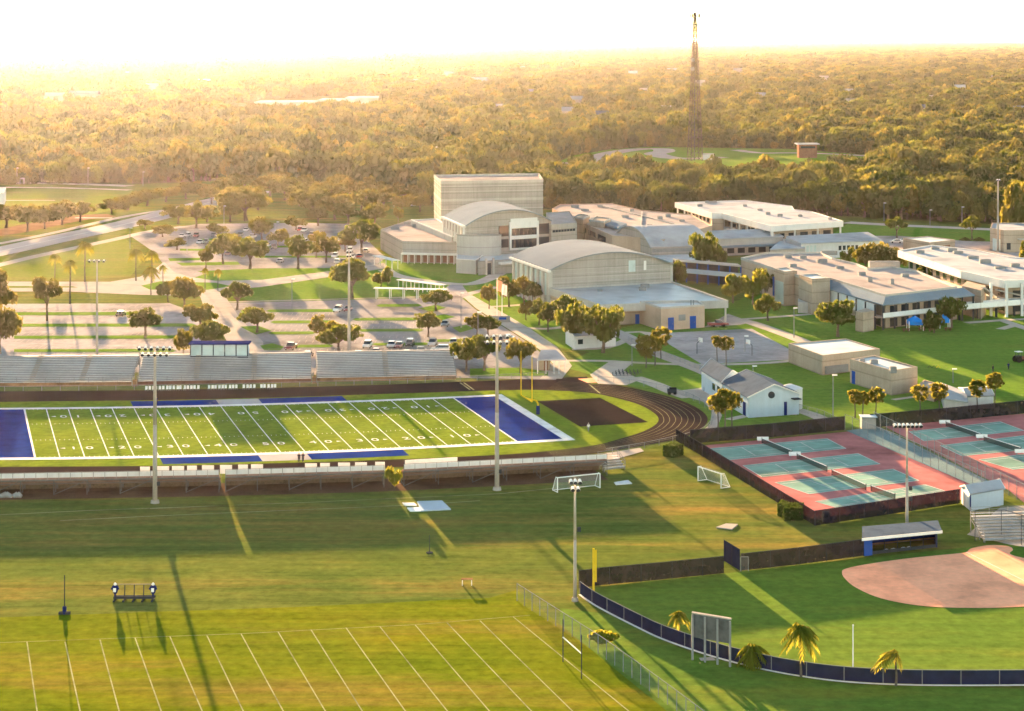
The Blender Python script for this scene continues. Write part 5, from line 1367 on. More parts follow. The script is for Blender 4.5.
hedge('hedge', 'clipped square hedge left of the water cooler at the tennis corner', [(784, 521), (802, 520.5), (803, 515), (786, 515)], 1.9)
hedge('hedge', 'narrow hedge tucked behind the square hedge at the tennis corner', [(778, 516), (784, 518), (788, 514), (782, 512)], 1.9, n=700)
v = G(604, 645)
o = bpy.data.objects.new('bush', crown_mesh('bush', M['bush'], 9, 900, .1, flat=.3)); COL.objects.link(o); o.location = v; o.scale = (1.8, 1.5, 1.7)
tag(o, 'low golden bush on the grass between the wire fence and the outfield fence', 'bush')

# ------------------------------------------------------------------ light poles, masts
def light_pole(x, yb, yt, label, arms=((0, 9.0, 6),), r=.32, group=None, mid=()):
    """Round pole with cross-arms: arms = (metres below top, width, lamps)."""
    v = G(x, yb); h = (yb - yt) / S(yb)
    t = thing('light_pole', label, 'light pole', (v.x, v.y, 0), 0, group)
    MB().path([(v.x, v.y, -.02), (v.x, v.y, h * .5), (v.x, v.y, h)], [r, r * .75, r * .5], 10).build('pole', M['concrete'], t, True)
    MB().tube((v.x, v.y, -.02), (v.x, v.y, .5), r * 1.8, r * 1.6, 12).build('base', M['concrete'], t)
    for dz, w, n in arms:
        z = h - dz
        MB().bar((v.x - w / 2, v.y - .25, z), (v.x + w / 2, v.y - .25, z), .18).build('cross_arm', M['galv'], t)
        for i in range(n):
            X = v.x - w / 2 + w * (i + .5) / n
            o = MB().tube((X, v.y - .3, z + .15), (X + .05, v.y - .85, z - .2), .18, .32, 10).build('lamp', M['white'], t)
            MB().tube((X + .05, v.y - .86, z - .21), (X + .055, v.y - .9, z - .24), .29, .29, 10).build('lens', M['glass'], o)
    for z in mid:
        MB().box((v.x + .55, v.y, z), (.5, .4, .6)).build('control_box', M['dark'], t)
    return t
light_pole(155, 503, 346, 'tall stadium light pole behind the low stand at the left, two rows of lamps', ((.2, 6.0, 6), (1.2, 5.0, 5)), .42, mid=(3.2,))
light_pole(497, 490, 334.5, 'tall stadium light pole behind the low stand near the blue end zone', ((.2, 4.6, 4), (1.2, 4.4, 4)), .42, mid=(3.2,))
light_pole(349, 361, 250, 'tall stadium light pole behind the main stand beside the wide green oak', ((.2, 1.4, 2), (1.2, 1.4, 2)), .42)
light_pole(97, 361, 259.5, 'tall thin stadium light pole behind the left section of the main stand', ((.2, 4.6, 4),), .34)
light_pole(575, 601, 478, 'softball light pole at the left foul corner, in front of the white goal', ((.3, 1.8, 3), (1.3, 1.4, 2)), .27, mid=(9.8,))
light_pole(907, 532, 423, 'softball light pole behind the dugout beside the tennis courts', ((.2, 4.6, 7),), .27, mid=(6.8, 5.2))
light_pole(998, 252, 179, 'tall pale light pole at the tan block on the right', ((.3, 1.6, 2),), .45)
# small lamp posts
lp = None
LP = [(292, 309, 279, 'lamp post on the lawn kerb left of the parked silver car'), (461, 328, 293, 'lamp post with a white head at the plaza island'), (478, 356, 312, 'lamp post among oaks behind the right end of the main stand'),
      (130, 249, 228, 'lamp post beside the golden lawn tip near the road'), (187, 254, 232, 'lamp post in the left end of the far parking lot'), (224, 226, 206, 'lamp post near the road bend behind the far lot'), (277, 240, 222, 'lamp post in the middle of the far parking lot'),
      (745, 352, 336, 'lamp post at the basketball court edge by the concrete walk'), (753, 383, 366, 'lamp post on the lawn behind the field house'), (833, 418, 375, 'lamp post on the lawn left of the three tennis palms'),
      (794, 338, 308, 'lamp post on the lawn by the diagonal concrete walk'), (632, 366, 345, 'lamp post at the top of the paved plaza'), (884, 221, 203, 'left lamp post at the wood edge on the service road'), (930, 226, 210, 'middle lamp post at the wood edge on the service road'), (962, 227, 207, 'right lamp post at the wood edge on the service road'),
      (953, 383, 369, 'short white post beside the batting shed'), (88, 186, 168, 'lamp post at the far side of the meadow'), (17, 184, 168, 'lamp post at the left end of the meadow'), (143, 186, 172, 'lamp post at the right end of the meadow'), (436, 168, 147, 'thin mast rising from the woods left of the tower block'), (495, 166, 146, 'thin mast rising from the woods above the tower block')]
for x, yb, yt, lab in LP:
    v = G(x, yb); h = (yb - yt) / S(yb)
    t = thing('lamp_post', lab, 'lamp post', (v.x, v.y, 0), 0, 'lamp posts')
    MB().path([(v.x, v.y, -.02), (v.x, v.y, h)], [.13, .08], 8).build('pole', M['galv'], t)
    MB().box((v.x + .35, v.y - .1, h + .02), (1.0, .4, .22)).build('lamp', M['white'], t)
# flagpoles
for x, yb, yt, lab, cols in ((497, 318, 279, 'left flagpole with a hanging orange-red flag in front of the lobby', 'clay'), (502, 317, 283, 'right flagpole with a hanging white and red flag in front of the lobby', 'white')):
    v = G(x, yb); h = (yb - yt) / S(yb); t = thing('flagpole', lab, 'flagpole', (v.x, v.y, 0))
    MB().path([(v.x, v.y, -.02), (v.x, v.y, h)], [.12, .06], 8).tube((v.x, v.y, h), (v.x, v.y, h + .2), .12, .12, 8).build('pole', M['white'], t)
    m = MB(); n = 7
    for i in range(n):
        for j in range(4):
            f = lambda a, b: (v.x + .1 + a * 1.3, v.y - .3 * math.sin(a * 7 + b * 2), h - .2 - b * 3.0 - a * .5)
            m.poly([f(i / n, j / 4), f((i + 1) / n, j / 4), f((i + 1) / n, (j + 1) / 4), f(i / n, (j + 1) / 4)])
    m.build('flag', M['clay' if cols == 'clay' else 'court_red'] if cols == 'clay' else M['cloth_white'], t)
# lattice mast
v = G(695, 160.5); H = 148 / S(160.5) * 1.0; t = thing('radio_mast', 'tall tapering grey-brown lattice mast rising from the woods', 'radio mast', (v.x, v.y, 0))
def leg(i, z):
    k = z / H; w = 4.7 * (1 - k) ** 1.0 + .75; a = math.pi / 4 + i * math.pi / 2 + .25
    return Vector((v.x + math.cos(a) * w, v.y + math.sin(a) * w, z))
nseg = 22
zs = [H * (1 - (1 - i / nseg) ** 1.15) for i in range(nseg + 1)]
for i in range(4):
    m = MB()
    for j in range(nseg): m.bar(leg(i, zs[j]), leg(i, zs[j + 1]), (.40 - .06 * j / nseg))
    m.build('leg', M['mast'], t)
for par in (0, 1):
    m = MB()
    for j in range(nseg):
        if (j // 3) % 2 != par: continue
        for i in range(4):
            a, b = leg(i, zs[j]), leg((i + 1) % 4, zs[j + 1]); c, d = leg((i + 1) % 4, zs[j]), leg(i, zs[j + 1])
            m.bar(a, b, .2); m.bar(c, d, .2); m.bar(a, c, .2)
    m.build('lattice', M['mast'], t)
m = MB(); m.tube((v.x - .4, v.y, 0), (v.x, v.y, H), .3, .2, 6); m.build('feed_line', M['dark'], t)
for z, n, r in ((H - 2.5, 9, 3.2), (H - 8.5, 6, 2.2)):
    m = MB().tube((v.x, v.y, z - .1), (v.x, v.y, z + .1), r * .8, r * .8, 12); m.build('platform', M['galv'], t)
    for i in range(n):
        a = 6.283 * i / n; MB().box((v.x + math.cos(a) * r, v.y + math.sin(a) * r, z + .4), (.5, .5, 2.6), a).build('antenna', M['galv'], t)
for i in range(3):
    MB().tube((v.x + i - 1, v.y, H), (v.x + i - 1, v.y, H + 2.5 + i * .6), .12, .06, 6).build('whip', M['white'], t)
for z in (H * .62, H * .68):
    p = leg(2, z); MB().tube((p.x - .2, p.y - .2, z), (p.x - .7, p.y - 1.2, z), 1.2, 1.2, 12).build('dish', M['galv'], t)
b = V2(703, 160); t2 = thing('equipment_hut', 'low white equipment hut at the foot of the lattice mast', 'hut', (b.x, b.y, 0))
MB().prism([b, b + Vector((7, 0)), b + Vector((7, 6)), b + Vector((0, 6))], 0, 3.4, False).build('wall', M['white_wall'], t2)
MB().prism([b + Vector((-.4, -.4)), b + Vector((7.4, -.4)), b + Vector((7.4, 6.4)), b + Vector((-.4, 6.4))], 3.4, 3.8).build('roof', M['white_roof'], t2)

# ------------------------------------------------------------------ the stands
def bleacher(label, x0, x1, yf0, yf1, rows, z0, rise, depth, mats='alu', name='grandstand', back=True):
    """Tiered benches climbing away from the field between two front points."""
    a, b = V2(x0, yf0), V2(x1, yf1); d = (b - a); u = d.normalized(); n = Vector((-u.y, u.x))
    t = thing(name, label, 'grandstand', centre([a, b, b + n * rows * depth, a + n * rows * depth]))
    tr = MB(); ri = MB(); se = MB(); L = d.length
    for i in range(rows):
        z = z0 + i * rise; p0 = a + n * i * depth; q0 = b + n * i * depth
        tr.prism([p0, q0, q0 + n * depth * .98, p0 + n * depth * .98], z - .06, z)
        se.prism([p0 + n * .42, q0 + n * .42, q0 + n * .72, p0 + n * .72], z + .36, z + .42, True, True)
        ri.poly([(p0.x + n.x * .02, p0.y + n.y * .02, z - rise + .01), (q0.x + n.x * .02, q0.y + n.y * .02, z - rise + .01), (q0.x + n.x * .02, q0.y + n.y * .02, z - .06), (p0.x + n.x * .02, p0.y + n.y * .02, z - .06)])
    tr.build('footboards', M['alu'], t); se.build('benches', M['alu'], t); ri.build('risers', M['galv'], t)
    naisle = max(2, int(L / 11))
    for j in range(1, naisle):
        m = MB(); c = a + u * (L * j / naisle)
        for i in range(rows): m.prism([c + n * i * depth - u * .6, c + n * i * depth + u * .6, c + n * (i * depth + .9) + u * .6, c + n * (i * depth + .9) - u * .6], z0 + i * rise + .43, z0 + i * rise + .47)
        m.build('aisle', M['concrete'], t)
    m = MB(); k = int(L / 3.0)
    for i in range(k + 1):
        p = a + u * (L * i / k); m.bar((p.x, p.y, z0 - .6), (p.x, p.y, z0 + 1.15), .07)
    for z in (.55, 1.1): m.bar((a.x, a.y, z0 + z), (b.x, b.y, z0 + z), .05)
    m.build('front_rail', M['galv'], t)
    pb, qb = a + n * rows * depth, b + n * rows * depth; zt = z0 + rows * rise
    m = MB()
    for i in range(k + 1):
        p = pb + u * (L * i / k); m.bar((p.x, p.y, zt - 1.0), (p.x, p.y, zt + 1.0), .07)
    for z in (.3, .65, 1.0): m.bar((pb.x, pb.y, zt + z), (qb.x, qb.y, zt + z), .05)
    m.build('back_rail', M['galv'], t)
    m = MB()
    for e in (a - u * .05, b + u * .05):
        for z in (.5, 1.0): m.bar((e.x, e.y, z0 + z), (e.x + n.x * rows * depth, e.y + n.y * rows * depth, zt + z), .06)
        for i in range(0, rows + 1, 3): m.bar((e.x + n.x * i * depth, e.y + n.y * i * depth, z0 + i * rise - .2), (e.x + n.x * i * depth, e.y + n.y * i * depth, z0 + i * rise + 1.0), .06)
    m.build('side_rail', M['galv'], t)
    m = MB(); kk = max(1, int(L / 5.5))
    for i in range(kk + 1):
        c = a + u * (L * i / kk)
        for f in (.08, .36, .68, .98):
            p = c + n * rows * depth * f; zz = z0 + (rows * f) * rise - .3
            if zz > .3: m.bar((p.x, p.y, 0), (p.x, p.y, zz), .14)
        p, q = c + n * rows * depth * .08, c + n * rows * depth * .98
        m.bar((p.x, p.y, .3), (q.x, q.y, zt - .8), .1)
        if i < kk:
            e = c + n * rows * depth * .98; f_ = a + u * (L * (i + 1) / kk) + n * rows * depth * .98; m.bar((e.x, e.y, .3), (f_.x, f_.y, zt - .6), .08)
    m.build('frame', M['galv'], t)
    return t, a, b, n, u, L, zt
mains = ((-70, 131.5, 387.5, 386.0, 'left section of the main aluminium grandstand, cut by the picture edge'), (138, 311, 385.5, 382.5, 'middle section of the main aluminium grandstand with the press box on top'), (317, 456, 382, 379.5, 'right section of the main aluminium grandstand, ending at the gate'))
for x0, x1, y0, y1, lab in mains:
    t, a, b, n, u, L, zt = bleacher(lab, x0, x1, y0, y1, 15, .95, .25, .86)
    m = MB(); p = a - n * .15; q = b - n * .15
    m.prism([p, q, q + n * .12, p + n * .12], .05, .9); m.build('front_skirt', M['wood'] if x0 != 138 else M['rust'], t)
    m = MB(); pb, qb = a + n * (15 * .86 + .12), b + n * (15 * .86 + .12)
    m.prism([pb, qb, qb + n * .08, pb + n * .08], 2.6, zt + .1, True, True); m.build('back_screen', M['galv'], t)
    if x0 == 138: AA, NN, UU, ZT = a, n, u, zt
# ramps in the gaps
for x0, x1, y0, y1, lab in ((132.5, 137, 386.8, 386.4, 'narrow tan stair ramp between the left and middle stand sections'), (312, 316.5, 383.3, 383, 'narrow tan stair ramp between the middle and right stand sections')):
    a, b = V2(x0, y0), V2(x1, y1); n = Vector((-.05, 1)); t = thing('stair_ramp', lab, 'ramp', (a.x, a.y, 0)); m = MB()
    for i in range(8): m.prism([a + n * i, b + n * i, b + n * (i + 1), a + n * (i + 1)], 0, 1.4 - i * .16)
    m.build('steps', M['wood'], t); m = MB()
    for s in (a, b):
        m.bar((s.x, s.y, 2.3), (s.x + n.x * 8, s.y + n.y * 8, 1.2), .07)
        for i in range(0, 9, 2): m.bar((s.x + n.x * i, s.y + n.y * i, 0), (s.x + n.x * i, s.y + n.y * i, 2.3 - i * .137), .07)
    m.build('rail', M['galv'], t)
# press box
pc = V2(190.5, 372); pd = V2(247.5, 371); n = Vector((0, 1)); z1 = 6.4
YP = AA.y + 13.2; pa = Vector(((190.5 - 512) / FP * YP, YP)); pb_ = Vector(((247.5 - 512) / FP * (YP + .3), YP + .3)); ZP = 4.1
t = thing('press_box', 'long pale press box with dark framed windows on top of the middle stand', 'press box', centre([pa, pb_]))
MB().prism([pa, pb_, pb_ + n * 3.4, pa + n * 3.4], ZP, ZP + 3.0, True, True).build('wall', M['blue_wall'], t)
MB().prism([pa + Vector((-.4, -.5)), pb_ + Vector((.4, -.5)), pb_ + Vector((.4, 3.8)), pa + Vector((-.4, 3.8))], ZP + 3.0, ZP + 3.3, True, True).build('roof', M['navy'], t)
for i in range(5):
    m = MB(); panel(m, pa, pb_, i / 5 + .012, (i + 1) / 5 - .012, ZP + .5, ZP + 2.7, .05, .1); m.build('window', M['paleglass'], t)
m = MB()
for i in range(6): panel(m, pa, pb_, i / 5 - .008, i / 5 + .008, ZP, ZP + 3.0, .1, .16)
panel(m, pa, pb_, 0, 1, ZP, ZP + .4, .1, .16); m.build('window_frame', M['dark'], t)
m = MB()
for i in range(5):
    for f in (0, 3.3): p = pa + (pb_ - pa) * (i / 4) + n * f; m.bar((p.x, p.y, 0), (p.x, p.y, ZP), .25)
m.build('support', M['galv'], t)
# white chairs in front of the middle section
ch = None
for i in range(38):
    x = 146 + i * (275 - 146) / 37
    if 201 < x < 206 or 240 < x < 243 or 256 < x < 259: continue
    v = G(x + random.uniform(-.5, .5), 391.3 - (x - 146) * .016)
    if ch is None:
        ch = thing('folding_chair', 'white folding chair in the long row before the middle stand', 'chair', v, 0, 'white chairs before the middle stand')
        MB().box((v.x, v.y, .45), (.48, .45, .06)).build('seat', M['white'], ch); MB().box((v.x, v.y + .24, .78), (.48, .06, .62)).build('backrest', M['white'], ch)
        for sx in (-.2, .2):
            for sy in (-.2, .2): MB().box((v.x + sx, v.y + sy, .21), (.05, .05, .42)).build('leg', M['galv'], ch)
    else:
        c = copy_tree(ch); c.location = v; c.rotation_euler = (0, 0, random.uniform(-.2, .2))
# near stand seen from behind
def low_stand(x0, y0, x1, y1, label, banners):
    """Shallow stand facing away: its back rail and open frame look towards the practice fields."""
    a, b = V2(x0, y0), V2(x1, y1); d = b - a; u = d.normalized(); n = Vector((-u.y, u.x)); L = d.length
    rows, depth, rise, zt = 6, .85, .30, 3.75
    t = thing('low_stand', label, 'grandstand', centre([a, b, a + n * 6, b + n * 6]))
    tr = MB(); se = MB()
    for i in range(rows):
        z = zt - 1.1 - i * rise; p, q = a + n * i * depth, b + n * i * depth
        tr.prism([p, q, q + n * depth * .96, p + n * depth * .96], z - .08, z, True, True)
        se.prism([p + n * .2, q + n * .2, q + n * .52, p + n * .52], z + .36, z + .42, True, True)
    for i in range(rows + 1):  # closed risers, added so the stand casts a solid shadow
        z = zt - 1.1 - i * rise; p, q = a + n * (i * depth - .02), b + n * (i * depth - .02); tr.poly([(p.x, p.y, z - .1), (q.x, q.y, z - .1), (q.x, q.y, z + rise), (p.x, p.y, z + rise)])
    tr.build('footboards', M['oldboard'], t); se.build('benches', M['oldboard'], t)
    m = MB(); k = int(L / 1.9)
    for i in range(k + 1):
        p = a + u * (L * i / k); m.bar((p.x, p.y, zt - 1.3), (p.x, p.y, zt + .15), .08)
    m.bar((a.x, a.y, zt + .12), (b.x, b.y, zt + .12), .07); m.build('back_rail', M['galv'], t)
    m = MB()
    for i in range(k):
        p, q = a + u * (L * i / k + .06), a + u * (L * (i + 1) / k - .06); m.prism([p - n * .02, q - n * .02, q + n * .05, p + n * .05], zt - .75, zt + .02, True, True)
    m.build('back_canvas', M['white_wall'], t)
    m = MB(); kk = int(L / 5.2)
    for i in range(kk + 1):
        c = a + u * (L * i / kk)
        for f, zz in ((.02, zt - 1.15), (2.4, zt - 2.2), (4.9, zt - 2.9)):
            p = c + n * f; m.bar((p.x, p.y, 0), (p.x, p.y, zz), .11)
        p, q = c + n * .05, c + n * 4.9; m.bar((p.x, p.y, .2), (q.x, q.y, zt - 2.9), .06); m.bar((p.x, p.y, zt - 1.3), (q.x, q.y, .2), .06)
        if i < kk and i % 2 == 0:
            e = a + u * (L * (i + 1) / kk); m.bar((c.x, c.y, .15), (e.x, e.y, zt - 1.3), .1)
    m.bar((a.x, a.y, zt - 1.2), (b.x, b.y, zt - 1.2), .2); m.bar((a.x, a.y, zt - 1.75), (b.x, b.y, zt - 1.75), .1)
    m.build('frame', M['dark_galv'], t)
    m = MB(); p, q = a + n * 5.2, b + n * 5.2; m.prism([p, q, q + n * .1, p + n * .1], .0, 1.35, True, True); m.build('front_skirt', M['bark'], t)  # skirt added to make the shadow solid; dark brown stands in for shade beneath
    return t
low_stand(-80, 497.8, 219, 492.5, 'left low stand seen from its back, cut by the left picture edge', 0)
low_stand(225.5, 492.3, 384, 487.7, 'middle low stand seen from its back, left of the small yellow-green tree', 0)
low_stand(404, 486.7, 607, 475.8, 'right low stand seen from its back, right of the small yellow-green tree', 0)
strip('dirt_strip', [(-80, 495), (200, 490), (400, 484.5), (600, 474)], 10, M['shaded_dirt'], .04, 4)  # soil under the low stands, coloured dark for the shade there
# benches with white backs on the sideline
for i, x in enumerate((145, 163, 178, 192, 208, 226, 243, 257, 311, 325, 344, 361, 380)):
    v = G(x, 477.3 - (x - 145) * .021); w_ = 2.1 if i % 3 else 1.7
    t = thing('team_bench', 'white-backed team bench on the near track edge behind the low stand', 'bench', v, 0, 'white team benches')
    MB().box((v.x, v.y, 1.1), (w_, .12, 1.5)).build('backrest', M['white'], t); MB().box((v.x, v.y + .45, .5), (w_, .6, .08)).build('seat', M['alu'], t)
    for s in (-.4, .4): MB().box((v.x + s * w_, v.y + .3, .24), (.08, .5, .48)).build('leg', M['galv'], t)
a, b = V2(405, 474.5), V2(457, 471.5)
t = thing('sponsor_board', 'long plain white board on the near track edge behind the right low stand', 'board', centre([a, b]))
MB().prism([a, b, b + Vector((.05, .25)), a + Vector((.05, .25))], .3, 2.5, True, True).build('board', M['white'], t)
for i in range(5): p = a + (b - a) * (i / 4) + Vector((0, .3)); MB().box((p.x, p.y, 1.2), (.12, .12, 2.4)).build('post', M['galv'], t)
# aluminium steps at the end of the low stand
t, *_ = bleacher('small silver five-row bleacher at the right end of the low stand', 605, 625, 471.5, 469.5, 4, .6, .35, .7, name='small_bleacher')
t, a, b, n, u, L, zt = bleacher('silver bleacher on a concrete pad behind the softball backstop', 985, 1080, 543, 540, 8, .6, .30, .8, name='small_bleacher')

# ------------------------------------------------------------------ fences
def fence(name, label, pts, h, cloth, every=3.0, cat='fence', post='galv', rail=True, kerb=None, z0=.05, n=6, smooth=False):
    g = [V2(*p) for p in pts]
    if smooth: g = smooth_path(g, n)
    t = thing(name, label, cat, (g[0].x, g[0].y, 0)); m = MB(); r = MB(); p_ = MB()
    acc = 0
    for i in range(len(g) - 1):
        a, b = g[i], g[i + 1]; L = (b - a).length; u = (b - a).normalized(); nn = Vector((-u.y, u.x)) * .012
        m.poly([(a.x, a.y, z0), (b.x, b.y, z0), (b.x, b.y, h - .05), (a.x, a.y, h - .05)])
        if rail: r.bar((a.x, a.y, h), (b.x, b.y, h), .07)
        d = (-acc) % every
        while d < L:
            p = a + u * d; p_.tube((p.x, p.y, -.02), (p.x, p.y, h + .06), .05, .05, 6); d += every
        acc += L
    m.build('mesh_panel', M[cloth], t); p_.build('posts', M[post], t)
    if rail: r.build('top_rail', M[post], t)
    if kerb:
        k = MB(); ribbon(k, [(p.x, p.y - .35) for p in g], .5, .05); k.build('kerb', M[kerb], t, True)
    return t
fence('wire_fence', 'galvanised chain-link fence running down from mid field to the lower edge', [(517, 601), (560, 629), (600, 655), (640, 684), (672, 708), (720, 745)], 2.4, 'chainlink', 2.6)
fence('outfield_fence', 'low navy windscreen fence curving round the softball outfield above a white kerb', [(580, 594), (588, 600), (600, 607.5), (620, 618), (640, 628), (660, 637.5), (690, 648.5), (720, 658), (760, 668), (800, 675.5), (850, 681.5), (920, 684.5), (1024, 684.5), (1100, 683)], 1.75, 'screen_navy', 4.6, smooth=True, kerb='white')
fence('foul_line_fence', 'dark brown windscreen fence along the softball foul line left of the tall wing', [(579, 588.5), (600, 585.5), (660, 580), (724, 573.5)], 2.5, 'screen_brown', 4.8, post='dark')
fence('foul_line_fence', 'dark brown windscreen fence between the tall wing and the dugout', [(741, 571), (800, 564.5), (864, 556)], 2.5, 'screen_brown', 4.8, post='dark')
fence('gate_screen', 'short taller navy screen wing angled at the bullpen gate', [(724, 561), (740, 571)], 3.1, 'screen_navy', 3, post='dark')
v = G(744, 571); t = thing('gate', 'small wire gate in a pale frame beside the tall navy screen', 'gate', v)
MB().bar((v.x - .5, v.y - .2, 0), (v.x - .5, v.y - .2, 2.1), .09).bar((v.x + .6, v.y - .2, 0), (v.x + .6, v.y - .2, 2.1), .09).bar((v.x - .5, v.y - .2, 2.1), (v.x + .6, v.y - .2, 2.1), .09).build('frame', M['galv'], t)
MB().poly([(v.x - .5, v.y - .2, .1), (v.x + .6, v.y - .2, .1), (v.x + .6, v.y - .2, 2), (v.x - .5, v.y - .2, 2)]).build('wire_panel', M['chainlink'], t)
fence('tennis_screen', 'dark windscreen along the back of the left tennis courts', [(690, 444), (770, 437.5), (845, 430)], 2.7, 'screen', 6, post='dark')
fence('tennis_screen', 'dark windscreen along the back of the right tennis courts', [(870, 428), (950, 421), (1024, 413.5), (1120, 404)], 2.7, 'screen', 6, post='dark')
fence('tennis_screen', 'blue-black windscreen down the left side of the tennis courts', [(676, 441), (700, 455), (760, 492), (815, 526)], 2.3, 'screen', 5, post='dark')
fence('tennis_screen', 'blue-black windscreen along the front of the left tennis courts', [(815, 526), (880, 516), (960, 503.5)], 2.4, 'screen', 5, post='dark')
fence('tennis_fence', 'tall see-through wire fence on the left side of the strip between courts', [(845, 430.5), (900, 453), (985, 491)], 3.2, 'chainlink', 3.2)
fence('tennis_fence', 'tall see-through wire fence on the right side of the strip between courts', [(874, 428), (930, 455), (1006, 494), (1040, 512)], 3.2, 'chainlink', 3.2)
fence('backstop', 'thin wire backstop fence on posts before the silver softball bleacher', [(975, 541), (1005, 540), (1024, 546), (1080, 560)], 4.6, 'chainlink', 4.2, post='dark')
fence('track_fence', 'low wire fence with posts along the outer bend of the track', [(598, 381.5), (640, 386), (672, 393), (694, 401), (709, 411), (713, 421), (704, 433), (680, 441), (640, 449.5), (606, 455)], 1.2, 'chainlink', 4, smooth=True)
fence('lawn_fence', 'low wire fence along the diagonal walk by the basketball court', [(628, 341), (652, 352), (684, 364), (706, 373)], 1.2, 'chainlink', 3)
fence('main_fence', 'low wire fence in front of the main stand along the track', [(-70, 392.2), (140, 390), (256, 388), (380, 384.5), (458, 381.5), (560, 376)], 1.1, 'chainlink', 4)
fence('cage_fence', 'wire fence with rail running off the field house toward the tennis corner', [(799, 412), (822, 418), (845, 429)], 1.6, 'chainlink', 3)

# ------------------------------------------------------------------ tennis nets and fittings
NL = ['left block, top net', 'left block, second net', 'left block, third net', 'left block, front net', 'right block, top net', 'right block, second net']
for (p, q), l in zip((((762, 443.5), (792, 456)), ((797, 459), (827, 472)), ((832, 475.5), (866, 490.5)), ((871, 491.5), (895, 500)), ((946, 426.5), (981, 439)), ((984, 441.5), (1021, 453))), NL):
    a, b = V2(*p), V2(*q); t = thing('tennis_net', 'dark tennis net on posts: %s' % l, 'tennis net', centre([a, b]), 0, 'tennis nets')
    MB().poly([(a.x, a.y, .05), (b.x, b.y, .05), (b.x, b.y, 1.0), (a.x, a.y, 1.0)]).build('mesh', M['tennisnet'], t)
    MB().bar((a.x, a.y, 1.02), (b.x, b.y, 1.02), .09).build('tape', M['white'], t)
    for e in (a, b): MB().tube((e.x, e.y, -.02), (e.x, e.y, 1.15), .07, .07, 8).build('post', M['dark'], t)
for x, y, l in ((763, 442.5, 'beside the top net of the left tennis block'), (795, 457.8, 'between the two upper nets of the left tennis block'), (945, 425.5, 'beside the top net of the right tennis block'), (982, 440, 'between the nets of the right tennis block'), (1021, 455, 'at the lower end of the second right net')):
    v = G(x, y); t = thing('court_bench', 'short white bench %s' % l, 'bench', v)
    MB().box((v.x, v.y, .48), (2.2, .5, .1)).build('seat', M['white'], t); MB().box((v.x, v.y + .25, .8), (2.2, .08, .5)).build('backrest', M['white'], t)
    for s in (-.8, .8): MB().box((v.x + s, v.y, .22), (.1, .4, .44)).build('leg', M['galv'], t)
v = G(826, 521.5); t = thing('water_cooler', 'pale blue cabinet at the front corner of the tennis courts', 'cabinet', v)
MB().box((v.x, v.y, .8), (1.2, .8, 1.6)).build('cabinet', M['blue_wall'], t); MB().box((v.x, v.y - .41, 1.0), (.5, .05, .5)).build('panel', M['glass'], t); MB().box((v.x + 1.2, v.y, .35), (1.0, .7, .7)).build('step_box', M['navy'], t)
v = G(868, 428.5); t = thing('shade_booth', 'blue-grey booth with pale cover at the top of the strip between courts', 'booth', v)
MB().box((v.x, v.y, 1.2), (2.8, 2.2, 2.4)).build('wall', M['grey_wall'], t); MB().box((v.x, v.y - .2, 2.5), (3.2, 2.8, .15)).build('roof', M['blue_wall'], t)

# ------------------------------------------------------------------ sports equipment
def soccer_goal(bl, br, depth, label):
    a, b = V2(*bl), V2(*br); u = (b - a).normalized(); n = Vector((-u.y, u.x)) * depth; h = 2.5; t = thing('soccer_goal', label, 'goal', centre([a, b]))
    m = MB()
    for p in (a, b): m.tube((p.x, p.y, 0), (p.x, p.y, h), .09, .09, 8)
    m.tube((a.x, a.y, h), (b.x, b.y, h), .09, .09, 8); m.build('goal_frame', M['white'], t)
    m = MB(); c, d = a + n, b + n
    for p, q in ((a, c), (b, d)):
        m.tube((p.x, p.y, .05), (q.x, q.y, .05), .06, .06, 6); k = p + n * .35; m.tube((p.x, p.y, h), (k.x, k.y, h), .06, .06, 6); m.tube((k.x, k.y, h), (q.x, q.y, .05), .06, .06, 6)
    m.tube((c.x, c.y, .05), (d.x, d.y, .05), .05, .05, 6); m.build('stay', M['white'], t)
    e, f = a + n * .35, b + n * .35; m = MB()
    m.poly([(e.x, e.y, h), (f.x, f.y, h), (d.x, d.y, .06), (c.x, c.y, .06)]).poly([(a.x, a.y, h), (b.x, b.y, h), (f.x, f.y, h), (e.x, e.y, h)])
    m.poly([(a.x, a.y, .06), (a.x, a.y, h), (e.x, e.y, h), (c.x, c.y, .06)]).poly([(b.x, b.y, .06), (b.x, b.y, h), (f.x, f.y, h), (d.x, d.y, .06)]); m.build('net', M['netting'], t)
soccer_goal((557.5, 492.5), (600, 488), 1.9, 'white soccer goal with net behind the right end of the low stand')
soccer_goal((698, 481), (721, 488.5), 1.9, 'white soccer goal on the dry grass beside the tennis windscreen')
# football goal posts
v = G(538, 414.5); t = thing('goal_post', 'yellow football goal post at the right end zone', 'goal post', v); a, b = V2(521, 410), V2(532, 417)
hb = G(532, 404.3); 
mid = (a + b) / 2; P_ = Vector((v.x, v.y))
MB().path([(v.x, v.y, 0), (v.x, v.y, 2.2), (v.x - .3, v.y, 2.8), (mid.x, mid.y, 3.1)], [.17, .17, .16, .15], 8).build('gooseneck', M['yellow'], t)
MB().tube((a.x, a.y, 3.1), (b.x, b.y, 3.1), .14, .14, 8).build('crossbar', M['yellow'], t)
for e in (a, b): MB().tube((e.x, e.y, 3.1), (e.x, e.y, 12.2), .11, .08, 8).build('upright', M['yellow'], t)
MB().tube((v.x, v.y, 0), (v.x, v.y, 1.8), .36, .36, 10).build('pad', M['navy'], t)
a, b = V2(563, 662), V2(581.5, 679); t = thing('practice_goal_post', 'thin dark H-shaped practice goal post beside the wire fence', 'goal post', centre([a, b]))
for e in (a, b): MB().tube((e.x, e.y, 0), (e.x, e.y, 5.3), .07, .06, 8).build('upright', M['dark'], t)
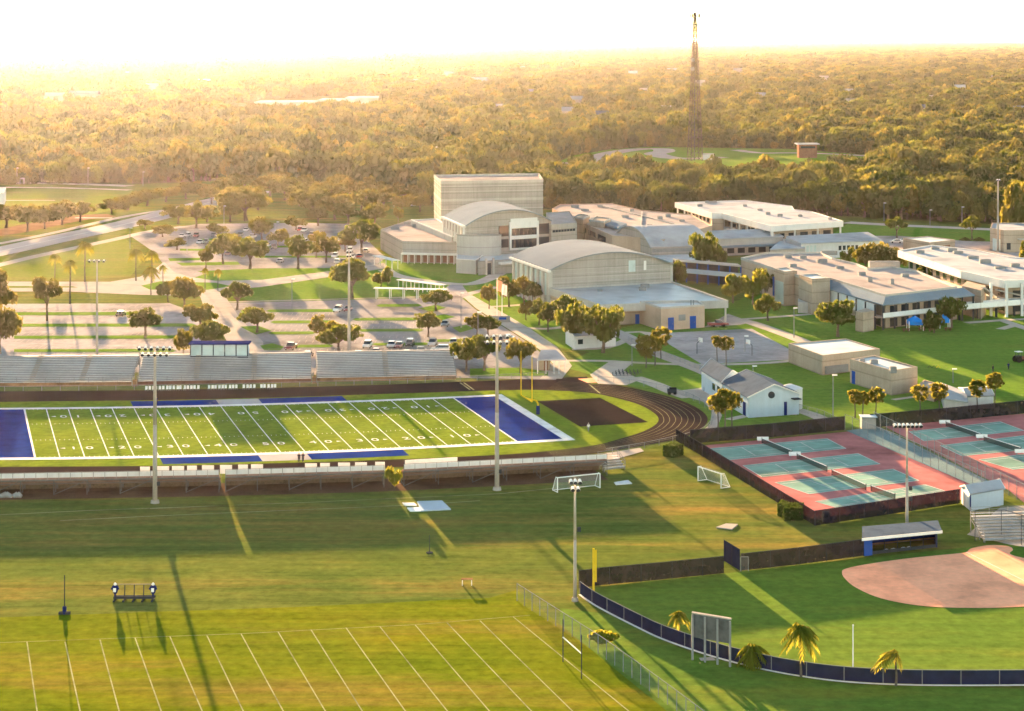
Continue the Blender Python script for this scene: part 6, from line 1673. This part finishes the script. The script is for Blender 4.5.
MB().tube((a.x, a.y, 3.05), (b.x, b.y, 3.05), .08, .08, 8).build('crossbar', M['white'], t)
v = G(64.5, 614); t = thing('practice_goal_post', 'thin dark pole with a padded foot at the left of the practice field', 'goal post', v)
MB().tube((v.x, v.y, 0), (v.x, v.y, 5.2), .08, .06, 8).build('pole', M['dark'], t); MB().tube((v.x, v.y, 0), (v.x, v.y, 1.0), .28, .28, 10).build('pad', M['navy'], t); MB().box((v.x, v.y, .15), (1.5, .5, .3)).build('foot', M['dark'], t)
v = G(429.5, 553); t = thing('marker_pole', 'single thin pole with a small round foot on the soccer field', 'pole', v)
MB().tube((v.x, v.y, 0), (v.x, v.y, 2.7), .06, .05, 8).build('pole', M['dark'], t); MB().tube((v.x, v.y, 0), (v.x, v.y, .15), .5, .5, 12).build('foot', M['dark'], t)
v = G(593.5, 601); t = thing('foul_pole', 'yellow softball foul pole beside the left-field corner', 'foul pole', v)
MB().tube((v.x, v.y, 0), (v.x, v.y, 7.2), .16, .15, 8).build('pole', M['yellow'], t); MB().box((v.x + .25, v.y, 4.8), (.4, .05, 4.4)).build('wing', M['yellow'], t)
v = G(853, 677); single(MB().tube((v.x, v.y, 0), (v.x, v.y, 6.2), .09, .07, 8).tube((v.x, v.y, 6.2), (v.x, v.y, 6.35), .12, .05, 8), 'flag_pole', M['white'], 'plain thin white pole at the outfield fence right of the drooping palm', 'pole', v)
# blocking sled
v = G(134, 600); t = thing('blocking_sled', 'football blocking sled with two padded dummies at its ends and thin uprights', 'sled', v)
m = MB().bar((v.x - 2.8, v.y, .35), (v.x + 2.8, v.y, .35), .35, .3)
for i in range(5): x = v.x - 2.6 + i * 1.3; m.bar((x, v.y - 1.2, .1), (x, v.y + .9, .1), .22, .18)
m.bar((v.x - 2.8, v.y + .8, .3), (v.x + 2.8, v.y + .8, .3), .25, .25); m.build('frame', M['dark'], t)
for i in (1, 2, 3):
    x = v.x - 2.6 + i * 1.3; MB().bar((x, v.y, .3), (x, v.y + .3, 2.0), .12).build('upright', M['dark'], t)
MB().bar((v.x - 2.6, v.y + .3, 2.1), (v.x + 2.6, v.y + .3, 2.1), .07).build('top_bar', M['galv'], t)
for s in (-1, 1):
    x = v.x + s * 2.6
    o = MB().path([(x, v.y, .3), (x, v.y, .8), (x, v.y + .1, 1.0), (x, v.y + .1, 1.8), (x, v.y + .1, 2.0)], [.1, .12, .3, .48, .25], 10).build('dummy', M['navy'], t)
    MB().path([(x, v.y + .1, 1.98), (x, v.y + .1, 2.15), (x, v.y + .1, 2.35)], [.17, .22, .1], 10).build('dummy_head', M['white'], o)
    MB().tube((x, v.y - .42, 1.2), (x, v.y - .30, 1.7), .2, .2, 8).build('chest_pad', M['white'], o); MB().bar((x - .55, v.y, 1.55), (x + .55, v.y, 1.55), .2).build('arm_pad', M['navy'], o)
# tables, mats, plates on the grass
v = G(467, 585); t = thing('field_table', 'small brown-topped table with white legs in the middle of the soccer field', 'table', v)
MB().box((v.x, v.y, .85), (1.6, .8, .1)).build('table_top', M['wood'], t)
for sx in (-.65, .65):
    for sy in (-.3, .3): MB().box((v.x + sx, v.y + sy, .4), (.1, .1, .8)).build('leg', M['white'], t)
def slab(pts, mat, label, cat, name, h=.16):
    p = [V2(*q) for q in pts]; c = centre(p); single(MB().prism(p, 0.0, h), name, M[mat], label, cat, c)
slab([(417, 502), (442, 501.3), (451, 510), (421, 511.5)], 'blue_wall', 'large pale tarp lying on the grass behind the low stand', 'tarp', 'tarp')
slab([(402, 503.5), (414, 503.5), (417, 506), (405, 506)], 'white', 'narrow white mat left of the large tarp, the rear one', 'mat', 'mat')
slab([(407, 508.5), (419, 508), (421, 511.5), (410, 511.7)], 'white', 'narrow white mat left of the large tarp, the front one', 'mat', 'mat')
slab([(614, 483), (628, 480.8), (632, 484), (616, 485.2)], 'white_wall', 'pale flat sheet on the grass right of the soccer goal', 'tarp', 'tarp')
slab([(716, 528), (726, 524.3), (738, 525), (732, 530)], 'concrete', 'pale square slab on the dry grass before the tall screen wing', 'slab', 'slab')
v = G(6, 498); t = thing('equipment_pile', 'heap of grey covered equipment at the left edge behind the low stand', 'equipment', v)
for i, (dx, w_) in enumerate(((-2, 1.6), (0, 2.0), (1.9, 1.4))): MB().path([(v.x + dx - w_ / 2, v.y, .3), (v.x + dx, v.y + .2, .55), (v.x + dx + w_ / 2, v.y, .25)], [.35, .55, .3], 8).build('cover', M['galv'], t)
# scoreboard
p0, p1 = V2(692.5, 660), V2(730, 667); d = p1 - p0
t = thing('scoreboard', 'scoreboard seen from behind on four steel posts at the outfield fence', 'scoreboard', centre([p0, p1]))
for i in range(4): p = p0 + d * (i / 3); MB().bar((p.x, p.y, 0), (p.x, p.y, 5.6), .26).build('post', M['galv'], t)
MB().prism([p0 + Vector((0, .2)), p1 + Vector((0, .2)), p1 + Vector((.1, .6)), p0 + Vector((.1, .6))], 2.8, 5.7, True, True).build('panel', M['wood'] if False else M['slate'], t)
MB().prism([p0 + Vector((-.1, .1)), p1 + Vector((.2, .1)), p1 + Vector((.2, .7)), p0 + Vector((0, .7))], 5.7, 5.85, True, True).build('top_cap', M['concrete'], t)
slab([(699, 658.5), (712, 657.5), (716, 660.5), (701, 661)], 'concrete', 'concrete pad under the scoreboard posts', 'pad', 'concrete_pad', .08)
# dugout
a, b, c, d_ = V2(864, 555.5), V2(936, 547.5), V2(934, 539), V2(866, 545.5)
t = thing('dugout', 'open-fronted softball dugout with dark interior and white-edged flat roof', 'dugout', centre([a, b, c, d_]))
MB().prism([d_, c, c + Vector((0, .2)), d_ + Vector((0, .2))], 0, 2.5).build('back_wall', M['navy'], t)
for p, q in ((a, d_), (b, c)): u = Vector((.2, 0)); MB().prism([p, p + u, q + u, q], 0, 2.5).build('side_wall', M['navy'], t)
MB().prism([a + Vector((-.5, -1.2)), b + Vector((.7, -1.2)), c + Vector((.7, .6)), d_ + Vector((-.5, .6))], 2.52, 2.75, True, True).build('roof', M['shingle'], t)
mm = MB(); panel(mm, a + Vector((-.5, -1.2)), b + Vector((.7, -1.2)), 0, 1, 2.45, 2.85, .06, .12); mm.build('fascia', M['white'], t)
mm = MB(); panel(mm, a, b, -.01, .10, 0, 2.4, .3, .15); mm.build('door', M['blue'], t)
for i in range(6): p = a + (b - a) * (.1 + i * .18); MB().tube((p.x, p.y, 0), (p.x, p.y, 2.5), .06, .06, 6).build('post', M['dark'], t)
mm = MB(); panel(mm, a, b, .1, 1, 0.02, .5, .0, .1); mm.build('front_board', M['dark'], t)
p0 = d_ + (a - d_) * .25; p1 = c + (b - c) * .25; mm = MB().prism([p0, p1, p1 + Vector((0, .5)), p0 + Vector((0, .5))], .4, .5, True, True); mm.build('bench', M['wood'], t)
for x in (886, 893, 903, 909):
    v = G(x, 551 - (x - 886) * .11); t = thing('gear_bag', 'pale gear bag lying at the open front of the dugout', 'bag', v, 0, 'gear bags at the dugout')
    MB().path([(v.x - .4, v.y - .5, .2), (v.x, v.y - .5, .24), (v.x + .4, v.y - .5, .2)], [.16, .24, .15], 8).build('bag', M['cloth_white'], t)
# basketball hoops
for x, y, l, hx in ((697, 354, 'left basketball hoop with white board', 1), (752, 356, 'right basketball hoop leaning over the court beside the lamp post', -1)):
    v = G(x, y); t = thing('basketball_hoop', l, 'basketball hoop', v)
    MB().path([(v.x, v.y, 0), (v.x, v.y, 2.6), (v.x + hx * .8, v.y + .3, 3.3)], [.09, .08, .06], 8).build('pole', M['dark'], t)
    MB().box((v.x + hx * .9, v.y + .3, 3.4), (.1, 1.6, 1.05), .5).build('backboard', M['white'], t); MB().tube((v.x + hx * 1.2, v.y + .35, 3.05), (v.x + hx * 1.2, v.y + .35, 3.1), .25, .25, 12).build('rim', M['clay'], t)
# blue shade sails and tables by the classroom building
for x, y, l, w_ in ((915, 330, 'bright blue shade canopy on white posts beneath the balcony, the larger one', 3.4), (944, 328, 'smaller blue shade canopy half hidden behind the dark tree', 2.4)):
    v = G(x, y); t = thing('shade_canopy', l, 'shade canopy', v); m = MB()
    q = [(v.x - w_ / 2 * 1.1, v.y - w_ / 2, 2.4), (v.x + w_ / 2 * 1.1, v.y - w_ / 2, 2.4), (v.x + w_ / 2 * 1.1, v.y + w_ / 2, 2.6), (v.x - w_ / 2 * 1.1, v.y + w_ / 2, 2.6)]; ap = (v.x, v.y, 3.8)
    for i in range(4): m.poly([q[i], q[(i + 1) % 4], ap])
    for i in range(4): a_, b_ = q[i], q[(i + 1) % 4]; m.poly([a_, b_, (b_[0], b_[1], b_[2] - .9), (a_[0], a_[1], a_[2] - .9)])
    m.build('canopy', M['brightblue'], t)
    for i in range(4): MB().tube((q[i][0], q[i][1], 0), (q[i][0], q[i][1], 2.5), .1, .1, 8).build('post', M['white'], t)
for i, x in enumerate((906, 922, 932, 948)):
    v = G(x, 331.5 - (i % 2)); t = thing('picnic_table', 'brown picnic table under the blue shade canopies', 'table', v, 0, 'picnic tables by the blue canopies')
    MB().box((v.x, v.y, .75), (1.9, .8, .08)).build('table_top', M['wood'], t)
    for s in (-.7, .7): MB().box((v.x, v.y + s, .45), (1.9, .28, .06)).build('bench', M['wood'], t)
    for s in (-.6, .6): MB().box((v.x + s, v.y, .36), (.1, 1.4, .7)).build('leg', M['rust'], t)
# bike rack on the plaza and sign on the lawn
v = G(624, 376); t = thing('bike_rack', 'dark bicycle racks in rows on the paved plaza by the track', 'bike rack', v)
for j in range(3):
    m = MB()
    for i in range(7):
        x = v.x - 2.6 + i * .85 + j * .8; y = v.y + j * 2.2; m.path([(x, y, 0), (x, y, .8), (x + .1, y + .7, .8), (x + .1, y + .7, 0)], [.05] * 4, 6)
    m.bar((v.x - 2.6 + j * .8, v.y + j * 2.2, .1), (v.x + 2.8 + j * .8, v.y + j * 2.2, .1), .08); m.build('rack', M['dark'], t)
v = G(499, 322); t = thing('entrance_sign', 'low grey entrance sign on the lawn at the foot of the flagpoles', 'sign', v)
MB().box((v.x, v.y, .9), (6.0, .5, 1.5)).build('sign_board', M['grey_wall'], t); MB().box((v.x + 1.0, v.y - .28, 1.0), (2.0, .06, .6)).build('emblem_panel', M['blue'], t); MB().box((v.x, v.y, .08), (6.6, 1.0, .16)).build('plinth', M['concrete'], t)
v = G(672, 394.5); t = thing('starter_cart', 'small dark equipment cart at the outer edge of the track', 'cart', v)
MB().box((v.x, v.y, .8), (1.9, 1.2, .8)).build('box', M['dark'], t); MB().box((v.x + .2, v.y, 1.35), (1.5, 1.0, .3)).build('cover', M['black'], t)
for s in (-.6, .6): MB().tube((v.x + s, v.y - .65, .35), (v.x + s, v.y + .65, .35), .35, .35, 12).build('wheel', M['black'], t)

# ------------------------------------------------------------------ vehicles
def car_proto(kind):
    t = thing('parked_car', 'car', 'car', (0, 0, 0))
    L, W_ = (4.6, 1.8) if kind != 'truck' else (5.5, 1.95); b = MB()
    prof = {'sedan': [(-2.3, .35), (-2.3, .75), (-2.15, .88), (-1.45, .95), (1.0, .92), (2.1, .80), (2.3, .62), (2.3, .35)],
            'suv': [(-2.25, .4), (-2.28, .95), (-2.2, 1.08), (1.1, 1.06), (2.1, .95), (2.28, .75), (2.28, .4)],
            'truck': [(-2.75, .5), (-2.75, 1.08), (-.75, 1.08), (1.2, 1.08), (2.5, 1.0), (2.72, .8), (2.72, .5)]}[kind]
    def extrude(m, pf, w0, w1=None):
        w1 = w1 or w0; n = len(m.v); k = len(pf)
        zs_ = [p[1] for p in pf]; lo, hi = min(zs_), max(zs_)
        for s in (-1, 1):
            for x, z in pf: m.v.append((x, s * (w0 + (w1 - w0) * (z - lo) / (hi - lo)), z))
        m.f.append([n + i for i in range(k)]); m.f.append([n + k + i for i in range(k)][::-1])
        for i in range(k): j = (i + 1) % k; m.f.append([n + j, n + i, n + k + i, n + k + j])
    extrude(b, prof, W_ / 2)
    cab = {'sedan': [(-1.75, .90), (-1.05, 1.42), (.3, 1.44), (1.15, .90)], 'suv': [(-2.15, 1.03), (-1.95, 1.66), (.35, 1.70), (1.25, 1.03)], 'truck': [(-.75, 1.05), (-.6, 1.72), (.6, 1.74), (1.35, 1.05)]}[kind]
    body = b.build('body', M['white'], t)
    g_ = MB(); extrude(g_, cab, W_ / 2 - .06, W_ / 2 - .24); g_.build('windows', M['carglass'], t)
    r_ = MB(); x0, x1, z = cab[1][0] - .02, cab[2][0] + .02, cab[2][1]
    r_.box(((x0 + x1) / 2, 0, z + .012), (x1 - x0, W_ - .42, .07)); r_.build('roof', M['white'], t)
    for sx in (-1.4, 1.4):
        for sy in (-1, 1):
            w = MB().tube((sx, sy * (W_ / 2 - .2), .33), (sx, sy * (W_ / 2 + .02), .33), .33, .33, 12).build('wheel', M['black'], t)
    for sy in (-.6, .6):
        MB().box((L / 2 - .02, sy, .68), (.08, .32, .14)).build('headlight', M['paleglass'], t); MB().box((-L / 2 + .03, sy, .75), (.08, .3, .14)).build('tail_light', M['court_red'], t)
    return t
CARC = {'white': (.75, .75, .74), 'silver': (.45, .46, .47), 'grey': (.18, .185, .19), 'black': (.02, .02, .022), 'dark red': (.2, .02, .02), 'red': (.38, .03, .025), 'dark blue': (.02, .035, .1), 'tan': (.36, .28, .2)}
PAINT = {}
for k_, c_ in CARC.items():
    m_, nt_, b_ = new_mat('car_paint_' + k_.replace(' ', '_')); n_ = noise(nt_, pos(nt_), .8, 3)
    r_ = ramp(nt_, [(.3, tuple(x * .85 for x in c_)), (.7, c_)]); nt_.links.new(n_.outputs[0], r_.inputs[0]); nt_.links.new(r_.outputs[0], b_.inputs['Base Color'])
    b_.inputs['Roughness'].default_value = .3; b_.inputs['Coat Weight'].default_value = .5; PAINT[k_] = m_
PROTO = {}
def car(x, y, rz, kind, col, label, group):
    if kind not in PROTO: PROTO[kind] = car_proto(kind); t = PROTO[kind]; first = True
    else: t = copy_tree(PROTO[kind])
    t.location = G(x, y, .09); t.rotation_euler = (0, 0, rz); tag(t, label, 'car', group)
    for ch in t.children:
        if ch.name.split('.')[0] in ('body', 'roof'): ch.material_slots[0].link = 'OBJECT'; ch.material_slots[0].material = PAINT[col]
kn = {'sedan': 'car', 'suv': 'sport utility car', 'truck': 'pickup truck'}
D = math.radians
for x, y, rz, k_, c_, where in ((338, 311.5, -100, 'suv', 'white', 'parked alone on the kerb row below the lawn'), (348, 311, -95, 'sedan', 'dark red', 'parked beside the lone white one below the lawn'),
      (291, 349.5, -100, 'truck', 'dark red', 'by the oval grass island, left end of the row'), (308, 357, 80, 'sedan', 'grey', 'just behind the gap between stand sections'), (322.5, 357, 82, 'sedan', 'red', 'right of the stand gap, close behind the stand'),
      (343, 357.5, 85, 'sedan', 'dark red', 'left of the tall light pole, close behind the stand'), (358.5, 356.5, 85, 'sedan', 'white', 'right of the tall light pole, close behind the stand'), (367.5, 347.5, -95, 'suv', 'white', 'in the upper row right of the green oak'), (376.5, 354, 85, 'sedan', 'red', 'in the lower row, third right of the tall light pole'),
      (391.5, 347, -95, 'sedan', 'silver', 'in the upper row, second right of the green oak'), (410, 346, -95, 'suv', 'black', 'in the upper row, third right of the green oak'), (421, 353.5, 85, 'truck', 'silver', 'in the lower row beside the dark upper one'), (432.5, 345.5, -95, 'suv', 'silver', 'in the upper row under the plaza oak'),
      (440, 351.5, 175, 'suv', 'white', 'parked lengthwise in the lower row'), (453.5, 344.5, -95, 'sedan', 'tan', 'in the upper row right of the plaza oak'), (453.5, 358.5, -60, 'sedan', 'white', 'at the end of the stand near the oak clump'), (462, 350.5, 85, 'suv', 'white', 'beside the oak clump in the lower row'),
      (466, 343.5, -95, 'sedan', 'dark blue', 'in the upper row above the oak clump'), (475.5, 342, -95, 'sedan', 'red', 'at the right end of the upper row above the oak clump'), (445, 326, -95, 'sedan', 'grey', 'half hidden behind the island oak near the plaza'), (494, 341, 170, 'sedan', 'dark blue', 'left of two parked by the diagonal walk'), (506, 340, 170, 'sedan', 'grey', 'right of two parked by the diagonal walk'),
      (430, 357, 85, 'sedan', 'white', 'close behind the stand, left one of the last pair'), (441.5, 357, 85, 'sedan', 'white', 'close behind the stand, right one of the last pair'), (405, 356, 178, 'sedan', 'tan', 'parked lengthwise close behind the stand'), (484, 344, -95, 'suv', 'white', 'half hidden at the top of the oak clump'), (471, 356.5, 85, 'sedan', 'silver', 'below the oak clump by the end of the stand'), (492, 350, 85, 'suv', 'grey', 'among the oak clump trunks near the walk'), (399, 347.5, -95, 'sedan', 'dark red', 'in the upper row between the silver and black cars'), (121, 316, 85, 'sedan', 'black', 'alone on the grass strip of the left lot')):
    car(x, y, D(rz), k_, c_, '%s %s %s' % (c_, kn[k_], where), 'cars in the stadium parking lot')
for i, (x, y, c_) in enumerate(((200, 243.5, 'white'), (206, 243.5, 'grey'), (188, 236.5, 'silver'), (196, 237, 'dark red'), (182, 237, 'white'), (253, 238, 'white'), (258, 234, 'silver'), (270, 239.5, 'white'), (240, 236, 'tan'), (274, 249, 'black'), (268, 246.5, 'white'), (300, 231, 'red'), (304, 231.5, 'white'), (312, 236, 'tan'), (286, 238, 'silver'), (337, 263.5, 'silver'), (344, 263, 'grey'), (352, 258.5, 'white'), (360, 257.5, 'red'), (350, 252, 'white'), (366, 252.5, 'tan'), (335, 257.5, 'white'), (280, 262.5, 'grey'), (226, 243, 'white'), (233, 243.5, 'silver'), (214, 236.5, 'grey'), (246, 231, 'white'), (290, 243, 'white'), (297, 243.5, 'dark blue'), (305, 243, 'silver'), (312, 251, 'white'), (320, 251.5, 'grey'), (262, 253, 'white'), (340, 245, 'red'), (347, 244.5, 'white'), (240, 255, 'silver'), (228, 255, 'tan'))):
    car(x, y, D(random.choice((-96, -90, 84, 90))), ('sedan', 'suv')[i % 2], c_, '%s car parked among the oaks of the far lot' % c_, 'cars in the far parking lot, ' + c_)
for x, y, c_, l in ((904, 242, 'white', 'white car on the service yard beside the pale roof'), (909, 244, 'grey', 'grey car on the service yard, just right of the white one'), (896, 243, 'silver', 'silver car at the left end of the service yard')):
    car(x, y, D(175), 'sedan', c_, l, 'cars on the service yard')
car(415, 206.5, D(5), 'truck', 'white', 'white truck on the grass strip left of the tower block', 'vehicles behind the hall')
car(718, 326.5, D(10), 'truck', 'dark red', 'dark red utility truck under the annex porch', 'vehicles at the annex')
def tractor(x, y, rz, label):
    v = G(x, y); t = thing('tractor', label, 'tractor', v, rz)
    def b_(nm, c, s, mt, par=t): MB().box((v.x + c[0], v.y + c[1], c[2]), s).build(nm, M[mt], par)
    b_('bonnet', (.9, 0, 1.0), (1.6, .8, .7), 'rust'); b_('cab', (-.4, 0, 1.3), (1.0, 1.1, .5), 'dark'); b_('roof', (-.4, 0, 2.5), (1.5, 1.4, .12), 'white')
    for sx, sy in ((-.9, -.5), (-.9, .5), (.1, -.5), (.1, .5)): b_('post', (sx, sy, 1.9), (.07, .07, 1.2), 'dark')
    for sx, r in ((-.8, .75), (1.3, .45)):
        for sy in (-.75, .75): MB().tube((v.x + sx, v.y + sy - .15, r), (v.x + sx, v.y + sy + .15, r), r, r, 16).build('wheel', M['black'], t)
tractor(1020, 362, .4, 'red-brown tractor with white sunshade on the big lawn at the right edge')
# ------------------------------------------------------------------ people
def person(x, y, rz, top, legs, hair, label, stride=.25, cap=None):
    """Standing or walking figure: one skinned body; shirt, trousers and hair lie over it."""
    v = G(x, y)
    J = [(0, 0, .95), (0, 0, 1.2), (0, 0, 1.42), (0, .02, 1.52), (0, .03, 1.64), (0, .02, 1.74)]
    Rr = [.14, .13, .15, .055, .10, .075]
    E = [(0, 1), (1, 2), (2, 3), (3, 4), (4, 5)]
    for s in (-1, 1):
        n = len(J); st = stride * s
        J += [(s * .10, 0, .88), (s * .11, st * .4, .50), (s * .11, st, .08), (s * .12, st + .14, .05)]; Rr += [.09, .062, .042, .04]; E += [(0, n), (n, n + 1), (n + 1, n + 2), (n + 2, n + 3)]
        n = len(J); J += [(s * .19, 0, 1.40), (s * .25, -st * .4, 1.12), (s * .26, -st * .8 + .08, .88), (s * .26, -st * .9 + .12, .78)]; Rr += [.055, .042, .032, .03]; E += [(2, n), (n, n + 1), (n + 1, n + 2), (n + 2, n + 3)]
    me = bpy.data.meshes.new('person'); me.from_pydata(J, E, []); o = bpy.data.objects.new('person', me); COL.objects.link(o)
    o.modifiers.new('skin', 'SKIN'); o.modifiers.new('sub', 'SUBSURF').levels = 1; o.modifiers['sub'].render_levels = 1
    for i, r in enumerate(Rr):
        me.skin_vertices[0].data[i].radius = (r, r)
    me.skin_vertices[0].data[0].use_root = True; me.materials.append(M['skin'])
    o.location = v; o.rotation_euler = (0, 0, rz); tag(o, label, 'person')
    m = MB(); m.path([(v.x, v.y, .98), (v.x, v.y, 1.2), (v.x, v.y, 1.46)], [.185, .165, .195], 10)
    for s in (-1, 1): m.path([(v.x + s * .18, v.y, 1.43), (v.x + s * .25, v.y - stride * s * .3, 1.16)], [.085, .07], 8)
    m.build('shirt', M[top], o)
    m = MB(); m.path([(v.x, v.y, 1.0), (v.x, v.y, .86)], [.19, .18], 10)
    for s in (-1, 1): m.path([(v.x + s * .10, v.y, .9), (v.x + s * .11, v.y + stride * s * .4, .5), (v.x + s * .11, v.y + stride * s * .9, .14)], [.11, .085, .07], 8)
    m.build('trousers', M[legs], o)
    MB().path([(v.x, v.y, 1.66), (v.x, v.y - .01, 1.74), (v.x, v.y, 1.80)], [.115, .105, .05], 10).build(hair, M['cloth_white' if hair == 'cap' else 'bark'], o)
person(588.5, 432, .4, 'cloth_white', 'galv', 'cap', 'person in a white shirt and cap walking by the black pad')
person(299, 462.5, 0, 'cloth_dark', 'cloth_dark', 'hair', 'left of two dark-clad people standing on the near sideline')
person(303, 462.3, .3, 'cloth_dark', 'cloth_dark', 'hair', 'right of two dark-clad people standing on the near sideline')
person(993, 372.5, .8, 'cloth_dark', 'cloth_dark', 'hair', 'dark-clad person standing on the big lawn left of the tractor')
person(1008.5, 370, .2, 'navy', 'cloth_dark', 'hair', 'person in navy further right on the lawn near the tractor')
person(156.5, 405, .2, 'navy', 'cloth_dark', 'hair', 'person in navy on the far sideline by the stadium light pole')
person(451.5, 301, .5, 'cloth_dark', 'navy', 'hair', 'dark-clad person on the plaza beside the covered path')
v = G(934, 368); t = thing('training_hurdle', 'small dark training frames lying on the big lawn above the walled yard', 'equipment', v)
for dx in (-1.0, 0, 1.0): MB().bar((v.x + dx - .5, v.y, .05), (v.x + dx, v.y, .55), .1).bar((v.x + dx, v.y, .55), (v.x + dx + .5, v.y, .05), .1).build('frame', M['black' if dx <= 0 else 'yellow'], t)

# ------------------------------------------------------------------ light, air, camera
EL, AZ = R(5.15), R(-13.5)
w = bpy.data.worlds.new('World'); SC.world = w; w.use_nodes = True
nt = w.node_tree; bg = nt.nodes['Background']
sky = nt.nodes.new('ShaderNodeTexSky'); sky.sky_type = 'NISHITA'; sky.sun_disc = False
sky.sun_elevation = EL; sky.sun_rotation = AZ % (2 * math.pi)
sky.air_density = AIR; sky.dust_density = DUST; sky.altitude = ALT; sky.ozone_density = 0.3
tm = nt.nodes.new('ShaderNodeMix'); tm.data_type = 'RGBA'; tm.blend_type = 'MULTIPLY'; tm.inputs[0].default_value = 1.0; tm.inputs[7].default_value = TINT
nt.links.new(sky.outputs[0], tm.inputs[6]); nt.links.new(tm.outputs[2], bg.inputs[0]); bg.inputs[1].default_value = SKY
sl = bpy.data.lights.new('sun', 'SUN'); sl.energy = SUN; sl.angle = R(.5); sl.color = (1.0, .60, .29)
so = bpy.data.objects.new('sun', sl); COL.objects.link(so)
sv = Vector((math.sin(AZ) * math.cos(EL), math.cos(AZ) * math.cos(EL), math.sin(EL)))
so.rotation_euler = sv.to_track_quat('Z', 'Y').to_euler(); so.location = (-200, 900, 300)

if HAZE > 0:
    hm = bpy.data.materials.new('haze_air'); hm.use_nodes = True; ht = hm.node_tree
    for n_ in list(ht.nodes):
        if n_.type == 'BSDF_PRINCIPLED': ht.nodes.remove(n_)
    pv = ht.nodes.new('ShaderNodeVolumePrincipled')
    pv.inputs['Color'].default_value = HAZE_COL; pv.inputs['Density'].default_value = HAZE
    pv.inputs['Anisotropy'].default_value = HAZE_G
    ht.links.new(pv.outputs[0], [n_ for n_ in ht.nodes if n_.type == 'OUTPUT_MATERIAL'][0].inputs['Volume'])
    hb = MB().box((0, 30000 - 500, 60), (64000, 60200, 122)).build('haze', hm); tag(hb, kind='stuff')

cd = bpy.data.cameras.new('camera'); cam = bpy.data.objects.new('camera', cd); COL.objects.link(cam)
cam.location = (0, 0, CH); cam.rotation_euler = (R(90), 0, 0)
cd.sensor_width = 36; cd.lens = 36 * FP / 1024; cd.shift_y = -(355.5 - HY) / 1024
cd.clip_start = 1; cd.clip_end = 120000
SC.camera = cam
vs = SC.view_settings; SC.display_settings.display_device = 'sRGB'
vs.view_transform = 'Standard'; vs.look = 'None'; vs.gamma = 1; vs.use_curve_mapping = False; vs.exposure = EXPO
cy = SC.cycles; cy.use_denoising = True; cy.max_bounces = 5; cy.diffuse_bounces = 2; cy.glossy_bounces = 2
cy.transmission_bounces = 3; cy.transparent_max_bounces = 12; cy.volume_bounces = 0
cy.use_adaptive_sampling = True; cy.adaptive_threshold = .02
